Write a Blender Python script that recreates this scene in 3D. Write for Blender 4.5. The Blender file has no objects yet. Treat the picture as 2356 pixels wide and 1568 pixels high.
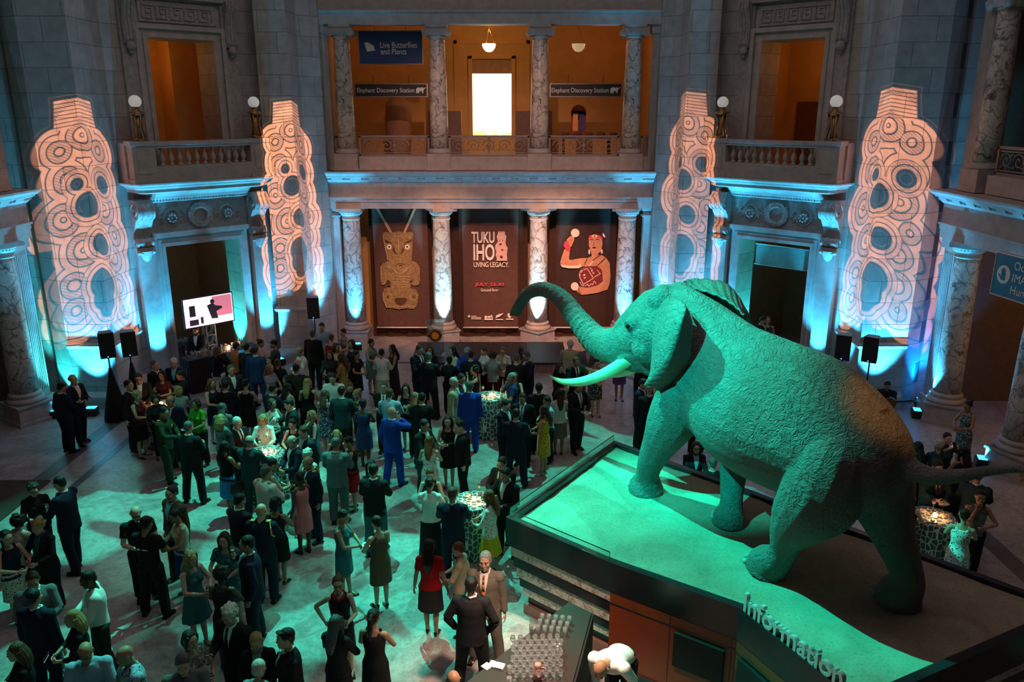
import bpy, bmesh, math, random
import numpy as np
from mathutils import Vector, Matrix, Quaternion, noise as mnoise
R = math.radians
PI = math.pi
col = bpy.context.scene.collection
scene = bpy.context.scene
random.seed(7)

# ------------------------------------------------------------------ camera
CP = math.atan(532/1832); CF = 1832.0; CH = 8.0
cd = bpy.data.cameras.new('camera'); cam = bpy.data.objects.new('camera', cd); col.objects.link(cam)
cd.sensor_width = 36.0; cd.lens = CF/2356*36.0; cd.clip_end = 200; cd.clip_start = .05
cam.location = (0, 0, CH); cam.rotation_euler = (PI/2-CP, 0, 0)
scene.camera = cam
scene.view_settings.view_transform = 'Standard'; scene.view_settings.look = 'None'
scene.view_settings.gamma = 1.0; scene.view_settings.exposure = 0.0
scene.view_settings.use_curve_mapping = False

# where a direction measured in the photo meets a plane of the building
def ray(u, v):
    a = (u-1178)/CF; b = -(v-784)/CF
    return Vector((a, math.cos(CP)+b*math.sin(CP), -math.sin(CP)+b*math.cos(CP)))
def atz(u, v, z):
    r = ray(u, v); t = (z-CH)/r.z
    return Vector((r.x*t, r.y*t, z))
def aty(u, v, y):
    r = ray(u, v); t = y/r.y
    return Vector((r.x*t, y, r.z*t+CH))

# ------------------------------------------------------------------ world
w = bpy.data.worlds.new('hall_ambience'); scene.world = w; w.use_nodes = True
bgn = w.node_tree.nodes['Background']
bgn.inputs['Color'].default_value = (0.50, 0.43, 0.44, 1); bgn.inputs['Strength'].default_value = 0.03

# ------------------------------------------------------------------ large lights
def aim(o, target, up='Y'):
    d = Vector(target)-o.location
    o.rotation_euler = d.to_track_quat('-Z', up).to_euler()
def area(name, loc, target, size, power, color, spread=180):
    l = bpy.data.lights.new(name, 'AREA'); l.shape = 'SQUARE'; l.size = size; l.energy = power; l.color = color
    l.spread = R(spread)
    o = bpy.data.objects.new(name, l); col.objects.link(o); o.location = loc; aim(o, target); return o
def spot(name, loc, target, power, color, angle=40, blend=.5, radius=.05):
    l = bpy.data.lights.new(name, 'SPOT'); l.energy = power; l.color = color; l.spot_size = R(angle); l.spot_blend = blend
    l.shadow_soft_size = radius
    o = bpy.data.objects.new(name, l); col.objects.link(o); o.location = loc; aim(o, target); return o
def point(name, loc, power, color, radius=.1):
    l = bpy.data.lights.new(name, 'POINT'); l.energy = power; l.color = color; l.shadow_soft_size = radius
    o = bpy.data.objects.new(name, l); col.objects.link(o); o.location = loc; return o

class NT:
    """small helper to write node trees"""
    def __init__(s, tree):
        s.t = tree; s.n = tree.nodes; s.l = tree.links
    def node(s, typ, **kw):
        nd = s.n.new(typ)
        for k, v in kw.items(): setattr(nd, k, v)
        return nd
    def put(s, sock, val):
        if hasattr(val, 'is_output') or isinstance(val, bpy.types.NodeSocket): s.l.new(val, sock)
        else:
            if isinstance(val, (tuple, list)) and len(val) == 3 and sock.type == 'RGBA': val = (*val, 1)
            sock.default_value = val
    def m(s, op, a, b=0.0, c=None, clamp=False):
        nd = s.n.new('ShaderNodeMath'); nd.operation = op; nd.use_clamp = clamp
        s.put(nd.inputs[0], a); s.put(nd.inputs[1], b)
        if c is not None: s.put(nd.inputs[2], c)
        return nd.outputs[0]
    def vm(s, op, a, b=None):
        nd = s.n.new('ShaderNodeVectorMath'); nd.operation = op
        s.put(nd.inputs[0], a)
        if b is not None: s.put(nd.inputs[1], b)
        return nd.outputs['Value'] if op in ('LENGTH', 'DISTANCE', 'DOT_PRODUCT') else nd.outputs['Vector']
    def xyz(s, x=0.0, y=0.0, z=0.0):
        nd = s.n.new('ShaderNodeCombineXYZ')
        s.put(nd.inputs[0], x); s.put(nd.inputs[1], y); s.put(nd.inputs[2], z)
        return nd.outputs[0]
    def sep(s, v):
        nd = s.n.new('ShaderNodeSeparateXYZ'); s.put(nd.inputs[0], v); return nd.outputs
    def noise(s, v, scale, detail=3, rough=.55, dist=0.0, out='Fac'):
        nd = s.n.new('ShaderNodeTexNoise'); s.put(nd.inputs['Vector'], v)
        nd.inputs['Scale'].default_value = scale; nd.inputs['Detail'].default_value = detail
        nd.inputs['Roughness'].default_value = rough; nd.inputs['Distortion'].default_value = dist
        return nd.outputs[out]
    def ramp(s, f, stops, interp='LINEAR'):
        nd = s.n.new('ShaderNodeValToRGB'); s.put(nd.inputs[0], f); cr = nd.color_ramp; cr.interpolation = interp
        while len(cr.elements) < len(stops): cr.elements.new(.5)
        for e, (p, c) in zip(cr.elements, stops):
            e.position = p; e.color = (*c, 1) if len(c) == 3 else c
        return nd.outputs[0]
    def mix(s, f, a, b, typ='MIX'):
        nd = s.n.new('ShaderNodeMix'); nd.data_type = 'RGBA'; nd.blend_type = typ
        s.put(nd.inputs[0], f); s.put(nd.inputs[6], a); s.put(nd.inputs[7], b)
        return nd.outputs[2]

# coordinates inside a lamp's beam (x right, y up, 1 = 45 degrees)
def beam_xy(T):
    geo = T.node('ShaderNodeNewGeometry')
    vt = T.node('ShaderNodeVectorTransform', vector_type='VECTOR', convert_from='WORLD', convert_to='OBJECT')
    T.l.new(geo.outputs['Incoming'], vt.inputs[0])
    o = T.sep(vt.outputs[0])
    z = T.m('ABSOLUTE', o[2])
    return T.m('DIVIDE', o[0], z), T.m('DIVIDE', o[1], z)
def lamp_nodes(o):
    l = o.data; l.use_nodes = True; T = NT(l.node_tree)
    em = [n for n in T.n if n.type == 'EMISSION'][0]
    return T, em

# the break-up slide of a stage lamp: soft cloudy patches
def breakup(o, scale, lo, hi, dark=.12, seed=0, stretch=1.0):
    T, em = lamp_nodes(o)
    x, y = beam_xy(T)
    v = T.xyz(T.m('MULTIPLY', x, stretch), y, seed)
    n = T.noise(v, scale, 2, .5, .6)
    f = T.ramp(n, [(lo, (dark, dark, dark)), (hi, (1, 1, 1))])
    em.inputs['Color'].default_value = (1, 1, 1, 1)
    T.l.new(f, em.inputs['Color'])

# carved-figure slide of the four projectors
def figure_slide(o, scale, color):
    T, em = lamp_nodes(o)
    x, y = beam_xy(T)
    x = T.m('DIVIDE', x, scale*SLX); y = T.m('DIVIDE', y, scale)
    P = T.xyz(x, y, 0.0)
    def circ(cx, cy, r):
        return T.m('SUBTRACT', T.vm('DISTANCE', P, (cx, cy, 0.0)), r)
    def vmin(lst):
        a = lst[0]
        for b in lst[1:]: a = T.m('MINIMUM', a, b)
        return a
    cs = [(-.20, .56, .21), (.20, .56, .21), (0, .66, .25), (-.17, .31, .23), (.18, .30, .23), (-.24, .0, .25), (.16, .06, .26),
          (.27, -.16, .20), (-.12, -.28, .25), (.20, -.36, .23), (-.23, -.54, .22), (.22, -.60, .23), (-.24, -.74, .21), (.24, -.78, .19),
          (-.27, -.90, .13), (-.08, -.90, .11), (.10, -.90, .09), (.30, -.90, .12)]
    u = vmin([circ(*c) for c in cs])
    hat = T.m('MAXIMUM', T.m('SUBTRACT', T.m('ABSOLUTE', x), T.m('ADD', .20, T.m('MULTIPLY', T.m('ABSOLUTE', T.m('SUBTRACT', y, .98)), .12))),
              T.m('SUBTRACT', T.m('ABSOLUTE', T.m('SUBTRACT', y, .86)), .14))
    d = T.m('MINIMUM', u, hat)
    hs = [(.19, .26, .07), (-.10, .26, .045), (-.03, .07, .10), (.05, -.27, .085), (.02, -.60, .12), (.01, -.72, .10), (.0, -.82, .05)]
    hole = vmin([circ(*c) for c in hs])
    d2 = T.m('MAXIMUM', d, T.m('MULTIPLY', hole, -1.0))
    # thin dark lines follow the contours of the carving, bent a little by hand
    wp = T.vm('ADD', P, T.vm('MULTIPLY', T.noise(P, 4.0, 1, .5, 0, 'Color'), (.045, .045, 0)))
    def wc(cx, cy, r):
        return T.m('SUBTRACT', T.vm('DISTANCE', wp, (cx+.022, cy+.022, 0.0)), r)
    uw = T.m('MINIMUM', vmin([wc(*c) for c in cs[:14]]), T.m('MULTIPLY', hole, -1.0)) if False else vmin([wc(*c) for c in cs[:14]])
    def lines(v, k, wid):
        return T.m('MULTIPLY', T.m('SUBTRACT', T.m('ABSOLUTE', T.m('SINE', T.m('MULTIPLY', v, k))), wid), 3.2, clamp=True)
    near = T.m('LESS_THAN', hole, .085)
    ln = T.m('ADD', T.m('MULTIPLY', lines(hole, 75.0, .12), near), T.m('MULTIPLY', lines(uw, 55.0, .10), T.m('SUBTRACT', 1.0, near)))
    hb = lines(y, 95.0, .14)
    sel = T.m('GREATER_THAN', y, .735)
    ln = T.m('ADD', T.m('MULTIPLY', ln, T.m('SUBTRACT', 1.0, sel)), T.m('MULTIPLY', hb, sel))
    ang = T.m('SINE', T.m('MULTIPLY', T.m('ADD', x, T.m('MULTIPLY', y, 1.6)), 150.0))
    zone = T.m('GREATER_THAN', T.m('SINE', T.m('MULTIPLY', uw, 31.0)), .5)
    notch = T.m('MULTIPLY', zone, T.m('ADD', .16, T.m('MULTIPLY', ang, .16)))
    b = T.m('SUBTRACT', T.m('ADD', .16, T.m('MULTIPLY', ln, .84)), notch)
    inside = T.m('MULTIPLY', d2, -70.0, clamp=True)
    rim = T.m('SUBTRACT', 1.0, T.m('MULTIPLY', T.m('ABSOLUTE', T.m('SUBTRACT', d2, .022)), 90.0), clamp=True)
    a = T.m('ADD', T.m('MULTIPLY', inside, b), T.m('MULTIPLY', rim, .35))
    c = T.mix(a, (0, 0, 0), color)
    T.l.new(c, em.inputs['Color'])
    T.l.new(T.m('MULTIPLY', a, 1.0), em.inputs['Strength'])
SLX = .82

# dome light far above the hall floor, soft and dim
area('dome_light', (-.6, 14.0, 17.5), (-.6, 14.0, 0), 14.0, 470, (1.0, .80, .77))
# teal stage lamps with break-up slides over the crowd
TEAL = (.05, 1.0, .70)
for i, (lx, ly, tx, ty, pw, ang, sd, sc_) in enumerate([(-4.0, 19.0, -5.8, 10.6, 15000, 50, 1.3, 7.5), (3.5, 22.0, -.8, 15.6, 10000, 40, 4.7, 8.5),
                                                  (-9.0, 12.0, -4.5, 17.0, 2600, 40, 9.1, 7.5), (3.5, 4.0, -.6, 9.2, 900, 34, 3.3, 7)]):
    s = spot('stage_lamp', (lx, ly, 15.5), (tx, ty, 0), pw, TEAL, ang, .5, .03)
    breakup(s, sc_, .465, .505, .03, sd, .75)
# green lamp on the elephant
g = spot('elephant_lamp', (-5.2, 14.6, 15.0), (2.85, 11.15, 2.3), 27000, (.0, .95, .64), 25, .4, .06)
spot('elephant_lamp', (-5.5, 4.5, 13.0), (2.35, 11.9, 4.0), 14000, (.0, .95, .72), 17, .6, .05)
breakup(g, 3.0, .30, .48, .62, 2.2)
spot('rump_lamp', (1.5, 3.0, 14.5), (4.72, 9.35, 4.45), 3400, (1.0, .42, .08), 6.5, .9, .05)
# projectors on the opposite upper balcony
PEACH = (1.0, .40, .20)
for nm, loc, tgt, sc, pw in [('A', (1.0, 9.0, 12.0), (-10.92, 20.9, 5.45), .157, 1), ('B', (1.2, 11.0, 12.0), (-6.75, 25.1, 5.55), .155, 1),
                             ('C', (-3.6, 11.0, 12.0), (5.35, 25.1, 5.7), .158, .6), ('D', (-2.6, 9.0, 12.0), (9.52, 20.9, 5.65), .160, 1)]:
    s = spot('figure_projector', loc, tgt, 40000*pw, (1, 1, 1), 30, 0, .01)
    figure_slide(s, sc, PEACH)
# warm lamps on the row of lower columns, and over the bar
for x in (-2.4, .9, -5.4, 2.3):
    spot('stage_wash', (x*.6-.3, 17.5, 11.5), (x, 27.3, 2.3), 5200 if abs(x) < 2.5 else 1800, (1.0, .45, .27), 24, .7, .1)
spot('stage_wash', (-.7, 13.0, 13.5), (-.7, 27.0, 5.2), 3200, (1.0, .52, .40), 40, .6, .1)  # added wide fill spot, warms the entablature of the middle bay
area('bar_lamp', (0.3, 8.6, 4.6), (.1, 8.7, 1.1), .25, 75, (1.0, .62, .46), 70)

# ------------------------------------------------------------------ mesh helpers
class MB:
    def __init__(s): s.v = []; s.f = []; s.mi = []; s.mat = 0
    def face(s, f): s.f.append(f); s.mi.append(s.mat)
    def add(s, vs, fs):
        b = len(s.v); s.v += [tuple(v) for v in vs]
        for f in fs: s.face(tuple(b+i for i in f))
    def box(s, x0, x1, y0, y1, z0, z1, M=None):
        vs = [Vector((x, y, z)) for z in (z0, z1) for y in (y0, y1) for x in (x0, x1)]
        if M: vs = [M @ v for v in vs]
        s.add(vs, [(0, 2, 3, 1), (4, 5, 7, 6), (0, 1, 5, 4), (2, 6, 7, 3), (0, 4, 6, 2), (1, 3, 7, 5)])
    def prism(s, poly, z0, z1, M=None):
        n = len(poly)
        vs = [Vector((p[0], p[1], z0)) for p in poly]+[Vector((p[0], p[1], z1)) for p in poly]
        if M: vs = [M @ v for v in vs]
        s.add(vs, [tuple(range(n-1, -1, -1)), tuple(range(n, 2*n))]+[(i, (i+1) % n, n+(i+1) % n, n+i) for i in range(n)])
    def rings(s, rings, caps=True, closed=True):
        n = len(rings[0]); vs = [p for r in rings for p in r]; fs = []
        for k in range(len(rings)-1):
            for i in range(n if closed else n-1):
                j = (i+1) % n
                fs.append((k*n+i, k*n+j, (k+1)*n+j, (k+1)*n+i))
        if caps:
            fs.append(tuple(range(n-1, -1, -1))); fs.append(tuple((len(rings)-1)*n+i for i in range(n)))
        s.add(vs, fs)
    def lathe(s, prof, c=(0, 0, 0), seg=20, M=None, sx=1, sy=1, caps=True):
        rg = []
        for r, z in prof:
            rr = []
            for i in range(seg):
                a = 2*PI*i/seg; p = Vector((c[0]+r*math.cos(a)*sx, c[1]+r*math.sin(a)*sy, c[2]+z))
                rr.append(M @ p if M else p)
            rg.append(rr)
        s.rings(rg, caps)
    def tube(s, pts, rad, seg=8, caps=True, flat=1.0, up=Vector((0, 0, 1))):
        pts = [Vector(p) for p in pts]; n = len(pts)
        if not isinstance(rad, (list, tuple)): rad = [rad]*n
        rg = []; prev = None
        for k in range(n):
            t = (pts[min(k+1, n-1)]-pts[max(k-1, 0)]).normalized()
            if prev is None:
                a = up if abs(t.dot(up)) < .95 else Vector((1, 0, 0))
                x = t.cross(a).normalized()
            else:
                x = (prev-t*prev.dot(t))
                x = x.normalized() if x.length > 1e-6 else t.orthogonal().normalized()
            prev = x; y = t.cross(x)
            rg.append([pts[k]+(x*math.cos(2*PI*i/seg)+y*math.sin(2*PI*i/seg)*flat)*rad[k] for i in range(seg)])
        s.rings(rg, caps)
    def ball(s, c, r, seg=12, rg=8, sx=1, sy=1, sz=1, M=None):
        prof = [(max(1e-4, math.sin(PI*k/rg))*r, -math.cos(PI*k/rg)*r*sz) for k in range(rg+1)]
        s.lathe(prof, c, seg, M, sx, sy)
    def sweep(s, prof, path, closed=False, M=None):
        """prof: (outward, z) pairs; path: xy points, outward = right of travel"""
        n = len(path); rg = []
        P = [Vector((p[0], p[1])) for p in path]
        for k in range(n):
            a = P[k]-P[k-1] if (k > 0 or closed) else P[k+1]-P[k]
            b = P[(k+1) % n]-P[k] if (k < n-1 or closed) else a
            a.normalize(); b.normalize()
            na = Vector((a.y, -a.x)); nb = Vector((b.y, -b.x)); m = (na+nb); m.normalize(); sc = 1/max(.3, m.dot(na))
            r = [Vector((P[k].x+m.x*o*sc, P[k].y+m.y*o*sc, z)) for o, z in prof]
            if M: r = [M @ q for q in r]
            rg.append(r)
        if closed: rg.append(rg[0])
        s.rings(rg, not closed)
    def mesh(s, name, mats, smooth=False):
        me = bpy.data.meshes.new(name); me.from_pydata([tuple(v) for v in s.v], [], s.f)
        for m in (mats if isinstance(mats, (list, tuple)) else [mats]): me.materials.append(m)
        me.polygons.foreach_set('material_index', s.mi)
        bm = bmesh.new(); bm.from_mesh(me); bmesh.ops.recalc_face_normals(bm, faces=bm.faces); bm.to_mesh(me); bm.free()
        if smooth: me.polygons.foreach_set('use_smooth', [True]*len(me.polygons))
        me.update(); return me
    def build(s, name, mats, parent=None, smooth=False, bevel=0, auto=0):
        me = s.mesh(name, mats, smooth or auto)
        if auto: me.set_sharp_from_angle(angle=R(auto))
        o = bpy.data.objects.new(name, me); col.objects.link(o)
        if parent: o.parent = parent
        if bevel:
            m = o.modifiers.new('bevel', 'BEVEL'); m.width = bevel; m.segments = 2; m.limit_method = 'ANGLE'
        return o

def tag(o, label=None, cat=None, group=None, kind=None):
    if label: o['label'] = label
    if cat: o['category'] = cat
    if group: o['group'] = group
    if kind: o['kind'] = kind
    return o
def empty(name, loc=(0, 0, 0), rz=0):
    o = bpy.data.objects.new(name, None); col.objects.link(o); o.location = loc; o.rotation_euler.z = rz
    o.empty_display_size = .1; return o
def copy_tree(o, parent=None):
    c = o.copy(); col.objects.link(c)
    if parent: c.parent = parent
    for ch in list(o.children): copy_tree(ch, c)
    return c
def struct(o): o['kind'] = 'structure'; return o

# ------------------------------------------------------------------ materials
def new_mat(name):
    m = bpy.data.materials.new(name); m.use_nodes = True
    T = NT(m.node_tree); b = T.n['Principled BSDF']
    return m, T, b
def mat(name, c, rough=.6, metal=0, var=.12, nscale=6, bump=0, bscale=40, spec=.4, emit=None, es=1, trans=0, sheen=0):
    m, T, b = new_mat(name)
    b.inputs['Roughness'].default_value = rough; b.inputs['Metallic'].default_value = metal
    b.inputs['Specular IOR Level'].default_value = spec
    tc = T.node('ShaderNodeTexCoord')
    if var:
        n = T.noise(tc.outputs['Object'], nscale, 3)
        lo = tuple(x*(1-var) for x in c); hi = tuple(min(1, x*(1+var)) for x in c)
        T.l.new(T.ramp(n, [(.3, lo), (.7, hi)]), b.inputs['Base Color'])
    else: b.inputs['Base Color'].default_value = (*c, 1)
    if bump:
        n2 = T.noise(tc.outputs['Object'], bscale, 3)
        bp = T.node('ShaderNodeBump'); bp.inputs['Strength'].default_value = bump; bp.inputs['Distance'].default_value = .02
        T.l.new(n2, bp.inputs['Height']); T.l.new(bp.outputs[0], b.inputs['Normal'])
    if emit:
        b.inputs['Emission Color'].default_value = (*emit, 1); b.inputs['Emission Strength'].default_value = es
    if trans:
        b.inputs['Transmission Weight'].default_value = trans; b.inputs['IOR'].default_value = 1.45
    return m
def stone_blocks(name, c, sgn, rowh=.6, bw=1.1):
    m, T, b = new_mat(name)
    tc = T.node('ShaderNodeTexCoord'); o = T.sep(tc.outputs['Object'])
    u = T.m('ADD', o[0], T.m('MULTIPLY', o[1], sgn))
    v = T.xyz(u, o[2], 0)
    br = T.node('ShaderNodeTexBrick'); T.l.new(v, br.inputs['Vector'])
    br.inputs['Scale'].default_value = 1; br.inputs['Brick Width'].default_value = bw; br.inputs['Row Height'].default_value = rowh
    br.inputs['Mortar Size'].default_value = .008; br.inputs['Mortar Smooth'].default_value = .3
    br.inputs['Color1'].default_value = (*[x*.9 for x in c], 1); br.inputs['Color2'].default_value = (*[min(1, x*1.12) for x in c], 1)
    br.inputs['Mortar'].default_value = (*[x*.35 for x in c], 1)
    n = T.noise(tc.outputs['Object'], 3.5, 5)
    cc = T.mix(1.0, br.outputs['Color'], T.ramp(n, [(.3, (.75, .75, .75)), (.7, (1.05, 1.03, 1.0))]), 'MULTIPLY')
    T.l.new(cc, b.inputs['Base Color'])
    bp = T.node('ShaderNodeBump'); bp.inputs['Strength'].default_value = .5; bp.inputs['Distance'].default_value = .01; bp.invert = True
    T.l.new(br.outputs['Fac'], bp.inputs['Height']); T.l.new(bp.outputs[0], b.inputs['Normal'])
    b.inputs['Roughness'].default_value = .62
    return m
def marble(name, stops, scale=1.6, dist=2.2, rough=.3, warp=3.0):
    m, T, b = new_mat(name)
    tc = T.node('ShaderNodeTexCoord')
    n0 = T.noise(tc.outputs['Object'], scale*.8, 4, .6, 1.0, 'Color')
    v = T.vm('ADD', tc.outputs['Object'], T.vm('MULTIPLY', n0, (.9, .9, .9)))
    n = T.noise(v, scale*1.8, 8, .68, dist)
    vo = T.node('ShaderNodeTexVoronoi'); vo.feature = 'DISTANCE_TO_EDGE'; T.l.new(T.vm('MULTIPLY', v, (1, 1, .7)), vo.inputs['Vector']); vo.inputs['Scale'].default_value = scale*2.6
    ed = T.m('MULTIPLY', vo.outputs['Distance'], 9.0, clamp=True)
    c = T.ramp(n, stops)
    c = T.mix(1.0, c, T.ramp(ed, [(0, (.35, .33, .33)), (.5, (1, 1, 1))]), 'MULTIPLY')
    T.l.new(c, b.inputs['Base Color']); b.inputs['Roughness'].default_value = rough
    return m
STONE_L = stone_blocks('limestone_blocks', (.42, .39, .38), 1)
STONE_R = stone_blocks('limestone_block_wall', (.42, .39, .38), -1)
STONE = mat('limestone', (.42, .38, .37), .6, var=.15, nscale=4, bump=.15, bscale=25)
CARVED = mat('carved_limestone', (.36, .33, .32), .6, var=.2, nscale=9, bump=.4, bscale=30)
MARBLE = marble('veined_marble', [(.34, (.05, .05, .06)), (.43, (.42, .40, .39)), (.55, (.68, .63, .58)), (.7, (.30, .26, .25))], 1.05)
MARBLE_S = marble('strip_marble', [(.3, (.14, .11, .10)), (.42, (.60, .55, .48)), (.55, (.85, .80, .72)), (.7, (.62, .50, .40))], 1.9)
PLASTER = mat('orange_plaster', (.62, .36, .13), .7, var=.08, nscale=2)
DARKWOOD = mat('dark_bronze', (.05, .035, .03), .4, metal=.6)
BRONZE = mat('gilt_bronze', (.36, .22, .09), .35, metal=.8, bump=.3)
BLACK = mat('black_plastic', (.012, .012, .014), .45)
BLACKCLOTH = mat('black_cloth', (.012, .009, .009), .85, bump=.2)
IRON = mat('cast_grille', (.26, .21, .20), .5, metal=.1)
OPAL = mat('opal_glass', (.85, .84, .82), .25, var=0, emit=(1, .95, .9), es=.22)
CHROME = mat('brushed_steel', (.55, .55, .57), .3, metal=1)
def floor_mat():
    m, T, b = new_mat('polished_stone_floor')
    tc = T.node('ShaderNodeTexCoord'); O = tc.outputs['Object']
    n = T.noise(O, .9, 6, .65, 1.2); n2 = T.noise(O, 9, 6, .7, .5)
    c = T.ramp(n, [(.3, (.24, .21, .21)), (.5, (.38, .345, .335)), (.7, (.52, .48, .46))])
    c = T.mix(.7, c, T.ramp(n2, [(.34, (.5, .49, .49)), (.56, (1, 1, 1))]), 'MULTIPLY')
    T.l.new(c, b.inputs['Base Color']); b.inputs['Roughness'].default_value = .33; b.inputs['Specular IOR Level'].default_value = .45
    return m
FLOOR = floor_mat()
FLOORDARK = mat('dark_stone_band', (.10, .09, .095), .35, var=.2, nscale=3)
# ------------------------------------------------------------------ the hall
CX = -.7
def frame(ox, oy, ang):
    """local s (x) runs left to right seen from inside, d (y) runs outward"""
    return Matrix.Translation((ox, oy, 0)) @ Matrix.Rotation(ang, 4, 'Z')
FL = frame(-9.42, 24.07, R(45)); FR = frame(8.0, 24.07, R(-45)); FC = frame(CX, 27.3, 0)
FSL = frame(CX-12.25, 14.75, R(90)); FSR = frame(CX+12.25, 14.75, R(-90))

b = MB(); b.box(-24, 24, -4, 40, -.3, 0); struct(b.build('floor', FLOOR))
# inlaid dark bands that follow the walls
t = empty('floor', (0, 0, 0)); bpy.data.objects.remove(t)
b = MB()
for sx in (-1, 1):
    x0, x1 = sorted((CX+sx*9.72, CX+sx*10.1)); b.box(x0, x1, 4, 20.2, 0, .004)
    x0, x1 = sorted((CX+sx*8.9, CX+sx*9.08)); b.box(x0, x1, 4, 19.9, 0, .004)
for F in (FL, FR):
    b.box(-3.6, 3.6, -2.9, -2.55, 0, .004, F); b.box(-3.3, 3.3, -3.6, -3.42, 0, .004, F)
b.box(-6.6, 5.2, 24.9, 25.1, 0, .004)
struct(b.build('trim_1', FLOORDARK))

TOP = 13.0
# piers: polygons seen from above
def pier(name, poly, m, ridge, F_dado):
    b = MB(); b.prism(poly, 0, TOP)
    o = struct(b.build(name, m))
    return o
pA = [(-12.9, 21.4), (-12.72, 21.2), (-12.16, 20.9), (-10.92, 20.9), (-10.92, 22.7), (-11.4, 24.2), (-14, 24.2), (-14, 21.4)]
pB = [(-7.6, 26.2), (-7.6, 25.1), (-6.66, 25.1), (-6.66, 26.3), (-6.12, 26.85), (-6.12, 28.6), (-8.6, 28.6), (-8.6, 26.2)]
pC = [(4.72, 28.6), (4.72, 26.85), (5.24, 26.3), (5.24, 25.1), (6.15, 25.1), (6.15, 26.2), (7.2, 26.2), (7.2, 28.6)]
pD = [(9.52, 22.6), (9.52, 20.9), (10.80, 20.9), (11.3, 21.2), (11.5, 21.4), (12.6, 21.4), (12.6, 24.2), (10, 24.2)]
for nm, p, m in (('wall_west_pier', pA, STONE_L), ('wall_northwest_pier', pB, STONE_L), ('wall_northeast_pier', pC, STONE_R), ('wall_east_pier', pD, STONE_R)):
    b = MB(); b.prism(p, 0, TOP); struct(b.build(nm, m))
# dado rail, plinth round each pier
DADO = [(0, 1.70), (.05, 1.72), (.09, 1.80), (.05, 1.86), (0, 1.88)]
PLIN = [(0, 0), (.16, 0), (.16, .34), (.06, .44), (0, .46)]
def run(path, prof, mt, name, M=None):
    b = MB(); b.sweep(prof, path, M=M); return b.build(name, mt, auto=40)
tn = 2
for path in ([(-12.16, 20.9), (-10.92, 20.9), (-10.92, 22.5)], [(-7.6, 25.8), (-7.6, 25.1), (-6.66, 25.1), (-6.66, 26.3)],
             [(5.24, 26.3), (5.24, 25.1), (6.15, 25.1), (6.15, 25.8)], [(9.52, 22.4), (9.52, 20.9), (10.80, 20.9)]):
    for prof in (DADO, PLIN):
        # travel so that the inside of the hall is to the right
        struct(run(path, prof, STONE, 'trim_%d' % tn)); tn += 1

# ---- door bays (north-west and north-east)
def scroll(b, F, s, d, z, w=.24, side=1):
    """console bracket: big scroll above, small scroll below"""
    prof = []
    for k in range(26):
        a = k/25*PI*1.9; r = .30-.16*k/25
        prof.append((math.cos(a)*r, math.sin(a)*r))
    # body silhouette in (d, z): S shape
    n = 24; pts = []
    for k in range(n+1):
        q = k/n; zz = z-q*1.35
        dd = .50-.34*q+.12*math.sin(q*PI*2)
        pts.append((dd, zz))
    rg = []
    for sx in (-w, w):
        rg.append([F @ Vector((s+sx, d-p[0], p[1])) for p in pts]+[F @ Vector((s+sx, d, z-1.35)), F @ Vector((s+sx, d, z))])
    b.rings(rg, True)
    # round volutes with ribs
    for (zz, dd, r) in ((z-.30, .42, .25), (z-1.22, .20, .13)):
        for k in range(7):
            a0 = -w+2*w*k/7; rr = r*(1.0 if k % 2 == 0 else .9)
            ring = []
            for sx in (a0, a0+2*w/7):
                ring.append([F @ Vector((s+sx, d-dd+math.cos(2*PI*i/18)*rr, zz+math.sin(2*PI*i/18)*rr)) for i in range(18)])
            b.rings(ring, True)
        for sx in (-w-.01, w+.01):
            pts3 = [F @ Vector((s+sx, d-dd+math.cos(i*.5)*(r*.92-i*r*.05), zz+math.sin(i*.5)*(r*.92-i*r*.05))) for i in range(17)]
            b.tube(pts3, .018, 5)

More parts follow.
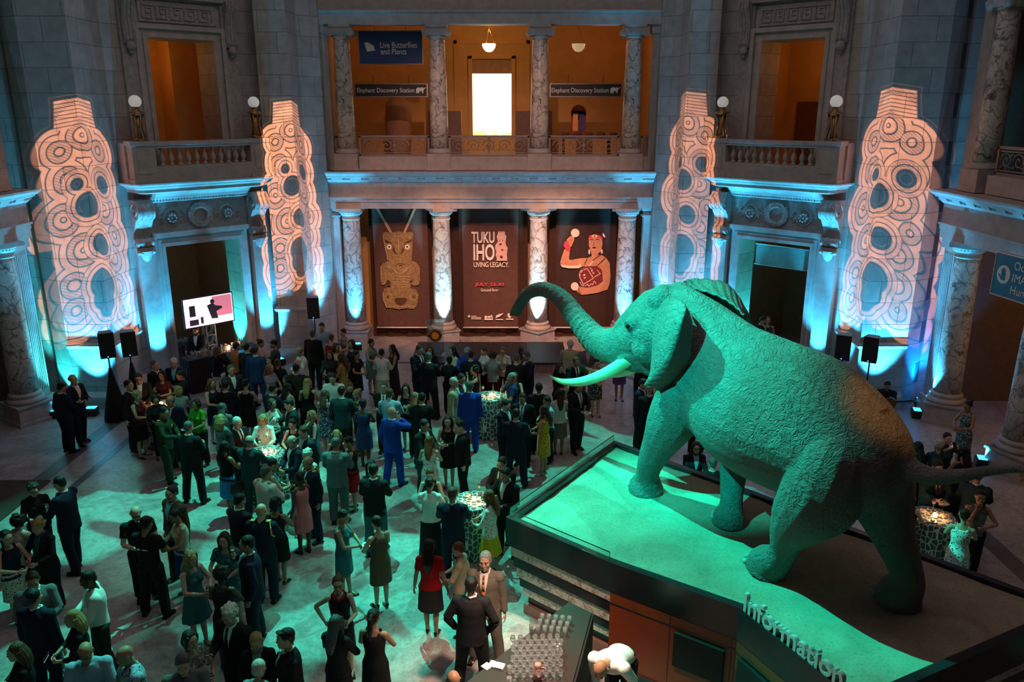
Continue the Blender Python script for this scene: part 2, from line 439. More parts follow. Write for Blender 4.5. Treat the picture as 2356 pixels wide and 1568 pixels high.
def door_bay(F, side, STN):
    nm = 'northwest' if side < 0 else 'northeast'
    b = MB()
    W = 2.75
    # wall with two openings
    b.box(-W, -1.15, 0, .9, 0, 4.14, F); b.box(1.15, W, 0, .9, 0, 4.14, F)
    b.box(-W, W, 0, .9, 4.14, 6.0, F)
    b.box(-W, -.95, 0, 1.1, 6.0, 9.92, F); b.box(.95, W, 0, 1.1, 6.0, 9.92, F); b.box(-W, W, 0, 1.1, 9.92, TOP, F)
    struct(b.build('wall_'+nm, STN))
    # pilasters, frames, lintels
    b = MB()
    for s in (-1.76, 1.76):
        b.box(s-.24, s+.24, -.25, .0, 0, 4.2, F); b.box(s-.29, s+.29, -.32, 0, 0, .4, F)
    FR_ = [(0, .0), (0, .05), (.05, .09), (.1, .09)]
    for k, (o, t) in enumerate(((0, .10), (.10, .07), (.2, .04))):
        b.box(-1.15-o-.10, -1.15-o, -t-.02, 0, 0, 4.14+o+.1, F); b.box(1.15+o, 1.15+o+.10, -t-.02, 0, 0, 4.14+o+.1, F)
        b.box(-1.15-o, 1.15+o, -t-.02, 0, 4.14+o, 4.24+o, F)
    b.box(-1.5, 1.5, -.2, 0, 4.44, 4.56, F); b.box(-1.46, 1.46, -.14, 0, 4.40, 4.44, F)
    # upper door frame
    for k, (o, t) in enumerate(((0, .10), (.12, .06), (.22, .16))):
        b.box(-.95-o-.12, -.95-o, -t, 0, 6.0, 9.92+o+.12, F); b.box(.95+o, .95+o+.12, -t, 0, 6.0, 9.92+o+.12, F)
        b.box(-.95-o, .95+o, -t, 0, 9.92+o, 10.04+o, F)
    struct(b.build('trim_door_'+nm, STONE))
    # frieze with wreath and rosettes
    b = MB(); b.box(-1.5, 1.5, -.06, 0, 4.56, 5.42, F)
    for k in range(28):
        a = 2*PI*k/28
        for dr in (-.05, .05):
            b.ball(F @ Vector((math.cos(a)*(.29+dr), -.11, 4.98+math.sin(a)*(.29+dr))), .045, 6, 5)
    b.tube([F @ Vector((math.cos(2*PI*k/20)*.29, -.08, 4.98+math.sin(2*PI*k/20)*.29)) for k in range(21)], .06, 6)
    for s in (-.86, .86):
        b.tube([F @ Vector((s+math.cos(2*PI*k/20)*.23, -.07, 4.96+math.sin(2*PI*k/20)*.23)) for k in range(21)], .03, 6)
        for k in range(8):
            a = 2*PI*k/8; b.ball(F @ Vector((s+math.cos(a)*.11, -.13, 4.96+math.sin(a)*.11)), .045, 8, 6)
        b.ball(F @ Vector((s, -.12, 4.96)), .05, 8, 6)
        for q in (-1, 1):
            b.tube([F @ Vector((s+q*(.25+.012*i)+q*.05*math.sin(i), -.07, 4.78+.03*i+.06*math.cos(i*1.2))) for i in range(12)], .028, 5)
    struct(b.build('trim_frieze_'+nm, CARVED, auto=40))
    # consoles (two)
    b = MB()
    for s in (-1.76, 1.76): scroll(b, F, s, .0, 5.56)
    for s in (-1.76, 1.76):
        for k in range(5): b.ball(F @ Vector((s-.2+.1*k, -.28, 4.08-.03*(2-abs(k-2)))), .07, 8, 6)
        b.lathe([(.06, -.30), (.14, -.2), (.17, -.08), (.2, 0)], (0, 0, 0), 12, F @ Matrix.Translation((s, -.2, 4.1)))
    struct(b.build('trim_console_'+nm, CARVED, auto=45))
    # cornice slab carrying the little balcony
    b = MB()
    path = [(-2.3, .3), (-2.12, -.78), (-1.95, -.95), (1.95, -.95), (2.12, -.78), (2.3, .3)]
    b.sweep([(-.9, 5.42), (-.42, 5.44), (-.38, 5.55), (-.30, 5.60), (-.30, 5.78), (-.04, 5.80), (0, 5.86), (.03, 5.93), (.03, 5.98), (-.05, 6.02), (-.9, 6.02)],
            list(reversed([(p[0], p[1]) for p in path])), M=F) if False else None
    def lay(o, z):
        return [F @ Vector((x, y, z)) for x, y in ((-2.0-o, .1), (-1.95-o, -.65-o*.6), (-1.8-o, -.80-o), (1.8+o, -.80-o), (1.95+o, -.65-o*.6), (2.0+o, .1))]
    b.rings([lay(-.12, 5.74), lay(0, 5.78), lay(0, 5.86), lay(.07, 5.92), lay(.08, 5.945), lay(.10, 5.95), lay(.20, 6.0), lay(.21, 6.04)])
    b.rings([[F @ Vector((q, p[0], p[1])) for p in ((0, 5.42), (-.12, 5.43), (-.30, 5.56), (-.32, 5.60), (-.36, 5.61), (-.52, 5.74), (0, 5.74))] for q in (-1.5, 1.5)])
    for k in range(34):
        s = -1.48+k*.0885; b.box(s, s+.05, -.26, -.20, 5.47, 5.53, F)
    struct(b.build('trim_ledge_'+nm, STONE))
    # balustrade: a thing
    root = empty('stone_balustrade', F @ Vector((0, -.72, 6.03)))
    Mi = Matrix.Translation(root.location).inverted()
    G = Mi @ F
    tag(root, 'curved stone balcony balustrade with bulbous balusters %s of the hanging banners' % ('left' if side < 0 else 'right'), 'balustrade')
    def arc(s): return -.72-.10*(1-(s/1.6)**2)
    b = MB()
    for z0, z1, t in ((6.98, 7.05, .13), (7.05, 7.16, .17)):
        rg = []
        for k in range(13):
            s = -1.42+2.84*k/12; d = arc(s)
            rg.append([G @ Vector((s, d-t, z0)), G @ Vector((s, d+t, z0)), G @ Vector((s, d+t, z1)), G @ Vector((s, d-t, z1))])
        b.rings(rg)
    b.build('handrail', STONE, root, bevel=.012)
    b = MB(); rg = []
    for k in range(13):
        s = -1.42+2.84*k/12; d = arc(s)
        rg.append([G @ Vector((s, d-.14, 6.03)), G @ Vector((s, d+.14, 6.03)), G @ Vector((s, d+.14, 6.5)), G @ Vector((s, d-.14, 6.5))])
    b.rings(rg); b.build('base_rail', STONE, root)
    for s in (-1.72, 1.72):
        b = MB(); b.box(s-.32, s+.32, -.88, -.5, 6.03, 7.05, G); b.box(s-.36, s+.36, -.93, -.46, 7.05, 7.18, G); b.box(s-.36, s+.36, -.93, -.46, 6.03, 6.16, G)
        b.box(s-.2, s+.2, -.90, -.86, 6.3, 6.9, G)
        b.build('pedestal', STONE, root, bevel=.01)
        b = MB(); q = 1.98 if s > 0 else -1.98
        b.box(q-.12, q+.12, -.5, .1, 6.03, 7.12, G); b.build('side_pier', STONE, root, bevel=.01)
    prof = [(.075, 0), (.075, .04), (.04, .06), (.05, .10), (.082, .17), (.07, .25), (.035, .33), (.03, .38), (.05, .42), (.07, .44), (.07, .48)]
    p0 = None
    for k in range(11):
        s = -1.2+.24*k; c = G @ Vector((s, arc(s), 6.5))
        if p0 is None:
            bb = MB(); bb.lathe(prof, (0, 0, 0), 12); p0 = bb.build('baluster', STONE, root, smooth=True); o = p0
        else: o = p0.copy(); col.objects.link(o)
        o.location = c; o.parent = root
    # upper frieze panel with key pattern and brackets
    b = MB(); b.box(-1.1, 1.1, -.05, 0, 10.32, 10.86, F)
    zz0 = 10.42; u = .055
    key = [(0, 0, 5, 0), (5, 0, 5, 4), (5, 4, 2, 4), (2, 4, 2, 2), (2, 2, 3.5, 2), (0, 0, 0, 5), (0, 5, 7, 5), (7, 5, 7, 0)]
    for r in range(5):
        ox = -1.0+r*.4
        for (xa, ya, xb, yb) in key:
            x0, x1 = sorted((ox+xa*u*.95, ox+xb*u*.95)); y0, y1 = sorted((zz0+ya*u*1.2, zz0+yb*u*1.2))
            b.box(x0-.012, x1+.012, -.085, -.05, y0-.012, y1+.012, F)
    b.box(-1.35, 1.35, -.22, 0, 10.95, 11.1, F); b.box(-1.2, 1.2, -.12, 0, 10.15, 10.28, F)
    for s in (-1.45, 1.45):
        rg = []
        pr = [(.40, 11.0), (.42, 10.8), (.30, 10.6), (.22, 10.3), (.24, 10.0), (.26, 9.85), (.2, 9.75), (0, 9.7), (0, 11.0)]
        for sx in (-.16, .16): rg.append([F @ Vector((s+sx, -p[0], p[1])) for p in pr])
        b.rings(rg)
        for sx in (-.1, 0, .1): b.tube([F @ Vector((s+sx, -p[0]-.01, p[1])) for p in pr[:7]], .03, 6)
        b.ball(F @ Vector((s, -.22, 9.66)), .13, 10, 8); b.ball(F @ Vector((s, -.18, 9.52)), .07, 8, 6)
        b.box(s-.22, s+.22, -.1, 0, 6.0, 11.3, F)
    struct(b.build('trim_pediment_'+nm, CARVED, auto=35))
    # rooms behind the openings
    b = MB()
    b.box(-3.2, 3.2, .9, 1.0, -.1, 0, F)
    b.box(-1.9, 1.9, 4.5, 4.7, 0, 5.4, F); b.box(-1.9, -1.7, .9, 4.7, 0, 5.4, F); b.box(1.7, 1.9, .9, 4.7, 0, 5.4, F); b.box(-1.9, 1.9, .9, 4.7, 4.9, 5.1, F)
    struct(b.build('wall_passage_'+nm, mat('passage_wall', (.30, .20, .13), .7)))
    b = MB()
    b.box(-1.9, 1.9, 3.6, 3.8, 6, 10.6, F); b.box(-2.1, -1.9, 1.1, 3.8, 6, 10.6, F); b.box(1.9, 2.1, 1.1, 3.8, 6, 10.6, F)
    b.box(-1.9, 1.9, 1.1, 3.8, 10.4, 10.6, F); b.box(-1.9, 1.9, 0.2, 3.8, 5.85, 6.0, F)
    b.box(-.1, .35, 2.9, 3.6, 6, 10.4, F) if side > 0 else b.box(.75, 1.9, 2.6, 3.6, 6, 10.4, F)
    struct(b.build('wall_gallery_'+nm, PLASTER))
    b = MB(); b.box(-1.0 if side < 0 else -1.4, .25 if side < 0 else -.5, 3.5, 3.6, 6, 8.15, F); b.box(-1.05 if side < 0 else -1.45, .3 if side < 0 else -.45, 3.54, 3.6, 6, 8.25, F)
    d = b.build('door_%d' % (1 if side < 0 else 2), mat('gallery_door', (.18, .07, .03), .5)); struct(d)
    point('gallery_lamp_light', F @ Vector((-.4*side*-1, 2.2, 9.6)), 20 if side > 0 else 17, (1, .42, .08), .15)
    point('passage_light', F @ Vector((0, 2.8, 4.5)), 5, (1, .5, .25), .15)
for F, side, m in ((FL, -1, STONE_L), (FR, 1, STONE_R)): door_bay(F, side, m)

# ---- columned bays
COLX = [-5.5+.7, -2.42+.7, .91+.7, 3.94+.7]
def lower_column_parts(seed=0):
    base = MB(); base.box(-.47, .47, -.47, .47, 0, .10); base.box(-.43, .43, -.43, .43, .10, .56); base.box(-.47, .47, -.47, .47, .50, .56)
    tor = MB(); tor.lathe([(.44, .56), (.46, .60), (.44, .67), (.39, .69), (.38, .72), (.41, .76), (.39, .80), (.345, .83)], seg=28)
    sh = MB(); sh.lathe([(.34, .83), (.335, 1.6), (.32, 2.8), (.29, 4.3), (.285, 4.42)], seg=32)
    cap = MB(); cap.lathe([(.29, 4.40), (.32, 4.43), (.30, 4.46), (.30, 4.54), (.34, 4.57), (.40, 4.66), (.40, 4.70)], seg=28); cap.box(-.43, .43, -.43, .43, 4.70, 4.80)
    for k in range(28):
        a = 2*PI*k/28; cap.ball((math.cos(a)*.365, math.sin(a)*.365, 4.62), .03, 5, 4)
    return base, tor, sh, cap
LB, LT, LS, LC = lower_column_parts()
meshL = [LB.mesh('pedestal', STONE), LT.mesh('base_moulding', STONE, True), LS.mesh('shaft', MARBLE, True), LC.mesh('capital', STONE)]
def upper_column_parts():
    base = MB(); base.box(-.42, .42, -.40, .40, 6.06, 6.12); base.box(-.39, .39, -.37, .37, 6.12, 6.60)
    tor = MB(); tor.lathe([(.38, 6.60), (.40, 6.64), (.37, 6.69), (.34, 6.72), (.31, 6.76)], seg=24)
    sh = MB(); sh.lathe([(.30, 6.76), (.295, 7.6), (.28, 8.8), (.25, 10.1), (.245, 10.22)], seg=28)
    cap = MB(); cap.lathe([(.25, 10.20), (.28, 10.23), (.27, 10.28), (.30, 10.33)], seg=24); cap.box(-.34, .34, -.34, .34, 10.52, 10.60); cap.box(-.30, .30, -.30, .30, 10.30, 10.52)
    for sx in (-1, 1):
        for k in range(5):
            y0 = -.34+k*.136; rr = .125 if k % 2 == 0 else .10
            rg = []
            for y in (y0, y0+.136): rg.append([Vector((sx*.33+math.cos(2*PI*i/14)*rr, y, 10.38+math.sin(2*PI*i/14)*rr)) for i in range(14)])
            cap.rings(rg)
        for y in (-.35, .35):
            cap.tube([(sx*.33+math.cos(i*.55)*(.11-i*.008), y, 10.38+math.sin(i*.55)*(.11-i*.008)) for i in range(12)], .012, 5)
    for k in range(5): cap.ball((-.16+.08*k, -.31, 10.36), .035, 6, 5)
    return base, tor, sh, cap
UB, UT, US, UC = upper_column_parts()
meshU = [UB.mesh('pedestal', STONE), UT.mesh('base_moulding', STONE, True), US.mesh('shaft', MARBLE, True), UC.mesh('capital', STONE)]
def column(meshes, M, rz, label, group):
    r = empty('marble_column' , M, rz); tag(r, label, 'column', group)
    for me, nm in zip(meshes, ('pedestal', 'base_moulding', 'shaft', 'capital')):
        o = bpy.data.objects.new(nm, me); col.objects.link(o); o.parent = r
    return r
names = ['leftmost', 'second from the left', 'third from the left', 'rightmost']
for i, x in enumerate(COLX):
    column(meshL, (CX+x, 27.3, 0), .4*i, 'veined marble column on the ground floor beside the banners, %s of four' % names[i], 'lower marble columns by the banners')
    column(meshU, (CX+x, 27.35, 0), 0, 'grey veined column with scroll capital on the upper gallery, %s' % names[i], 'upper gallery columns over the banners')
def entablature(F, half, name, letters=None):
    b = MB()
    b.box(-half, half, -.33, .33, 4.80, 5.02, F); b.box(-half, half, -.37, .37, 5.02, 5.14, F); b.box(-half, half, -.42, .4, 5.14, 5.19, F)
    b.box(-half, half, -.33, .4, 5.19, 5.68, F)
    prof = [(.5, 5.68), (-.36, 5.68), (-.46, 5.76), (-.50, 5.765), (-.50, 5.82), (-.60, 5.86), (-.62, 5.90), (-.66, 5.905), (-.78, 5.99), (-.79, 6.04), (.6, 6.04)]
    b.rings([[F @ Vector((s, p[0], p[1])) for p in prof] for s in (-half, half)])
    n = int(half*2/.62)
    for k in range(n):
        s = -half+.15+k*(2*half-.3)/n; b.rings([[F @ Vector((q, p[0], p[1])) for p in ((-.4, 5.75), (-.53, 5.77), (-.60, 5.87), (-.4, 5.87))] for q in (s, s+.36)])
    b.box(-half, half, .4, 9, 5.85, 6.06, F)
    b.box(-half, half, -.3, .3, 10.60, 10.95, F); b.box(-half, half, -.36, .3, 10.95, 11.02, F); b.box(-half, half, -.30, .3, 11.02, TOP, F)
    struct(b.build('trim_entablature_'+name, STONE))
entablature(FC, 5.42, 'north'); entablature(FSL, 6.1, 'west'); entablature(FSR, 6.1, 'east')
# corner pilasters and strips of the middle bay
b = MB()
for s in (-5.36, 5.36):
    b.box(s-.18, s+.18, -.12, .2, .5, 4.7, FC); b.box(s-.24, s+.24, -.2, .25, 4.7, 4.8, FC); b.box(s-.24, s+.24, -.2, .25, 0, .5, FC)
    for k in range(5): b.box(s-.15+.065*k, s-.12+.065*k, -.14, -.1, .6, 4.5, FC)
    b.box(s-.24, s+.24, -.2, .25, 4.5, 4.56, FC)
    b.box(s-.14, s+.14, -.12, .2, 6.06, 10.6, FC); b.box(s-.2, s+.2, -.2, .2, 10.35, 10.6, FC)
struct(b.build('trim_corner_pilasters_north', STONE))
b = MB()
for F, sgn in ((FSL, 1), (FSR, -1)):
    for q in (5.72*sgn,):
        b.box(q-.26, q+.26, -.2, .3, .5, 4.55, F); b.box(q-.32, q+.32, -.28, .3, 4.55, 4.8, F); b.box(q-.32, q+.32, -.28, .3, 0, .5, F)
        for k in range(6): b.box(q-.22+.075*k, q-.18+.075*k, -.225, -.18, .7, 4.4, F)
        b.box(q-.22, q+.22, -.1, .3, 6.06, 10.6, F)
struct(b.build('trim_corner_pilasters_sides', STONE))
# side bay columns
for sx, F in ((-1, FSL), (1, FSR)):
    for j, yy in enumerate((19.95, 16.8, 13.3, 10.2)):
        if j > 2: continue
        if sx < 0 and j > 0: continue
        side = 'left' if sx < 0 else 'right'
        pos = ['nearest the corner pier', 'beside the blue sign', 'beyond the tail'][j]
        column(meshL, (CX+sx*12.25, yy, 0), 1.0+j, 'tall veined marble column on the ground floor at the far %s, %s' % (side, pos), 'lower columns of the %s side bay' % side)
        column(meshU, (CX+sx*12.3, yy, 0), PI/2, 'dark veined marble column on the upper level at the far %s, %s' % (side, pos), 'upper columns of the %s side bay' % side)

# ---- gallery behind the middle bay
b = MB()
b.box(-5.9, 5.9, 31.4-27.3, 31.6-27.3, 6.06, 11.5, FC)
struct_w = b
# wall with window opening
b = MB()
y = 32.0
b.box(-6.6, -1.52, y, y+.25, 6.06, 12.0); b.box(-.02, 5.2, y, y+.25, 6.06, 12.0); b.box(-1.52, -.02, y, y+.25, 9.85, 12.0); b.box(-1.52, -.02, y, y+.25, 6.06, 7.0)
b.box(-6.6, -6.4, 27.5, y, 6.06, 12); b.box(5.0, 5.2, 27.5, y, 6.06, 12); b.box(-6.6, 5.2, 27.5, y+.2, 11.6, 11.8)
for x0 in (-2.2, .55): b.box(x0, x0+.12, y-.06, y, 6.06, 10.5)
b.box(-2.2, .67, y-.06, y, 10.38, 10.5)
for x0, x1 in ((-1.66, -1.52), (-.02, .12)): b.box(x0, x1, y-.12, y, 6.06, 9.95)
b.box(-1.66, .12, y-.12, y, 9.85, 9.97)
struct(b.build('wall_gallery_north', PLASTER))
m, T, bs = new_mat('lit_window_glass')
tc = T.node('ShaderNodeTexCoord'); o = T.sep(tc.outputs['Object'])
n = T.noise(T.vm('MULTIPLY', tc.outputs['Object'], (5, 5, 5)), 1.1, 5, .7, .5)
h = T.m('SUBTRACT', 7.9, o[2]); f = T.m('GREATER_THAN', T.m('ADD', T.m('MULTIPLY', h, .55), n), .93)
cc = T.mix(f, (1.0, .80, .42), (.75, .38, .10))
T.l.new(cc, bs.inputs['Emission Color']); bs.inputs['Emission Strength'].default_value = 3.2; bs.inputs['Base Color'].default_value = (.3, .2, .1, 1)
b = MB(); b.box(-1.52, -.02, y+.1, y+.14, 7.0, 9.32); o = b.build('window_1', m); struct(o)
b = MB(); b.box(-1.54, 0, y+.02, y+.08, 9.32, 9.87); b.build('roller_blind', mat('blind_cloth', (.42, .26, .17), .8), o)
point('gallery_ceiling_light', (-.8, 29.5, 10.6), 38, (1, .50, .15), .1)
point('gallery_side_light', (-4.6, 30.2, 10.2), 7, (1, .30, .08), .2)
point('gallery_side_light', (3.2, 30.2, 10.2), 10, (1, .32, .08), .2)
# lower hall behind the columns
b = MB(); b.box(-6.6, 5.2, 29.0, 29.2, 0, 5.9); b.box(-6.7, -6.6, 27.5, 29.2, 0, 5.9); b.box(5.2, 5.3, 27.5, 29.2, 0, 5.9)
struct(b.build('wall_north', PLASTER))
for x in (-4.0, -.75, 2.5): point('passage_light', (x, 28.5, 4.9), 5, (1, .42, .1), .1)
point('passage_light', (-6.2, 28.3, 3.0), 1.5, (1, .42, .1), .1)
# side rooms
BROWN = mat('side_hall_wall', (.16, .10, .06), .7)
b = MB()
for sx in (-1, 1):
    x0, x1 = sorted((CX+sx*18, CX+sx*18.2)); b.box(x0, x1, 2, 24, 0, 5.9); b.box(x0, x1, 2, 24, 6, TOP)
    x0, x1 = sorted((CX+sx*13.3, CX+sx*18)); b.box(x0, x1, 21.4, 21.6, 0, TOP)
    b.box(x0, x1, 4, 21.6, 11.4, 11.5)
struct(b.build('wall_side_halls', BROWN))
point('side_hall_light', (15.0, 17.5, 4.2), 70, (1, .50, .12), .3)
point('side_hall_light', (14.6, 13.0, 4.8), 40, (1, .40, .10), .3)
point('side_gallery_light', (14.8, 17.0, 9.5), 4, (1, .3, .08), .3)
point('side_hall_light', (-15.5, 16.0, 4.2), 3, (1, .35, .1), .3)
b = MB(); b.box(-11.6, -10.35, 12.5, 16.3, .0, .02); o = b.build('floor_mat', mat('brown_carpet', (.06, .035, .025), .9)); tag(o, 'dark brown carpet on the floor at the left edge of the hall', 'carpet')
# ------------------------------------------------------------------ uplights: a can on the floor with its own lamp
CYAN = (.045, .55, 1.0); AQUA = (.03, .85, .90); PALE = (.30, .80, 1.0)
lens_m = {}
def lens(c):
    k = tuple(c)
    if k not in lens_m: lens_m[k] = mat('lit_lens', c, .3, var=0, emit=c, es=3)
    return lens_m[k]
def uplight(x, y, tx, ty, tz, power, c, label, angle=55, grp=None):
    r = empty('uplight', (x, y, 0), math.atan2(ty-y, tx-x)-PI/2); tag(r, label, 'lamp', grp)
    b = MB(); b.box(-.15, .15, -.11, .11, 0, .22); b.box(-.17, .17, -.13, -.11, .02, .2); b.build('housing', BLACK, r, bevel=.01)
    b = MB(); b.box(-.13, .13, -.09, .09, .221, .232); b.build('lens', lens(c), r)
    s = spot('uplight_beam', (x, y, .26), (tx, ty, tz), power, c, angle, .55, .06)
def fpt(F, s, d, z=0): return F @ Vector((s, d, z))
UP = 2000
uplight(-11.45, 20.30, -11.5, 20.85, 2.6, UP, CYAN, 'floor lamp washing the left pier blue under the large carved projection', 60)
uplight(-10.42, 21.3, -10.75, 21.7, 6, UP*1.2, CYAN, 'floor lamp behind the loudspeakers washing the side of the left pier', 44)
uplight(-6.25, 25.9, -6.6, 26.3, 7, UP*1.5, CYAN, 'floor lamp at the pier left of the banners behind the single loudspeaker', 42)
uplight(4.8, 25.9, 5.2, 26.2, 7, UP*1.5, CYAN, 'floor lamp at the pier right of the banners', 42)
uplight(5.6, 24.5, 5.65, 25.1, 6, UP*1.0, CYAN, 'floor lamp hidden behind the elephant head at the right pier', 42)
uplight(10.0, 20.25, 10.05, 20.85, 2.8, UP*1.2, CYAN, 'floor lamp behind the seated guitarist washing the right pier blue', 60)
uplight(9.05, 21.5, 9.45, 21.7, 6, UP*1.4, CYAN, 'floor lamp between right doorway and right pier', 44)
for F, side in ((FL, -1), (FR, 1)):
    w = 'left' if side < 0 else 'right'
    for s in (-1.76, 1.76):
        p = fpt(F, s, -.85); q = fpt(F, s, -.3); 
        uplight(p.x, p.y, q.x, q.y, 3.0, UP*.9, CYAN if s*side < 0 or True else AQUA, 'floor lamp lighting the %s pilaster of the %s doorway' % ('left' if s < 0 else 'right', w), 46)
    s = .75 if side < 0 else -.75
    p = fpt(F, s, .5); q = fpt(F, 1.2 if side < 0 else -1.2, .45)
    uplight(p.x, p.y, q.x, q.y, 2.4, UP*.55, AQUA, 'floor lamp inside the %s doorway against its jamb' % w, 60)
for i, x in enumerate(COLX):
    c = (CYAN, PALE, PALE, CYAN)[i]
    uplight(CX+x+(.12 if i < 2 else -.12), 26.45, CX+x, 27.0, 1.9, UP*(.8 if i in (0, 3) else .95), c, 'floor lamp at the foot of the %s lower column by the banners' % names[i], 30)
for (x, y, tx, ty, nm) in ((-12.35, 20.15, -12.9, 19.98, 'left column of the hall'), (10.95, 20.15, 11.5, 19.98, 'right column by the corner pier'), (10.95, 17.05, 11.5, 16.85, 'column at the right edge of the photo')):
    uplight(x, y, tx, ty, 2.6, UP*.8, CYAN, 'floor lamp at the foot of the '+nm, 36)
# green-blue wash on the fluted corner pilasters
uplight(-12.3, 20.75, -12.75, 20.9, 3.2, UP*.4, AQUA, 'floor lamp in the far left corner by the fluted pilaster', 70)
uplight(11.45, 20.95, 11.7, 20.9, 4.0, UP*.5, (.0, .25, 1.0), 'floor lamp in the far right corner by the fluted pilaster', 70)
# long throws that graze the cornices and the upper piers
for (lx, ly, tx, ty, tz, pw, an) in ((-.7, 24.6, -.7, 26.6, 5.9, 0, 60),):
    pass
for x in (-4.2, .9-1.6, 2.6): spot('cornice_graze', (x, 25.6, .4), (x, 26.5, 5.9), 600, CYAN, 50, .8, .05)
for F in (FL, FR):
    p = fpt(F, 0, -1.75, .4); spot('cornice_graze', p, fpt(F, 0, -.9, 5.9), 550, CYAN, 60, .8, .05)
for sx in (-1, 1): spot('cornice_graze', (CX+sx*10.9, 18.6, .4), (CX+sx*11.4, 18.6, 5.9), 550, CYAN, 60, .8, .05)

# ------------------------------------------------------------------ flat graphics
def text_mesh(name, s, size, mt, loc, rot=(PI/2, 0, 0), parent=None, extrude=.004, align='LEFT', sx=1.0, bold=0.0, shear=0, space=1.0):
    c = bpy.data.curves.new('lettering', 'FONT'); c.body = s; c.size = size; c.extrude = extrude; c.align_x = align; c.offset = bold; c.shear = shear
    c.space_character = space; c.resolution_u = 3
    o = bpy.data.objects.new('lettering', c); col.objects.link(o)
    dg = bpy.context.evaluated_depsgraph_get(); me = bpy.data.meshes.new_from_object(o.evaluated_get(dg))
    bpy.data.objects.remove(o); bpy.data.curves.remove(c)
    for v in me.vertices: v.co.x *= sx
    me.materials.clear(); me.materials.append(mt)
    o = bpy.data.objects.new(name, me); col.objects.link(o); o.rotation_euler = rot; o.location = loc
    if parent:
        o.parent = parent; o.matrix_parent_inverse = parent.matrix_basis.inverted()
    return o
def zpoly(pts, org, sc, Y, thick=.006):
    """outline measured on the photographed cloth, laid flat on it"""
    out = [aty(org[0]+p[0]/sc, org[1]+p[1]/sc, Y) for p in pts]
    n = len(out)
    return out
def flat(mb, pts, org, sc, Y, thick=.008):
    out = [aty(org[0]+p[0]/sc, org[1]+p[1]/sc, Y) for p in pts]
    bk = [Vector((p.x, p.y+thick, p.z)) for p in out]
    mb.rings([out, bk])
def circ_pts(cx, cy, rx, ry=None, n=20):
    ry = ry or rx
    return [(cx+rx*math.cos(2*PI*i/n), cy+ry*math.sin(2*PI*i/n)) for i in range(n)]
CLOTHBR = mat('banner_cloth', (.11, .055, .045), .8, var=.1)
CLOTHBK = mat('drape_cloth', (.045, .018, .012), .85, var=.2)
WHITE = mat('white_print', (.85, .82, .80), .7, var=0)
REDP = mat('red_print', (.80, .06, .10), .7, var=0)
GOLD = mat('bronze_carving_print', (.30, .20, .09), .45, var=.35, nscale=14, bump=.6, bscale=22)
GOLDL = mat('bronze_carving_light', (.62, .48, .28), .5, var=.2, nscale=20)
GOLDD = mat('bronze_carving_dark', (.09, .045, .02), .6, var=.2)
ROPE = mat('plaited_cord_print', (.60, .33, .20), .7, var=.3, nscale=30)
SKINP = mat('printed_skin', (.62, .30, .19), .7, var=.12)
SKINL = mat('printed_skin_light', (.85, .62, .50), .7, var=.05)
DKRED = mat('printed_bodice', (.20, .03, .03), .7, var=.1)
HAIRP = mat('printed_dark', (.03, .015, .015), .7, var=0)
def wavy(x0, x1, z0, z1, y, amp, n=40, ph=0.0, thick=.01):
    b = MB(); rg = []
    for side in (0, 1):
        for k in (range(n+1) if side == 0 else range(n, -1, -1)):
            q = k/n; x = x0+(x1-x0)*q
            yy = y+amp*math.sin(q*17+ph)+amp*.6*math.sin(q*41+ph*2)+side*thick
            rg.append([Vector((x, yy, z0)), Vector((x+.0, yy-amp*.2, (z0+z1)/2)), Vector((x, yy, z1))])
    vs = [p for r in rg for p in r]; m = len(rg)
    fs = []
    for k in range(m):
        j = (k+1) % m
        for c in range(2): fs.append((k*3+c, j*3+c, j*3+c+1, k*3+c+1))
    b.add(vs, fs)
    return b
spans = [((852, 995), (868, 990)), ((1034, 1214), (1067, 1192)), ((1262, 1424), (1276, 1412))]
labs = ['hanging brown banner picturing a carved pendant on a plaited cord', 'hanging brown banner lettered TUKU IHO LIVING LEGACY between two columns', 'hanging dark banner picturing a performer in a red headband raising one arm']
banners = []
for i, ((a, c), (d, e)) in enumerate(spans):
    x0 = aty(a, 600, 28.1).x; x1 = aty(c, 600, 28.1).x
    o = wavy(x0, x1, .01, 4.84, 28.15, .035, 60, i).build('drape', CLOTHBK, smooth=True)
    tag(o, ['dark brown drape behind the pendant banner', 'dark brown drape behind the lettered banner', 'dark brown drape behind the performer banner'][i], 'drape')
    xa = aty(d, 755, 27.9).x; xb = aty(e, 755, 27.9).x
    r = empty('hanging_banner', ((xa+xb)/2, 27.9, .4)); tag(r, labs[i], 'banner', 'banners between the lower columns')
    o = wavy(xa, xb, .44, 4.76, 27.95, .012, 50, i*2.0).build('cloth', [CLOTHBR, CLOTHBR, mat('dark_banner_cloth', (.045, .022, .02), .8)][i], smooth=True)
    o.parent = r; o.matrix_parent_inverse = r.matrix_basis.inverted()
    for z, m_ in ((.40, WHITE), (4.76, BLACK)):
        b = MB(); b.tube([(xa-.02, 27.93, z), (xb+.02, 27.93, z)], .03, 8); o = b.build('rod', mat('pale_rod', (.7, .55, .5), .4) if z < 1 else BLACK, smooth=True)
        o.parent = r; o.matrix_parent_inverse = r.matrix_basis.inverted()
    banners.append(r)
def put(mb, name, m_, i, **k):
    o = mb.build(name, m_, **k); o.parent = banners[i]; o.matrix_parent_inverse = banners[i].matrix_basis.inverted(); return o
YB = 27.90
o1, s1 = (830, 470), 5.406
b = MB()
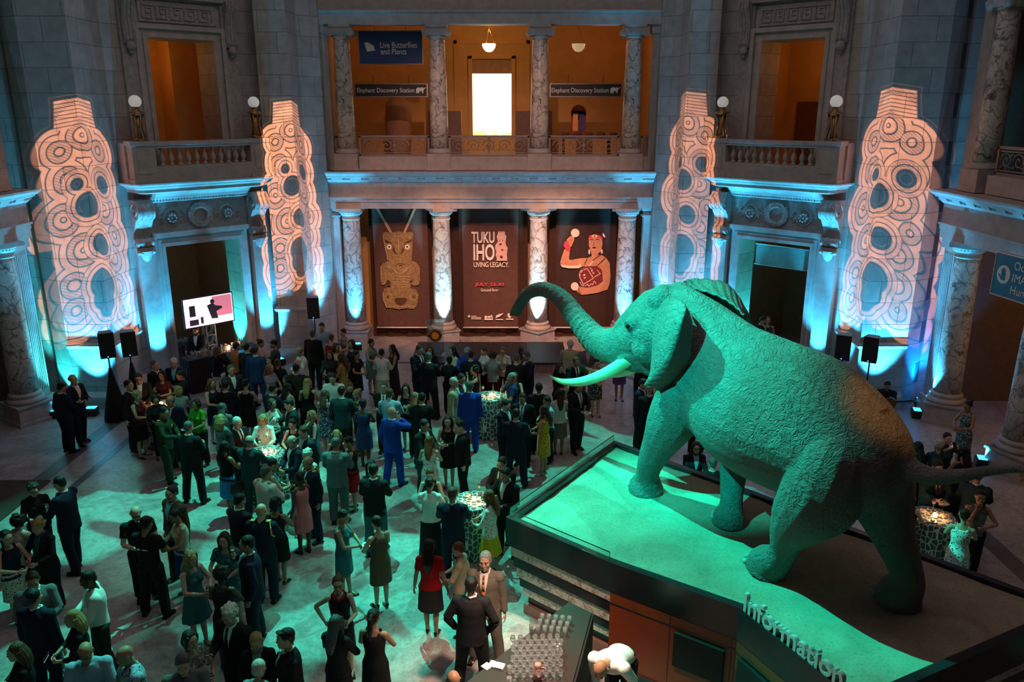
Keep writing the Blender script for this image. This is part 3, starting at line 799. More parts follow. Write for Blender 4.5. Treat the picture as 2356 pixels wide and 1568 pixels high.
for a, c in (((205, 50), (375, 350)), ((675, 45), (545, 345))):
    n = 11
    for k in range(n):
        p = (a[0]+(c[0]-a[0])*k/n, a[1]+(c[1]-a[1])*k/n); q = (a[0]+(c[0]-a[0])*(k+1.3)/n, a[1]+(c[1]-a[1])*(k+1.3)/n)
        flat(b, [(p[0]-16, p[1]), (p[0]+16, p[1]-6), (q[0]+16, q[1]), (q[0]-16, q[1]+6)], o1, s1, YB-.002*(k % 2))
put(b, 'plaited_cord', ROPE, 0)
b = MB()
body = [(275, 355), (300, 342), (400, 350), (470, 333), (540, 350), (630, 340), (652, 360), (640, 560), (632, 700), (690, 720), (735, 780), (735, 960), (722, 1005), (660, 1010), (625, 990),
        (615, 1040), (690, 1060), (718, 1120), (708, 1220), (690, 1275), (660, 1300), (560, 1290), (480, 1305), (400, 1290), (320, 1285), (280, 1200), (268, 1100), (300, 1040), (370, 1030), (362, 950), (330, 940), (300, 1000), (265, 1005), (250, 960),
        (243, 800), (262, 745), (335, 705), (310, 560), (285, 440)]
flat(b, body, o1, s1, YB-.004, .012)
put(b, 'carved_pendant', GOLD, 0)
b = MB()
for pts in (circ_pts(355, 528, 30), circ_pts(578, 528, 30)): flat(b, pts, o1, s1, YB-.02)
put(b, 'pendant_eyes', WHITE, 0)
b = MB()
for (cx, cy) in ((355, 528), (578, 528)): flat(b, circ_pts(cx, cy, 13), o1, s1, YB-.026)
for pts in ([(290, 430), (390, 480), (440, 600), (460, 625), (410, 600), (370, 500), (300, 470)], [(640, 430), (540, 480), (500, 600), (480, 625), (530, 590), (570, 490), (635, 460)],
            [(415, 1180), (440, 1160), (550, 1160), (580, 1185), (555, 1225), (495, 1262), (440, 1230)], [(350, 960), (375, 960), (370, 1020), (330, 1010)], [(600, 960), (650, 930), (640, 960), (615, 985)],
            circ_pts(497, 745, 45, 16), circ_pts(340, 1150, 14), circ_pts(655, 1150, 14)):
    flat(b, pts, o1, s1, YB-.018)
put(b, 'pendant_recesses', GOLDD, 0)
def stroke(mb, pts, w, org, sc, Y):
    for k in range(len(pts)-1):
        a = Vector(pts[k]); c = Vector(pts[k+1]); n = (c-a); 
        if n.length < 1e-4: continue
        n = Vector((-n.y, n.x)).normalized()*w/2; e = (c-a).normalized()*w*.25
        flat(mb, [a-n-e, a+n-e, c+n+e, c-n+e], org, sc, Y)
b = MB()
stroke(b, [(275, 380), (300, 520), (340, 700)], 7, o1, s1, YB-.022); stroke(b, [(248, 770), (252, 950)], 6, o1, s1, YB-.022)
stroke(b, [(275, 1100), (290, 1200), (320, 1280)], 7, o1, s1, YB-.022)
stroke(b, [(470, 400), (475, 590)], 5, o1, s1, YB-.022)
for cx, cy, r in ((497, 780, 40), (355, 528, 44), (578, 528, 44), (340, 1150, 46), (655, 1150, 46), (278, 975, 20), (700, 975, 20), (345, 670, 18)):
    stroke(b, [(cx+r*math.cos(a*.6), cy+r*math.sin(a*.6)) for a in range(11)], 5, o1, s1, YB-.022)
for k in range(5):
    stroke(b, [(510+10*k, 860-14*k), (560+12*k, 840-16*k), (600+8*k, 800-12*k)], 5, o1, s1, YB-.022)
    stroke(b, [(470-16*k, 860-14*k), (430-16*k, 845-12*k), (390-14*k, 800-8*k)], 5, o1, s1, YB-.022)
    stroke(b, [(490, 900+34*k), (550, 890+34*k), (605, 905+32*k)], 5, o1, s1, YB-.022)
    stroke(b, [(490, 900+34*k), (440, 890+34*k), (385, 905+32*k)], 4, o1, s1, YB-.022)
for k in range(7): stroke(b, [(345+50*k, 1262), (360+50*k, 1275), (378+50*k, 1260)], 6, o1, s1, YB-.022)
for k in range(3): stroke(b, [(480+20*k, 400+20*k), (540+16*k, 375+20*k), (620, 400+14*k)], 4, o1, s1, YB-.022)
put(b, 'pendant_highlights', GOLDL, 0)
# middle banner lettering
o2, s2 = (1040, 500), 6.03
def px_text(s, u0, v0, u1, v1, org, sc, m_, i, name, bold=0.0, Y=YB):
    """fit one line of lettering between two measured corners"""
    a = aty(org[0]+u0/sc, org[1]+v1/sc, Y-.01); c = aty(org[0]+u1/sc, org[1]+v0/sc, Y-.01)
    o = text_mesh(name, s, 1.0, m_, (0, 0, 0), extrude=.003, bold=bold)
    xs = [v.co.x for v in o.data.vertices]; ys = [v.co.y for v in o.data.vertices]
    wx = max(xs)-min(xs); wy = max(ys)-min(ys)
    for v in o.data.vertices:
        v.co.x = (v.co.x-min(xs))/wx*(c.x-a.x); v.co.y = (v.co.y-min(ys))/wy*(c.z-a.z)
    o.rotation_euler = (PI/2, 0, 0); o.location = a
    o.parent = banners[i] if isinstance(i, int) else i; o.matrix_parent_inverse = o.parent.matrix_basis.inverted()
    return o
px_text('TUKU', 270, 198, 590, 355, o2, s2, WHITE, 1, 'lettering', .022)
px_text('IHO', 298, 368, 590, 598, o2, s2, WHITE, 1, 'lettering', .022)
px_text('LIVING LEGACY.', 302, 618, 792, 690, o2, s2, WHITE, 1, 'lettering', .012)
px_text('JULY 22-30', 318, 905, 722, 962, o2, s2, REDP, 1, 'lettering', .03)
px_text('Ground floor', 400, 985, 642, 1026, o2, s2, WHITE, 1, 'lettering', .008)
b = MB()
fig = [(640, 198), (728, 198), (732, 240), (752, 262), (745, 300), (738, 340), (745, 385), (768, 420), (762, 480), (755, 520), (762, 560), (762, 598), (622, 598), (625, 560), (608, 520), (620, 480), (602, 420), (606, 380), (640, 340), (632, 300), (622, 265), (636, 240)]
flat(b, fig, o2, s2, YB-.004)
put(b, 'figure_emblem', mat('pale_pink_print', (.80, .50, .46), .7, var=0), 1)
b = MB()
for pts in (circ_pts(672, 370, 18, 14, 8), circ_pts(697, 450, 16, 12, 8), circ_pts(685, 548, 22, 20, 8), circ_pts(660, 322, 6), circ_pts(702, 320, 6)): flat(b, pts, o2, s2, YB-.02)
put(b, 'emblem_openings', CLOTHBR, 1)
b = MB()
stroke(b, fig+[fig[0]], 5, o2, s2, YB-.022)
for cx, cy, r in ((632, 395, 18), (742, 425, 20), (640, 510, 20), (662, 285, 12), (712, 285, 12)):
    stroke(b, [(cx+r*math.cos(a*.7), cy+r*math.sin(a*.7)) for a in range(8)], 4, o2, s2, YB-.024)
put(b, 'emblem_lines', WHITE, 1)
b = MB()
flat(b, circ_pts(236, 1370, 18), o2, s2, YB-.01)
for k, w_ in enumerate((70, 138, 138)): flat(b, [(266, 1364+19*k), (266+w_, 1364+19*k), (266+w_, 1374+19*k), (266, 1374+19*k)], o2, s2, YB-.01)
flat(b, [(450, 1400), (566, 1400), (566, 1422), (450, 1422)], o2, s2, YB-.01); flat(b, circ_pts(470, 1380, 20, 18), o2, s2, YB-.01); flat(b, [(495, 1366), (545, 1366), (545, 1392), (495, 1392)], o2, s2, YB-.01)
flat(b, [(540, 1350), (552, 1350), (566, 1392), (536, 1392)], o2, s2, YB-.01)
flat(b, [(605, 1398), (612, 1360), (650, 1340), (690, 1332), (715, 1328), (690, 1352), (660, 1375), (625, 1388)], o2, s2, YB-.01); flat(b, [(603, 1408), (710, 1410), (710, 1422), (603, 1420)], o2, s2, YB-.01)
flat(b, [(770, 1334), (800, 1326), (830, 1334), (828, 1375), (800, 1400), (772, 1375)], o2, s2, YB-.01)
flat(b, [(748, 1402), (852, 1402), (852, 1418), (748, 1418)], o2, s2, YB-.012)
put(b, 'sponsor_marks', WHITE, 1)
# performer banner
o3, s3 = (1260, 480), 5.6
b = MB()
flat(b, [(160, 700), (185, 610), (215, 520), (285, 545), (275, 650), (300, 660), (420, 638), (520, 632), (570, 610), (560, 560), (640, 590), (700, 595), (760, 640), (800, 700), (810, 860), (800, 960), (770, 1040), (650, 1080), (520, 1100), (430, 1110), (360, 1050), (400, 1000), (520, 1010), (690, 950), (690, 860), (640, 740), (440, 745), (300, 745), (200, 740)], o3, s3, YB-.004)
put(b, 'arms_and_shoulders', SKINP, 2)
b = MB()
flat(b, [(530, 380), (600, 370), (700, 380), (708, 450), (690, 540), (640, 590), (600, 590), (560, 560), (530, 470)], o3, s3, YB-.016)
flat(b, [(245, 400), (290, 355), (340, 350), (345, 400), (310, 480), (290, 500), (260, 450)], o3, s3, YB-.016)
put(b, 'face_and_hand', SKINP, 2)
b = MB()
flat(b, [(160, 715), (250, 735), (400, 730), (420, 712), (440, 745), (400, 765), (280, 768), (190, 752)], o3, s3, YB-.02)
flat(b, circ_pts(355, 312, 55), o3, s3, YB-.02); flat(b, circ_pts(350, 1000, 50, 54), o3, s3, YB-.02); flat(b, circ_pts(605, 352, 38, 20), o3, s3, YB-.03)
flat(b, [(705, 315), (722, 318), (745, 360), (735, 372), (712, 350)], o3, s3, YB-.03)
flat(b, circ_pts(536, 555, 12, 32), o3, s3, YB-.02); flat(b, circ_pts(698, 552, 13, 32), o3, s3, YB-.02)
flat(b, [(578, 672), (592, 680), (535, 750), (520, 745)], o3, s3, YB-.02)
flat(b, circ_pts(565, 425, 18, 10), o3, s3, YB-.028); flat(b, circ_pts(640, 422, 18, 10), o3, s3, YB-.028)
put(b, 'white_ornaments', mat('ivory_print', (.86, .76, .68), .7, var=0), 2)
b = MB()
flat(b, [(525, 385), (540, 345), (600, 330), (680, 345), (708, 375), (705, 392), (640, 372), (570, 372), (535, 395)], o3, s3, YB-.022)
flat(b, [(205, 470), (225, 420), (262, 412), (275, 440), (296, 520), (285, 552), (235, 530)], o3, s3, YB-.022)
flat(b, circ_pts(605, 352, 12, 16), o3, s3, YB-.036)
put(b, 'red_bands', REDP, 2)
b = MB()
flat(b, [(430, 760), (520, 738), (640, 738), (700, 790), (712, 930), (640, 980), (520, 1012), (430, 1000), (412, 900), (402, 840)], o3, s3, YB-.026)
put(b, 'bodice', DKRED, 2)
b = MB()
stroke(b, [(415, 870), (420, 800), (510, 770), (590, 895), (460, 975), (440, 930), (412, 880), (405, 840), (470, 775)], 10, o3, s3, YB-.032)
stroke(b, [(545, 760), (580, 790), (560, 800), (600, 830), (580, 835)], 9, o3, s3, YB-.032); stroke(b, [(640, 790), (655, 810), (680, 835), (600, 880)], 9, o3, s3, YB-.032)
stroke(b, [(490, 990), (520, 970), (530, 1000), (560, 965), (580, 980), (600, 930), (625, 965)], 9, o3, s3, YB-.032)
stroke(b, [(415, 940), (440, 985), (470, 995)], 9, o3, s3, YB-.032)
flat(b, [(450, 860), (478, 835), (490, 862)], o3, s3, YB-.032); flat(b, [(460, 880), (495, 880), (480, 905)], o3, s3, YB-.032)
put(b, 'zigzag_trim', mat('pink_print', (.85, .55, .55), .7, var=0), 2)
b = MB()
flat(b, circ_pts(565, 425, 7, 8), o3, s3, YB-.034); flat(b, circ_pts(640, 422, 7, 8), o3, s3, YB-.034)
stroke(b, [(545, 402), (565, 392), (588, 400)], 6, o3, s3, YB-.034); stroke(b, [(618, 400), (642, 390), (668, 402)], 6, o3, s3, YB-.034)
flat(b, circ_pts(600, 500, 26, 8), o3, s3, YB-.034); stroke(b, [(595, 430), (590, 470), (610, 474)], 4, o3, s3, YB-.034)
stroke(b, [(580, 665), (700, 575)], 4, o3, s3, YB-.034); stroke(b, [(470, 720), (510, 640)], 5, o3, s3, YB-.034); stroke(b, [(635, 735), (740, 635)], 5, o3, s3, YB-.034)
stroke(b, [(405, 1000), (400, 1060), (430, 1100)], 6, o3, s3, YB-.034)
for k in range(3): stroke(b, [(275+22*k, 395-6*k), (285+20*k, 430-6*k)], 4, o3, s3, YB-.034)
put(b, 'drawn_features', HAIRP, 2)
b = MB(); flat(b, [(520, 400), (535, 340), (600, 322), (690, 335), (720, 380), (716, 480), (700, 545), (530, 520)], o3, s3, YB-.002); put(b, 'printed_hair', HAIRP, 2)

# ------------------------------------------------------------------ gallery signs
NAVY = mat('navy_sign', (.035, .075, .22), .5, var=0); DKSIGN = mat('charcoal_sign', (.035, .03, .028), .5, var=0)
def wall_sign(u0, v0, u1, v1, Y, m_, label, lines, extra=None):
    a = aty(u0, v1, Y); c = aty(u1, v0, Y)
    r = empty('hanging_sign', ((a.x+c.x)/2, Y, a.z)); tag(r, label, 'sign')
    b = MB(); b.box(a.x, c.x, Y, Y+.06, a.z, c.z); o = b.build('panel', m_); o.parent = r; o.matrix_parent_inverse = r.matrix_basis.inverted()
    b = MB(); t_ = .03
    b.box(a.x-t_, c.x+t_, Y-.02, Y+.07, c.z, c.z+t_); b.box(a.x-t_, c.x+t_, Y-.02, Y+.07, a.z-t_, a.z); b.box(a.x-t_, a.x, Y-.02, Y+.07, a.z, c.z); b.box(c.x, c.x+t_, Y-.02, Y+.07, a.z, c.z)
    o = b.build('frame', CHROME); o.parent = r; o.matrix_parent_inverse = r.matrix_basis.inverted()
    b = MB()
    for q in (.25, .75):
        x = a.x+(c.x-a.x)*q; b.tube([(x, Y+.03, c.z), (x, Y+.03, c.z+(.4 if v0 < 100 else .3))], .008, 6)
    o = b.build('wire', DARKWOOD); o.parent = r; o.matrix_parent_inverse = r.matrix_basis.inverted()
    for s_, x0, y0, x1, y1 in lines:
        px_text(s_, x0, y0, x1, y1, (0, 0), 1, WHITE, r, 'lettering', .004, Y)
    if extra:
        b = MB()
        for pts in extra: flat(b, pts, (0, 0), 1, Y-.012)
        o = b.build('emblem', WHITE); o.parent = r; o.matrix_parent_inverse = r.matrix_basis.inverted()
def ele(x, y, s):
    P = [(0, 10), (1, 4), (6, 1), (14, 2), (17, 0), (20, 3), (24, 2), (27, 0), (26, 3), (22, 6), (20, 9), (20, 17), (17, 17), (16, 11), (10, 11), (8, 17), (5, 17), (5, 12), (2, 17), (-1, 17), (1, 12)]
    return [(x+p[0]*s, y+p[1]*s) for p in P]
wall_sign(829, 72, 970, 146, 27.8, NAVY, 'navy sign reading Live Butterflies and Plants over the upper gallery', [('Live Butterflies', 875, 96, 959, 110), ('and Plants', 876, 112, 935, 125)],
          [[(838, 98), (846, 97), (860, 106), (861, 112), (864, 116), (855, 117), (845, 119), (842, 112)]])
wall_sign(819, 194, 981, 221, 27.8, DKSIGN, 'dark sign reading Elephant Discovery Station at the left of the gallery', [('Elephant Discovery Station', 822, 202, 953, 216)], [ele(957, 200, .85)])
wall_sign(1267, 194, 1429, 221, 27.8, DKSIGN, 'dark sign reading Elephant Discovery Station at the right of the gallery', [('Elephant Discovery Station', 1269, 202, 1400, 216)], [ele(1404, 200, .85)])
# pendant lamps of the gallery
def pendant(x, y, z, on):
    r = empty('pendant_lamp', (x, y, z)); tag(r, 'glowing glass bowl lamp hanging over the gallery window' if on else 'unlit glass bowl lamp hanging in the right part of the gallery', 'lamp')
    b = MB(); b.lathe([(.01, -.24), (.12, -.21), (.21, -.1), (.235, .02), (.23, .03), (.2, -.08), (.1, -.18), (.01, -.2)], seg=20)
    b.build('glass_bowl', mat('glowing_glass' if on else 'milk_glass', (.95, .8, .6), .3, var=0, emit=(1, .72, .38), es=7 if on else .35), r, smooth=True)  # the unlit bowl also gets a faint glow put into its glass
    b = MB()
    for k in range(3 if on else 1): b.tube([(.21*math.cos(2.1*k), .21*math.sin(2.1*k), .02), (0, 0, .55)], .008, 5)
    b.tube([(0, 0, .5), (0, 0, 11.6-z)], .012, 5); b.build('chain', BRONZE, r)
p = aty(1125, 103, 29.5); pendant(p.x, p.y, p.z, True)
p = aty(1331, 103, 29.5); pendant(p.x, p.y, p.z, False)
# pierced grille panels of the gallery rail
def grille(F, s0, s1, label, grp='pierced rail panels'):
    r = empty('rail_panel', F @ Vector(((s0+s1)/2, 0, 6.06)), F.to_euler().z); tag(r, label, 'railing', grp)
    w = s1-s0; h0, h1 = .47, 1.10
    b = MB(); b.box(-w/2, w/2, -.05, .05, h1-.05, h1+.02); b.box(-w/2, w/2, -.05, .05, h0-.03, h0+.04); b.box(-w/2, -w/2+.06, -.05, .05, h0, h1); b.box(w/2-.06, w/2, -.05, .05, h0, h1)
    b.box(-w/2+.08, w/2-.08, -.035, .035, h1-.11, h1-.08); b.box(-w/2+.08, w/2-.08, -.035, .035, h0+.08, h0+.10)
    b.build('frame', IRON, r)
    b = MB(); n = max(1, round(w/.58)); cz = (h0+h1)/2; st = (w-.16)/n
    for k in range(n):
        cx = -w/2+.08+st*(k+.5); f = 1 if k < n/2 else -1
        b.tube([(cx+f*math.cos(i*.52)*(.035+.0105*i), 0, cz+math.sin(i*.52)*(.032+.0095*i)) for i in range(19)], .02, 6)
        for q in range(4):
            a = q*PI/2+.6; b.tube([(cx+math.cos(a)*.2, 0, cz+math.sin(a)*.17), (cx+math.cos(a+.25)*.25, 0, cz+math.sin(a+.25)*.20), (cx+math.cos(a+.1)*.29, 0, cz+math.sin(a+.1)*.215)], .018, 5)
    b.tube([(-.001, 0, h0+.05), (-.001, 0, h1-.05)], .03, 6)
    b.ball((0, 0, cz), .07, 10, 8, 1, .5, 1)
    b.build('scrollwork', IRON, r)
    b = MB(); b.box(-w/2, w/2, -.2, .2, 0, h0-.03); b.build('curb', STONE, r)
for (a, c, nm) in ((825, 987, 'left'), (1032, 1218, 'middle'), (1263, 1425, 'right')):
    grille(FC, aty(a, 320, 27.2).x-CX, aty(c, 320, 27.2).x-CX, 'cast scrollwork rail panel on the upper gallery, %s of the three wide ones' % nm)
grille(FC, -5.35, -5.12, 'narrow cast rail panel at the left end of the upper gallery'); grille(FC, 4.98, 5.3, 'narrow cast rail panel at the right end of the upper gallery')
grille(FSR, -(16.3+.45-14.75)-1.0, -(19.95-.45-14.75)+3.3+.0 if False else -2.5, 'cast scrollwork rail panel on the upper level at the far right') if False else None
grille(FSR, -4.6, -2.55, 'cast scrollwork rail panel on the upper level at the far right edge')
# globe torch lamps on the balustrade pedestals
def torch(p, label):
    r = empty('globe_lamp', p); tag(r, label, 'lamp', 'globe lamps on the balustrades')
    b = MB()
    for k in range(3):
        a = k*2*PI/3+.5; b.tube([(math.cos(a)*.17, math.sin(a)*.17, .03), (math.cos(a)*.10, math.sin(a)*.10, .35), (math.cos(a)*.15, math.sin(a)*.15, .70)], .028, 6)
        b.ball((math.cos(a)*.17, math.sin(a)*.17, .04), .05, 6, 5)
    b.lathe([(.19, 0), (.19, .04), (.12, .05)], seg=6); b.lathe([(.08, .06), (.05, .35), (.08, .66)], seg=10); b.lathe([(.20, .70), (.21, .74), (.1, .78), (.07, .84), (.10, .88), (.07, .90)], seg=16)
    b.build('tripod', BRONZE, r, smooth=True)
    b = MB(); b.ball((0, 0, 1.03), .165, 20, 14); b.build('globe', OPAL, r, smooth=True)
for F, side in ((FL, 'left'), (FR, 'right')):
    for s in (-1.72, 1.72):
        torch(F @ Vector((s, -.7, 7.182)), 'white globe lamp on a bronze tripod, %s end of the %s stone balustrade' % ('left' if s < 0 else 'right', side))
# gallery furnishings seen through the columns
b = MB(); p = aty(915, 228, 30.5); q = aty(915, 310, 30.5)
b.lathe([(.35, 6.06), (.42, 6.6), (.5, 7.4), (.46, 8.2), (.2, 8.5)], (p.x, 30.5, 0), 16)
o = b.build('museum_pillar', mat('dim_pillar', (.34, .17, .10), .7), smooth=True); tag(o, 'rounded dim exhibit form standing behind the left gallery rail', 'exhibit')
for x, w_, nm in ((1005, .32, 'left'), (1040, .34, 'left'), (1208, .36, 'right'), (1252, .3, 'right')):
    p = aty(x, 255, 31.0); b = MB(); b.box(p.x-w_, p.x+w_, 30.9, 31.2, 6.06, 7.95); o = b.build('partition_panel', mat('grey_partition', (.20, .12, .10), .7))
    tag(o, 'grey standing partition %s of the glowing window%s' % (nm, ', nearer to it' if x in (1040, 1208) else ', farther from it'), 'partition')
p = aty(1330, 300, 29.6)
r = empty('exhibit_kiosk', (p.x, 29.6, 6.06)); tag(r, 'red arched exhibit kiosk on the gallery right of the window', 'exhibit')
b = MB(); b.box(-.26, .26, -.1, .1, 1.05, 1.9); b.lathe([(.26, -.1), (.26, .1)], (0, 0, 0), 16, Matrix.Translation((0, 0, 1.85)) @ Matrix.Rotation(PI/2, 4, 'X')); b.build('case', mat('red_case', (.35, .05, .03), .4), r)
b = MB(); b.box(-.2, -.02, -.13, -.1, 1.2, 1.8); b.build('poster', mat('orange_poster', (.7, .25, .05), .5, emit=(.7, .2, .04), es=.15), r)
b = MB(); b.box(.02, .2, -.13, -.1, 1.2, 1.8); b.build('poster', mat('blue_poster', (.08, .08, .3), .5), r)
r = empty('display_table', (p.x+.25, 29.0, 6.06)); tag(r, 'dark display table with fossil casts behind the right gallery rail', 'table')
b = MB(); b.box(-.85, .85, -.3, .3, .95, 1.02); b.build('tabletop', DARKWOOD, r)
for sx in (-.8, .8):
    for sy in (-.25, .25): b = MB(); b.box(sx-.03, sx+.03, sy-.03, sy+.03, 0, .95); b.build('leg', DARKWOOD, r)
for k in range(5):
    b = MB(); b.ball((0, 0, .085), .1+.02*(k % 2), 10, 8, 1.3, .8, .7); b.tube([(0, 0, .08), (.10, 0, .12), (.16, .0, .08)], .03, 6)
    o = b.build('fossil_cast', mat('fossil', (.12, .05, .04), .7), smooth=True); o.location = (p.x-.5+.42*k, 29.0, 7.083)
    tag(o, 'small dark fossil cast on the gallery display table', 'fossil', 'fossil casts on the gallery table')
# exit signs
for F, d, z, nm in ((FL, 3.55, 8.75, 'upper'), (FL, 4.45, 3.55, 'lower')):
    r = empty('exit_sign', F @ Vector((-.45, d, z)), F.to_euler().z); tag(r, 'small lit exit sign inside the %s left doorway' % nm, 'sign')
    b = MB(); b.box(-.22, .22, -.05, .03, -.08, .08); b.build('box', BRONZE, r)
    o = text_mesh('lettering', 'EXIT', .13, mat('exit_letters', (1, .6, .2), .5, var=0, emit=(1, .55, .15), es=1.2), (-.18, -.06, -.05)); o.parent = r; o.matrix_parent_inverse = Matrix.Identity(4)

# blue hanging sign on the right
p = Vector((10.9, 16.0, 0))
a = aty(2282, 672, 17.3); c = aty(2290, 580, 17.3)
r = empty('hanging_sign', (a.x, 17.3, a.z)); tag(r, 'large blue sign with a hand emblem hanging at the right edge', 'sign'); r.rotation_euler.z = R(-84)
SB = mat('blue_sign', (.01, .10, .19), .45, var=0, emit=(.0, .10, .18), es=.15)
L = 2.6; Hh = c.z-a.z
b = MB(); b.box(0, L, -.03, .03, 0, Hh); b.build('panel', SB, r)
b = MB(); b.box(-.02, L, -.04, .04, -.03, 0); b.box(-.02, L, -.04, .04, Hh, Hh+.03); b.box(-.02, 0, -.04, .04, 0, Hh); b.build('frame', CHROME, r)
for k, s_ in enumerate(('Ocean Hall', 'IMAX Theater', 'Human Origins')):
    o = text_mesh('lettering', s_, .25, WHITE, (.58, -.04, Hh-.27-.26*k)); o.parent = r; o.matrix_parent_inverse = Matrix.Identity(4)
b = MB(); b.lathe([(.001, .034), (.2, .034), (.2, .042), (.001, .042)], (0, 0, 0), 24, Matrix.Translation((.31, 0, Hh*.52)) @ Matrix.Rotation(PI/2, 4, 'X') @ Matrix.Translation((0, 0, 0)))
b.build('emblem', WHITE, r)
b = MB()
hx, hz = .31, Hh*.52
for a_, l_ in ((-.45, .13), (-.15, .16), (.12, .16), (.38, .13)):
    b.box(-.018, .018, -.052, -.04, .02, l_, Matrix.Translation((hx, 0, hz-.02)) @ Matrix.Rotation(a_, 4, 'Y'))
b.box(-.06, .07, -.052, -.04, -.12, .04, Matrix.Translation((hx, 0, hz))); b.box(-.015, .015, -.052, -.04, 0, .12, Matrix.Translation((hx-.04, 0, hz-.08)) @ Matrix.Rotation(-1.0, 4, 'Y'))
b.build('hand_symbol', SB, r)
# frieze letters at the right edge
a = FSR @ Vector((-2.55, -.34, 5.33))
o = text_mesh('carved_letters', 'KEN', .36, mat('cut_letters', (.03, .025, .02), .7, var=0), a, (PI/2, 0, R(-90)), extrude=.006); o.name = 'trim_letters_east'; struct(o)
# green-blue blank banner in the right doorway
r = empty('doorway_banner', FR @ Vector((0, .25, 3.0)), R(-45)); tag(r, 'plain green-blue cloth banner hung across the right doorway top', 'banner')
b = MB(); b.box(-.72, 1.05, -.02, .02, .35, .95); b.build('cloth', mat('teal_cloth', (.15, .30, .28), .8), r)
for z in (.35, .97): b = MB(); b.tube([(-.76, 0, z), (1.1, 0, z)], .022, 8); b.build('rod', CHROME, r)

# ------------------------------------------------------------------ stage, lectern
r = empty('stage', (-.7, 25.0, 0)); tag(r, 'low dark stage with pleated skirt under the banners', 'stage')
b = MB(); 
for k in range(4): b.box(-2.5+1.24*k, -2.5+1.24*k+1.23, -1.15, 1.2, .30, .36)
b.build('deck', mat('stage_deck', (.03, .022, .024), .5, var=.1), r)
b = MB()
pts = []
for k in range(161):
    q = k/160; x = -2.48+4.94*q; pts.append((x, -1.12+.02*math.sin(q*220)))
pts += [(2.46, 1.15), (-2.48, 1.15)]
b.prism(pts, .0, .30); b.build('skirt', mat('rose_skirt', (.42, .25, .23), .8), r)
p = aty(1002, 770, 24.55)
r = empty('lectern', (p.x, 24.5, .36)); tag(r, 'clear acrylic lectern with an orange sunburst disc on its front', 'lectern')
CLEAR = mat('clear_acrylic', (.55, .75, .8), .05, var=0, trans=.92)
b = MB(); b.box(-.26, .26, -.03, .0, 0, 1.12); b.box(-.30, .30, -.05, .35, 1.12, 1.15); b.box(-.3, .3, -.05, .4, 0, .02); b.build('body', CLEAR, r)
zc = p.z-.36
b = MB(); b.lathe([(.215, -.045), (.215, -.035)], (0, 0, 0), 28, Matrix.Translation((0, 0, zc)) @ Matrix.Rotation(PI/2, 4, 'X') @ Matrix.Translation((0, 0, .08))); b.build('dark_disc', BLACK, r)
OR = mat('orange_emblem', (.95, .42, .05), .5, var=0)
b = MB(); star = []
for k in range(32):
    a = 2*PI*k/32; rr = .155 if k % 2 == 0 else .095; star.append(Vector((math.cos(a)*rr, -.062, zc+math.sin(a)*rr)))
b.rings([star, [Vector((v.x, -.05, v.z)) for v in star]]); b.build('sunburst', OR, r)
b = MB()
for k in range(26):
    a = 2*PI*k/26; 
    if abs(math.sin(a)) < .12: continue
    M_ = Matrix.Translation((math.cos(a)*.188, -.05, zc+math.sin(a)*.188)) @ Matrix.Rotation(-a, 4, 'Y'); b.box(-.013, .013, -.012, 0, -.012, .012, M_)
b.build('ring_lettering', OR, r)
b = MB(); b.tube([(.1, .1, 1.15), (.12, .0, 1.45), (.1, -.05, 1.5)], .01, 6); b.build('microphone', BLACK, r)

# ------------------------------------------------------------------ loudspeakers
def speaker(x, y, z, rz, label, skirt):
    r = empty('loudspeaker', (x, y, z-.36), rz); tag(r, label, 'loudspeaker', 'loudspeakers on stands')
    b = MB(); b.prism([(-.19, -.17), (.19, -.17), (.15, .17), (-.15, .17)], 0, .68); b.build('cabinet', BLACK, r, bevel=.015)
    b = MB(); b.box(-.17, .17, -.19, -.17, .04, .64); b.build('grille', mat('speaker_grille', (.02, .02, .024), .6, bump=.5, bscale=120), r)
    b = MB(); b.box(-.02, .0, -.21, -.20, .045, .06); b.build('power_light', mat('blue_led', (.1, .2, 1), .5, var=0, emit=(.1, .3, 1), es=8), r)
    r = empty('speaker_stand', (x, y, 0), rz); tag(r, label.replace('black loudspeaker', 'tripod under the loudspeaker').replace(', nearer', ' nearer'), 'stand', 'tripod stands under the loudspeakers')
    b = MB(); b.tube([(0, 0, .15), (0, 0, z-.36)], .02, 8); b.build('pole', BLACK, r)
    for k in range(3):
        a = 2*PI*k/3; b = MB(); b.tube([(0, 0, .75), (math.cos(a)*.32, math.sin(a)*.32, .02)], .014, 6); b.build('leg', BLACK, r)
        b = MB(); b.tube([(0, 0, .3), (math.cos(a)*.16, math.sin(a)*.16, .38)], .01, 5); b.build('brace', BLACK, r)
    if skirt:
        b = MB(); rg = []
        for (rr, zz) in ((.30, .02), (.22, .5), (.11, 1.0), (.03, 1.45)):
            rg.append([Vector((math.cos(2*PI*i/20)*rr*(1+.1*(i % 2)), math.sin(2*PI*i/20)*rr*(1+.1*(i % 2)), zz)) for i in range(20)])
        b.rings(rg); b.build('cloth_cover', BLACKCLOTH, r, smooth=True)
speaker(-10.62, 20.0, 2.12, R(30), 'black loudspeaker before the left pier, nearer the left edge of the photo', True)
p = aty(295, 787, 20.45); speaker(p.x, 20.45, p.z, R(30), 'black loudspeaker before the left pier, nearer the left doorway', True)
p = aty(721, 705, 24.6); speaker(p.x, 24.6, p.z, R(10), 'lone black loudspeaker left of the pendant banner', False)
p = aty(1942, 795, 20.2); speaker(p.x, 20.2, p.z, R(-30), 'black loudspeaker before the right pier, left one of the pair', False)
p = aty(2005, 800, 19.9); speaker(p.x, 19.9, p.z, R(-35), 'black loudspeaker before the right pier, right one of the pair', False)

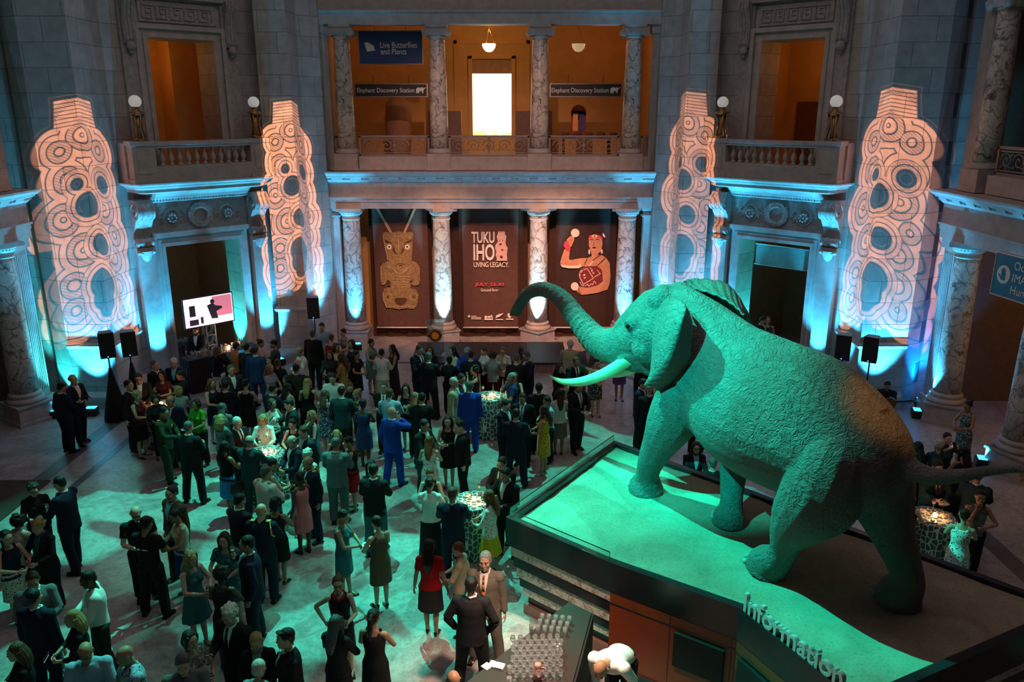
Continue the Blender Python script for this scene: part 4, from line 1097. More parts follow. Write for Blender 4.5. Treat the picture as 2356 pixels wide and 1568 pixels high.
# ------------------------------------------------------------------ television on truss in the left doorway
r = empty('television', (-9.12, 23.25, 1.75), R(45)); tag(r, 'flat television showing a kitchen scene, mounted high in the left doorway', 'television')
b = MB(); b.box(-.78, .78, -.02, .05, 0, .92); b.build('casing', BLACK, r, bevel=.01)
def scr(c, e=1.5): return mat('screen_colour', c, .4, var=.1, emit=c, es=e)
b = MB(); b.box(-.75, .75, -.024, -.02, .03, .89); b.build('screen', scr((.75, .62, .72), 1.3), r)
b = MB(); b.box(.12, .72, -.028, -.025, .25, .86); b.build('picture_wall', scr((.62, .20, .30), .9), r)
b = MB(); b.box(-.74, -.1, -.028, -.025, .45, .86); b.box(.0, .1, -.028, -.025, .4, .86); b.build('picture_cabinet', scr((1, .85, .72), 1.5), r)
b = MB(); b.box(-.60, -.42, -.032, -.03, .35, .68); b.lathe([(.07, 0), (.07, .003)], (0, 0, 0), 14, Matrix.Translation((.12, -.03, .72)) @ Matrix.Rotation(PI/2, 4, 'X'))
vs = [(-.05, .62), (.0, .42), (.06, .2), (.26, .18), (.22, .4), (.42, .48), (.4, .54), (.22, .58), (.12, .68)]
b.rings([[Vector((p_[0], -.032, p_[1])) for p_ in vs], [Vector((p_[0], -.029, p_[1])) for p_ in vs]])
b.box(-.62, -.35, -.032, -.03, .08, .25); b.box(-.28, -.2, -.032, -.03, .1, .3); b.build('picture_cook', scr((.03, .03, .06), .3), r)
r = empty('truss_stand', (-9.16, 23.42, 0), R(45)); tag(r, 'slim steel truss tower holding up the television', 'stand')
for sx in (-.14, .14):
    for sy in (0, .28):
        b = MB(); b.tube([(sx, sy+.06, 0), (sx, sy+.06, 2.0)], .025, 8); b.build('upright', CHROME, r)
b = MB()
for k in range(6):
    z = .1+.32*k
    for sy in (.06, .34): b.tube([(-.14, sy, z), (.14, sy, z+.32)], .014, 5); b.tube([(-.14, sy, z), (.14, sy, z)], .014, 5)
    for sx in (-.14, .14): b.tube([(sx, .06, z), (sx, .34, z+.32)], .014, 5)
b.build('lattice', CHROME, r)
b = MB(); b.box(-.3, .3, -.1, .5, 0, .03); b.build('foot_plate', BLACK, r)
# ------------------------------------------------------------------ the raised display the elephant stands on
PZ = 1.72
PLAT = [(2.0, 14.45), (-.1, 11.38), (1.42, 10.05), (2.95, 8.98), (3.58, 7.66), (3.82, 7.22), (7.35, 8.95)]
def shrink(poly, d):
    n = len(poly); out = []
    for k in range(n):
        p0, p1, p2 = Vector(poly[k-1]), Vector(poly[k]), Vector(poly[(k+1) % n])
        a = (p1-p0).normalized(); c = (p2-p1).normalized()
        na = Vector((-a.y, a.x)); nc = Vector((-c.y, c.x)); m = (na+nc).normalized(); out.append(tuple(p1+m*d/max(.3, m.dot(na))))
    return out
PIN = shrink(PLAT, .12)
BLK = mat('black_stone', (.018, .018, .022), .3, var=.3, nscale=2)
ORW = mat('orange_wood_panel', (.24, .045, .013), .45, var=.15, nscale=1.5, bump=.05)
plat = empty('display_platform', (3.2, 10.5, 0)); tag(plat, 'raised black and marble display platform carrying the elephant', 'platform')
def pp(o): o.parent = plat; o.matrix_parent_inverse = plat.matrix_basis.inverted(); return o
b = MB(); b.prism(shrink(PLAT, .30), 0, 1.5); pp(b.build('core', BLK))
b = MB(); n = len(PLAT)
rg = [[Vector((*p, z)) for p in P] for P, z in ((shrink(PLAT, .25), 1.28), (PLAT, 1.30), (PLAT, 1.78), (PIN, 1.78), (PIN, 1.60))]
b.rings(rg, False); pp(b.build('rim', BLK))
# stepped marble courses
for k, (z0, z1, dd, m_) in enumerate(((1.10, 1.29, .06, MARBLE_S), (.90, 1.10, .09, BLK), (.70, .90, .13, MARBLE_S), (.52, .70, .17, BLK), (.36, .52, .21, MARBLE_S), (.18, .36, .28, BLK), (0, .18, .22, mat('rose_stone', (.35, .17, .14), .5)))):
    b = MB(); b.prism(shrink(PLAT, dd), z0, z1); pp(b.build('marble_course' if m_ is MARBLE_S else 'dark_course', m_))
# uneven ground
m, T, bs = new_mat('dry_earth')
tc = T.node('ShaderNodeTexCoord'); O = tc.outputs['Object']
n1 = T.noise(O, 1.3, 5, .6, .8); n2 = T.noise(O, 26, 5, .75)
c = T.mix(.6, T.ramp(n1, [(.3, (.27, .23, .17)), (.7, (.44, .38, .29))]), T.ramp(n2, [(.32, (.45, .43, .4)), (.5, (1, 1, 1))]), 'MULTIPLY')
T.l.new(c, bs.inputs['Base Color']); bs.inputs['Roughness'].default_value = .95
bp = T.node('ShaderNodeBump'); bp.inputs['Strength'].default_value = .6; bp.inputs['Distance'].default_value = .02; T.l.new(n2, bp.inputs['Height']); T.l.new(bp.outputs[0], bs.inputs['Normal'])
EARTH = m
bm = bmesh.new(); vs = [bm.verts.new((*p, PZ)) for p in shrink(PLAT, .11)]; bm.faces.new(vs)
x = -1.0
while x < 8: bmesh.ops.bisect_plane(bm, geom=bm.verts[:]+bm.edges[:]+bm.faces[:], plane_co=(x, 0, 0), plane_no=(1, 0, 0)); x += .12
y = 7.0
while y < 15: bmesh.ops.bisect_plane(bm, geom=bm.verts[:]+bm.edges[:]+bm.faces[:], plane_co=(0, y, 0), plane_no=(0, 1, 0)); y += .12
for v in bm.verts: v.co.z = PZ-.015+.05*(mnoise.fractal(Vector((v.co.x*.7, v.co.y*.7, 0)), 1, 2, 4))
me = bpy.data.meshes.new('ground'); bm.to_mesh(me); bm.free(); me.materials.append(EARTH); me.polygons.foreach_set('use_smooth', [True]*len(me.polygons))
o = bpy.data.objects.new('earth_ground', me); col.objects.link(o); pp(o)
# thin glass guards along two edges
GLASS = mat('guard_glass', (.75, .9, .88), .02, var=0, trans=.95)
def guard(p, q, label):
    p = Vector((*p, 1.781)); q = Vector((*q, 1.781)); r = empty('glass_guard', (p+q)/2); tag(r, label, 'railing', 'glass guards of the platform')
    d = (q-p).normalized(); nn = Vector((-d.y, d.x, 0))*.008
    b = MB(); b.rings([[p-nn, p+nn, p+nn+Vector((0, 0, .14)), p-nn+Vector((0, 0, .14))], [q-nn, q+nn, q+nn+Vector((0, 0, .14)), q-nn+Vector((0, 0, .14))]])
    o = b.build('pane', GLASS); o.parent = r; o.matrix_parent_inverse = r.matrix_basis.inverted()
    b = MB(); b.tube([p+Vector((0, 0, .145)), q+Vector((0, 0, .145))], .006, 6); o = b.build('edge_strip', BLK); o.parent = r; o.matrix_parent_inverse = r.matrix_basis.inverted()
guard((-.03, 11.4), (1.98, 14.36), 'low glass guard along the left rear edge of the platform')
guard((-.02, 11.33), (1.40, 10.10), 'low glass guard along the front left edge of the platform over the marble courses')
# information counter wall: orange panels with screens
def wallseg(p, q, z0, z1, off, th, m_, name, parent, s0=0, s1=1):
    p, q = Vector(p), Vector(q); d = (q-p); nn = Vector((d.y, -d.x)).normalized()*-1
    if nn.dot(Vector((3.2, 10.5))-p) > 0: nn = -nn
    a = p+d*s0+nn*off; c = p+d*s1+nn*off
    b = MB(); b.prism([tuple(a), tuple(c), tuple(c+nn*th), tuple(a+nn*th)], z0, z1); return b.build(name, m_)
desk = empty('information_desk', (2.4, 9.2, 0)); tag(desk, 'orange wood panelled information desk front below the platform edge', 'desk')
def pd(o, par=None): o.parent = par or desk; o.matrix_parent_inverse = desk.matrix_basis.inverted(); return o
P2, P3, P4, P5 = PLAT[2], PLAT[3], PLAT[4], PLAT[5]
for k, (a, c) in enumerate(((P2, P3), (P3, P4))):
    pd(wallseg(a, c, 0, 1.29, -.045, .04, ORW, 'panel', desk))
    pd(wallseg(a, c, 1.12, 1.14, -.005, .01, BLK, 'groove_strip', desk, .0, 1))
    pd(wallseg(a, c, 0, .12, -.005, .03, BLK, 'kickboard', desk))
for s in (.50, .97): pd(wallseg(P2, P3, .12, 1.29, -.005, .006, mat('panel_joint', (.08, .02, .01), .5), 'joint', desk, s, s+.006))
for (a, c, s0, s1, z0, z1, w) in ((P2, P3, .55, .93, .55, 1.08, 'left'), (P3, P4, .08, .55, .50, 1.10, 'right')):
    o = wallseg(a, c, z0, z1, .003, .05, mat('dead_screen', (.006, .006, .007), .7, var=0), 'monitor', None, s0, s1); tag(o, 'dark switched off screen on the orange desk front, the %s one' % w, 'screen')
pd(wallseg(P4, P5, 0, 1.29, .02, .05, MARBLE_S, 'marble_end', desk))
# the word stands on the edge
d = (Vector(P4)-Vector(P3)).normalized()
o = text_mesh('standing_letters', 'Information', .365, mat('silver_letters', (.62, .62, .64), .35, metal=.3, var=0), (0, 0, 0), extrude=.03, bold=.006, sx=.95)
p = Vector((*P3, 1.785))+Vector((*d, 0))*(.03)+Vector((.045, -.0, .0)); o.location = p; o.rotation_euler = (PI/2, 0, math.atan2(d.y, d.x))
tag(o, 'standing silver letters spelling Information along the platform edge', 'sign')
# text on the front right face
o = wallseg(P5, PLAT[6], 1.12, 1.28, .052, .01, mat('engraved_panel', (.12, .2, .3), .4), 'caption_panel', None, .05, .45); pp(o)

# ------------------------------------------------------------------ the elephant
HH = Vector((-.56, .828, 0)); LL = Vector((-.828, -.56, 0)); ECL = -9.02
def E(X, Y, Z): return HH*X+LL*(ECL+Y)+Vector((0, 0, Z))
def sag(u, v, off=0.0):
    r = ray(u, v); t = (ECL+off)/(LL.dot(r)); q = r*t
    return Vector((q.x, q.y, q.z+CH))
def skin_mat(name, base, fold):
    m, T, bs = new_mat(name)
    tc = T.node('ShaderNodeTexCoord'); O = tc.outputs['Object']
    w1 = T.noise(O, 1.2, 4, .6, .5)
    T.l.new(T.ramp(w1, [(.3, tuple(x*.82 for x in base)), (.7, tuple(x*1.12 for x in base))]), bs.inputs['Base Color'])
    warp = T.vm('ADD', O, T.vm('MULTIPLY', T.noise(O, 2.2, 3, .6, 0, 'Color'), (.55, .55, .55)))
    st = T.vm('MULTIPLY', warp, fold)
    n1 = T.noise(st, 9, 4, .6, .4)
    n2 = T.noise(O, 45, 4, .7)
    vo = T.node('ShaderNodeTexVoronoi'); vo.feature = 'DISTANCE_TO_EDGE'; T.l.new(T.vm('MULTIPLY', warp, (9, 9, 12)), vo.inputs['Vector']); vo.inputs['Scale'].default_value = 1.6
    cr = T.m('MULTIPLY', vo.outputs['Distance'], 5.0, clamp=True)
    h = T.m('ADD', T.m('MULTIPLY', n1, 1.2), T.m('ADD', T.m('MULTIPLY', n2, .22), T.m('MULTIPLY', cr, .16)))
    bp = T.node('ShaderNodeBump'); bp.inputs['Strength'].default_value = .9; bp.inputs['Distance'].default_value = .06
    T.l.new(h, bp.inputs['Height']); T.l.new(bp.outputs[0], bs.inputs['Normal'])
    bs.inputs['Roughness'].default_value = .62; bs.inputs['Specular IOR Level'].default_value = .35
    return m
ESKIN = skin_mat('elephant_hide', (.175, .17, .16), (1, 1, 1.0))
def remesh(o, vox, smooth=4, deci=0):
    m = o.modifiers.new('r', 'REMESH'); m.mode = 'VOXEL'; m.voxel_size = vox; m.use_smooth_shade = True
    if smooth: s = o.modifiers.new('s', 'SMOOTH'); s.factor = .5; s.iterations = smooth
    if deci: d = o.modifiers.new('d', 'DECIMATE'); d.ratio = deci
    dg = bpy.context.evaluated_depsgraph_get(); me = bpy.data.meshes.new_from_object(o.evaluated_get(dg))
    o.modifiers.clear(); old = o.data; o.data = me; bpy.data.meshes.remove(old)
    me.polygons.foreach_set('use_smooth', [True]*len(me.polygons)); return o
def crom(pts, n):
    """smooth interpolation through control tuples"""
    out = []; m = len(pts)
    for k in range(m-1):
        p0, p1, p2, p3 = pts[max(k-1, 0)], pts[k], pts[k+1], pts[min(k+2, m-1)]
        for i in range(n):
            t = i/n
            out.append(tuple(.5*((2*b_)+(-a_+c_)*t+(2*a_-5*b_+4*c_-d_)*t*t+(-a_+3*b_-3*c_+d_)*t**3) for a_, b_, c_, d_ in zip(p0, p1, p2, p3)))
    out.append(tuple(pts[-1])); return out
b = MB()
T_ = [(4.70, 3.98, 3.60, .12), (4.80, 4.18, 3.25, .42), (5.05, 4.40, 3.02, .68), (5.4, 4.62, 2.92, .86), (5.9, 4.84, 2.90, .97), (6.4, 4.90, 2.88, 1.03), (6.9, 4.92, 2.90, 1.0), (7.4, 5.02, 3.0, .90),
      (7.9, 5.20, 3.25, .74), (8.25, 5.30, 3.60, .58), (8.6, 5.37, 3.92, .54), (8.95, 5.32, 3.98, .55), (9.25, 5.15, 3.94, .50), (9.5, 4.90, 3.86, .42), (9.75, 4.60, 3.74, .36), (10.0, 4.40, 3.70, .31)]
rg = []
for X, tp, bt, w_ in crom(T_, 3):
    zc = bt+(tp-bt)*.46; r_ = []
    for i in range(28):
        a = 2*PI*i/28; ca, sa = math.cos(a), math.sin(a)
        r_.append(E(X, w_*(abs(ca)**.88)*(1 if ca > 0 else -1)*(1-.22*max(0, sa)), zc+(sa*(tp-zc) if sa > 0 else sa*(zc-bt))))
    rg.append(r_)
b.rings(rg)
def limb(pts, seg=16, flat=1.0):
    P = crom([(p[0], p[1], p[2], p[3]) for p in pts], 4)
    b.tube([E(p[0], p[1], p[2]) for p in P], [max(.01, p[3]) for p in P], seg, True, flat)
G0 = PZ
limb([(7.75, .15, 4.3, .30), (8.0, .36, 3.85, .42), (8.22, .42, 3.35, .40), (8.5, .38, 2.85, .29), (8.76, .30, 2.42, .225), (8.92, .22, 2.08, .195), (8.96, .18, 1.93, .235), (9.0, .16, 1.81, .295), (9.0, .15, 1.70, .30)])
limb([(7.8, -.2, 4.2, .30), (7.82, -.42, 3.7, .36), (7.70, -.42, 3.2, .32), (7.60, -.36, 2.65, .235), (7.52, -.26, 2.3, .19), (7.46, -.2, 2.03, .18), (7.45, -.17, 1.85, .25), (7.45, -.16, 1.70, .27)])
limb([(5.5, .10, 4.15, .30), (5.42, .40, 3.75, .50), (5.48, .52, 3.25, .53), (5.68, .54, 2.85, .42), (5.88, .50, 2.48, .27), (5.97, .46, 2.16, .195), (6.10, .43, 1.93, .235), (6.22, .41, 1.80, .30), (6.25, .41, 1.70, .31)])
limb([(5.45, -.1, 4.0, .30), (5.32, -.38, 3.55, .46), (5.22, -.46, 3.05, .43), (5.02, -.48, 2.62, .30), (4.80, -.46, 2.28, .225), (4.68, -.43, 2.03, .215), (4.74, -.41, 1.86, .285), (4.78, -.41, 1.70, .31)])
# trunk with ring folds
TR = crom([(9.45, 4.30, .40), (9.75, 4.16, .375), (10.05, 4.03, .335), (10.57, 3.97, .272), (11.13, 4.23, .212), (11.70, 4.56, .172), (12.27, 4.63, .148), (12.75, 4.47, .128), (13.04, 4.20, .116), (13.22, 3.96, .118)], 22)
pts = []; rad = []
for k, (X, z, r_) in enumerate(TR):
    q = k/len(TR); pts.append(E(X, -.02*math.sin(q*3), z)); rad.append(r_*(1+(.05*math.sin(k*1.25) if k > 30 else 0)))
b.tube(pts, rad, 18)
for sy in (-.05, .05): b.tube([E(13.18, sy, 4.0), E(13.27, sy*1.5, 3.93), E(13.27, sy*1.2, 3.87)], [.06, .045, .02], 8)
# brow, cheeks, lower jaw, skull domes, rump folds
b.ball(E(8.80, .17, 5.10), .27, 14, 10); b.ball(E(8.80, -.17, 5.10), .27, 14, 10)
b.tube([E(8.85, 0, 5.05), E(9.2, 0, 4.90), E(9.5, 0, 4.62), E(9.8, 0, 4.32)], [.30, .30, .30, .28], 14)
b.ball(E(9.08, .36, 4.72), .20, 12, 8); b.ball(E(9.08, -.36, 4.72), .20, 12, 8)
b.ball(E(8.95, .28, 4.32), .30, 12, 8); b.ball(E(8.95, -.28, 4.32), .30, 12, 8)
b.tube([E(8.6, 0, 4.15), E(8.95, 0, 3.98), E(9.25, 0, 3.88), E(9.42, 0, 3.82)], [.34, .27, .18, .07], 12)
b.tube([E(9.1, 0, 4.2), E(9.5, 0, 4.02), E(9.95, 0, 3.95)], [.36, .33, .30], 14)
for sy in (-1, 1): b.tube([E(9.2, sy*.22, 4.2), E(9.48, sy*.25, 4.0), E(9.60, sy*.29, 3.88)], [.20, .14, .11], 12)
b.tube([E(7.8, 0, 4.95), E(7.2, 0, 4.86), E(6.4, 0, 4.80), E(5.6, 0, 4.63), E(5.1, 0, 4.35)], [.22, .16, .15, .15, .12], 10)
# tail
TL = crom([(5.15, 4.1, .26), (4.86, 3.90, .22), (4.66, 3.78, .145), (4.35, 3.80, .105), (4.05, 3.94, .08), (3.75, 4.12, .06), (3.42, 4.25, .045), (3.28, 4.1, .035)], 6)
b.tube([E(t[0], -.02, t[1]) for t in TL], [t[2] for t in TL], 12)
ele_o = b.build('elephant', ESKIN)
remesh(ele_o, .021, 6)
tag(ele_o, 'huge striding elephant with raised trunk lit green on the earth covered platform', 'elephant')
IVORY = mat('ivory', (.74, .66, .42), .35, var=.18, nscale=5)
for sy, nm in ((1, 'near'), (-1, 'far')):
    b = MB(); P = crom([(9.40, .27, 4.02, .095), (9.72, .34, 3.76, .09), (10.05, .39, 3.54, .083), (10.5, .43, 3.32, .07), (11.0, .45, 3.18, .047), (11.42, .44, 3.17, .012)], 5)
    b.tube([E(p[0], sy*p[1], p[2]) for p in P], [p[3]*1.18 for p in P], 14); o = b.build('tusk', IVORY, ele_o, smooth=True)
    b = MB(); b.ball(E(9.20, sy*.555, 4.66), .04, 12, 8); o = b.build('eye', mat('dark_eye', (.02, .012, .01), .1, var=0), ele_o, smooth=True)
    b = MB()
    for rr, tt in ((.065, .018), (.11, .014)):
        b.tube([E(9.20+math.cos(k*.52)*rr, sy*(.55-.3*rr), 4.66+math.sin(k*.52)*rr*.6) for k in range(13)], tt, 6)
    b.build('eyelid', ESKIN, ele_o, smooth=True)
b = MB()
for k in range(26):
    a = k*2.4; r_ = .03*math.sqrt(k/26); base = E(3.28+r_*math.cos(a), -.02+r_*math.sin(a), 4.12)
    pts = [base, base+Vector((.03*math.cos(a), .03*math.sin(a), -.18)), base+Vector((.07*math.cos(a)+.02, .07*math.sin(a), -.42)), base+Vector((.06*math.cos(a)+.05, .06*math.sin(a), -.60-.1*math.sin(k)))]
    b.tube(pts, [.012, .011, .008, .002], 5)
b.build('tail_tuft', mat('tail_hair', (.02, .018, .016), .6), ele_o, smooth=True)
# ears: curved sheets with scalloped hems
def sheet(rows, name, mt, nU=10, nV=5, scal=.02, thick=.035, edge=True):
    R_ = [crom([tuple(p) for p in row], nV) for row in rows]
    cols = len(R_[0]); C_ = [crom([R_[i][j] for i in range(len(R_))], nU) for j in range(cols)]
    n = len(C_[0]); b = MB(); vs = []
    for i in range(n):
        for j in range(cols):
            p = Vector(C_[j][i]); 
            if j == cols-1: q = Vector(C_[j-1][i]); p = p+(p-q).normalized()*scal*(math.sin(i*2.1)+.6*math.sin(i*5.3))
            p += Vector((0, 0, .012*math.sin(i*1.3+j*.9)))
            vs.append(p)
    fs = [(i*cols+j, i*cols+j+1, (i+1)*cols+j+1, (i+1)*cols+j) for i in range(n-1) for j in range(cols-1)]
    b.add(vs, fs); o = b.build(name, mt, ele_o, smooth=True)
    m = o.modifiers.new('t', 'SOLIDIFY'); m.thickness = thick; m.offset = 0
    s = o.modifiers.new('s', 'SUBSURF'); s.levels = 1; s.render_levels = 1
    return o
rows = []
for (p0, p1, p2, o0, o1, o2) in (((1540, 684), (1560, 690), (1574, 702), .40, .62, .66), ((1522, 700), (1574, 706), (1584, 718), .50, .86, .80), ((1506, 748), (1563, 740), (1592, 745), .62, 1.04, .88),
                                 ((1502, 790), (1550, 785), (1590, 790), .72, 1.10, .92), ((1500, 828), (1534, 828), (1586, 826), .80, 1.10, .90), ((1497, 858), (1517, 858), (1571, 858), .86, 1.05, .86), ((1490, 878), (1499, 880), (1550, 886), .92, 1.0, .82), ((1488, 882), (1493, 884), (1534, 904), .92, .96, .78)):
    A_, B_, C_ = sag(*p0, o0), sag(*p1, o1), sag(*p2, o2)
    C_ = aty(p2[0], p2[1], B_.y+.16)
    mid = (A_+B_)/2+LL*.06; mid2 = (B_*2+C_)/3+Vector((-.01, -.03, 0))
    rows.append([A_, mid, B_, mid2, C_])
sheet(rows, 'ear', ESKIN)
rows = []
for (l, t, lo, to) in (((1566, 655), (1574, 648), -.30, -.55), ((1600, 664), (1602, 642), -.42, -.95), ((1650, 680), (1662, 649), -.48, -1.25), ((1688, 702), (1692, 674), -.52, -1.3), ((1712, 726), (1716, 716), -.55, -1.2)):
    A_, B_ = sag(*l, lo), sag(*t, to); C_ = B_-LL*.25+Vector((0, 0, -.35)); D_ = C_+Vector((0, 0, -.5))-LL*.05
    rows.append([A_, (A_+B_)/2+Vector((0, 0, -.04)), B_, C_, D_])
sheet(rows, 'ear', ESKIN)
# toenails
b0 = [((9.0, .15), .285), ((7.45, -.16), .25), ((6.25, .41), .295), ((4.78, -.41), .295)]
NAIL = mat('toenail', (.38, .34, .30), .5)
for (cx, cy), rr in b0:
    for a in (-.8, -.3, .25, .75):
        b = MB(); c = E(cx+math.cos(a)*rr*1.0, cy+math.sin(a)*rr*1.0, 1.80); b.ball(c, .05, 8, 6, 1, 1, .9); b.build('toenail', NAIL, ele_o, smooth=True)
# ------------------------------------------------------------------ people
def V3(x, y, z): return Vector((x, y, z))
def objcol_mat(name, rough=.8, bump=.25, bscale=18, stretch=(1, 1, .35), spec=.25, var=.12):
    m, T, b = new_mat(name)
    oi = T.node('ShaderNodeObjectInfo'); tc = T.node('ShaderNodeTexCoord'); O = tc.outputs['Object']
    n = T.noise(T.vm('MULTIPLY', O, stretch), bscale, 3, .55, .4)
    c = T.mix(1.0, oi.outputs['Color'], T.ramp(n, [(.3, (1-var,)*3), (.7, (1+var*.3,)*3)]), 'MULTIPLY')
    T.l.new(c, b.inputs['Base Color']); b.inputs['Roughness'].default_value = rough; b.inputs['Specular IOR Level'].default_value = spec
    bp = T.node('ShaderNodeBump'); bp.inputs['Strength'].default_value = bump; bp.inputs['Distance'].default_value = .02
    T.l.new(n, bp.inputs['Height']); T.l.new(bp.outputs[0], b.inputs['Normal'])
    return m
CLOTH = objcol_mat('clothing_cloth', .82, .5, 9)
SKIN = objcol_mat('skin', .5, .08, 30, (1, 1, 1), .4, .06)
HAIR = objcol_mat('hair', .45, .8, 60, (1, 1, .12), .4, .45)
LEATHER = objcol_mat('shoe_leather', .35, .05, 10)
COLS = dict(k=(.010, .010, .012), c=(.030, .030, .034), n=(.009, .014, .035), N=(.015, .035, .12), b=(.012, .06, .42), w=(.78, .78, .76), x=(.60, .56, .48), l=(.30, .44, .58), s=(.13, .155, .16), G=(.022, .028, .013),
            g=(.05, .30, .02), t=(.03, .12, .15), T=(.02, .055, .065), r=(.42, .008, .010), m=(.10, .012, .015), p=(.85, .17, .20), P=(.62, .38, .34), o=(.38, .25, .07), y=(.60, .42, .02), B=(.085, .05, .028), e=(.47, .42, .28),
            z=(.17, .14, .11), v=(.15, .06, .22), h=(.11, .075, .045), u=(.02, .30, .75), f=(.55, .16, .05), q=(.25, .27, .28))
pat_m = {}
def pattern(a, c2, sc=30):
    k = (a, c2)
    if k not in pat_m:
        m, T, b = new_mat('printed_fabric'); tc = T.node('ShaderNodeTexCoord'); O = tc.outputs['Object']
        vo = T.node('ShaderNodeTexVoronoi'); T.l.new(T.vm('ADD', O, T.vm('MULTIPLY', T.noise(O, 8, 2, .5, 0, 'Color'), (.08, .08, .08))), vo.inputs['Vector']); vo.inputs['Scale'].default_value = sc
        f = T.ramp(vo.outputs['Distance'], [(.30, (0, 0, 0)), (.42, (1, 1, 1))])
        hue = T.mix(T.m('GREATER_THAN', T.noise(O, 7, 1), .56), COLS[c2], tuple(min(1, .5*x+.25*y_) for x, y_ in zip(COLS[c2], (COLS[a][1], COLS[a][0], COLS[a][2]))))
        T.l.new(T.mix(f, hue, COLS[a]), b.inputs['Base Color']); b.inputs['Roughness'].default_value = .8
        pat_m[k] = m
    return pat_m[k]
SKINS = dict(a=(.60, .35, .25), b=(.42, .22, .13), d=(.095, .045, .028), p=(.68, .44, .34))
HAIRS = dict(k=(.010, .008, .008), d=(.030, .016, .010), n=(.10, .05, .022), l=(.42, .28, .11), r=(.20, .065, .02), g=(.34, .34, .33), w=(.72, .70, .66), s=(.10, .10, .10))

def ik(sh, hand, pole, L1=.285, L2=.255):
    d = hand-sh; L = min(d.length, (L1+L2)*.995); d.normalize(); hand = sh+d*L
    a = (L1*L1-L2*L2+L*L)/(2*L); h = math.sqrt(max(0, L1*L1-a*a))
    p = pole-d*pole.dot(d); p.normalize()
    return sh+d*a+p*h, hand
# (right hand, right pole, left hand, left pole); forward is -Y, the right hand is at -X
ARMS = {
 'down': ((-.27, -.03, .86), (-.3, 1, 0), (.27, -.03, .86), (.3, 1, 0)),
 'glass': ((-.13, -.31, 1.17), (-.6, .5, -1), (.26, .0, .87), (.3, 1, 0)),
 'glassl': ((-.26, .0, .87), (-.3, 1, 0), (.13, -.31, 1.17), (.6, .5, -1)),
 'both': ((-.07, -.30, 1.10), (-1, .3, -.6), (.08, -.29, 1.07), (1, .3, -.6)),
 'drink': ((-.06, -.21, 1.44), (-1, -.1, -.7), (.25, -.02, .88), (.3, 1, 0)),
 'drinkl': ((-.25, -.02, .88), (-.3, 1, 0), (.06, -.21, 1.44), (1, -.1, -.7)),
 'pocket': ((-.22, -.05, .93), (-1, .5, 0), (.22, -.05, .93), (1, .5, 0)),
 'fold': ((.10, -.22, 1.20), (-1, 0, -.8), (-.10, -.24, 1.16), (1, 0, -.8)),
 'phone': ((-.05, -.33, 1.25), (-1, .2, -.8), (.10, -.27, 1.12), (1, .2, -.8)),
 'point': ((-.14, -.27, 1.12), (-.6, .5, -1), (.30, -.42, 1.22), (.6, .5, -1)),
 'pointr': ((-.30, -.42, 1.22), (-.6, .5, -1), (.14, -.27, 1.12), (.6, .5, -1)),
 'hip': ((-.24, -.02, 1.02), (-1, .6, 0), (.13, -.30, 1.15), (.6, .5, -1)),
 'table': ((-.20, -.40, 1.08), (-.8, .4, -1), (.20, -.40, 1.08), (.8, .4, -1)),
 'camera': ((-.10, -.30, 1.52), (-1, 0, -.8), (.10, -.30, 1.52), (1, 0, -.8)),
 'chin': ((-.05, -.14, 1.45), (-.6, -.2, -1), (.12, -.24, 1.15), (1, 0, -.8)),
 'lap': ((-.12, -.34, 1.0), (-1, .2, -.5), (.12, -.34, 1.0), (1, .2, -.5)),
}
def legs_pts(kind):
    """hip, knee, ankle, foot direction for right then left"""
    if kind == 'sit': return [(V3(-.10, 0, .90), V3(-.15, -.44, .86), V3(-.14, -.42, .505)), (V3(.10, 0, .90), V3(.15, -.44, .86), V3(.14, -.46, .505))]
    if kind == 'b': return [(V3(-.095, 0, .92), V3(-.12, -.06, .50), V3(-.12, -.08, .085)), (V3(.095, 0, .92), V3(.115, .01, .50), V3(.13, .10, .09))]
    if kind == 'c': return [(V3(-.095, 0, .92), V3(-.15, -.02, .50), V3(-.19, .02, .085)), (V3(.095, 0, .92), V3(.15, -.02, .50), V3(.19, .02, .085))]
    if kind == 'f': return [(V3(-.085, 0, .92), V3(-.085, -.01, .50), V3(-.075, .02, .085)), (V3(.085, 0, .92), V3(.085, -.04, .50), V3(.08, -.05, .085))]
    return [(V3(-.095, 0, .92), V3(-.11, -.02, .50), V3(-.115, .02, .085)), (V3(.095, 0, .92), V3(.11, -.02, .50), V3(.115, .02, .085))]
TORSO = {'m': [(.86, .165, .12), (.95, .165, .118), (1.05, .150, .108), (1.15, .155, .11), (1.27, .178, .122), (1.36, .180, .115), (1.42, .135, .092), (1.47, .09, .07)],
         'f': [(.84, .175, .12), (.92, .178, .122), (1.05, .128, .098), (1.13, .130, .10), (1.25, .150, .125), (1.34, .150, .108), (1.40, .118, .083), (1.46, .075, .06)]}
def tor(sex, z):
    P = TORSO[sex]
    for k in range(len(P)-1):
        if z <= P[k+1][0]:
            t = max(0, (z-P[k][0])/(P[k+1][0]-P[k][0])); return P[k][1]*(1-t)+P[k+1][1]*t, P[k][2]*(1-t)+P[k+1][2]*t
    return P[-1][1], P[-1][2]
def tring(sex, z, off, n=22, oy=0):
    w_, d_ = tor(sex, z); return [V3(math.cos(2*PI*i/n)*(w_+off), math.sin(2*PI*i/n)*(d_+off)+oy, z) for i in range(n)]
def arm_joints(sex, arms):
    rh, rp, lh, lp = [Vector(p) for p in ARMS[arms]]
    sx = .185 if sex == 'm' else .16
    out = []
    for sgn, h, p in ((-1, rh, rp), (1, lh, lp)):
        sh = V3(sgn*sx, 0, 1.39); el, hd = ik(sh, h, p); out.append((sh, el, hd))
    return out
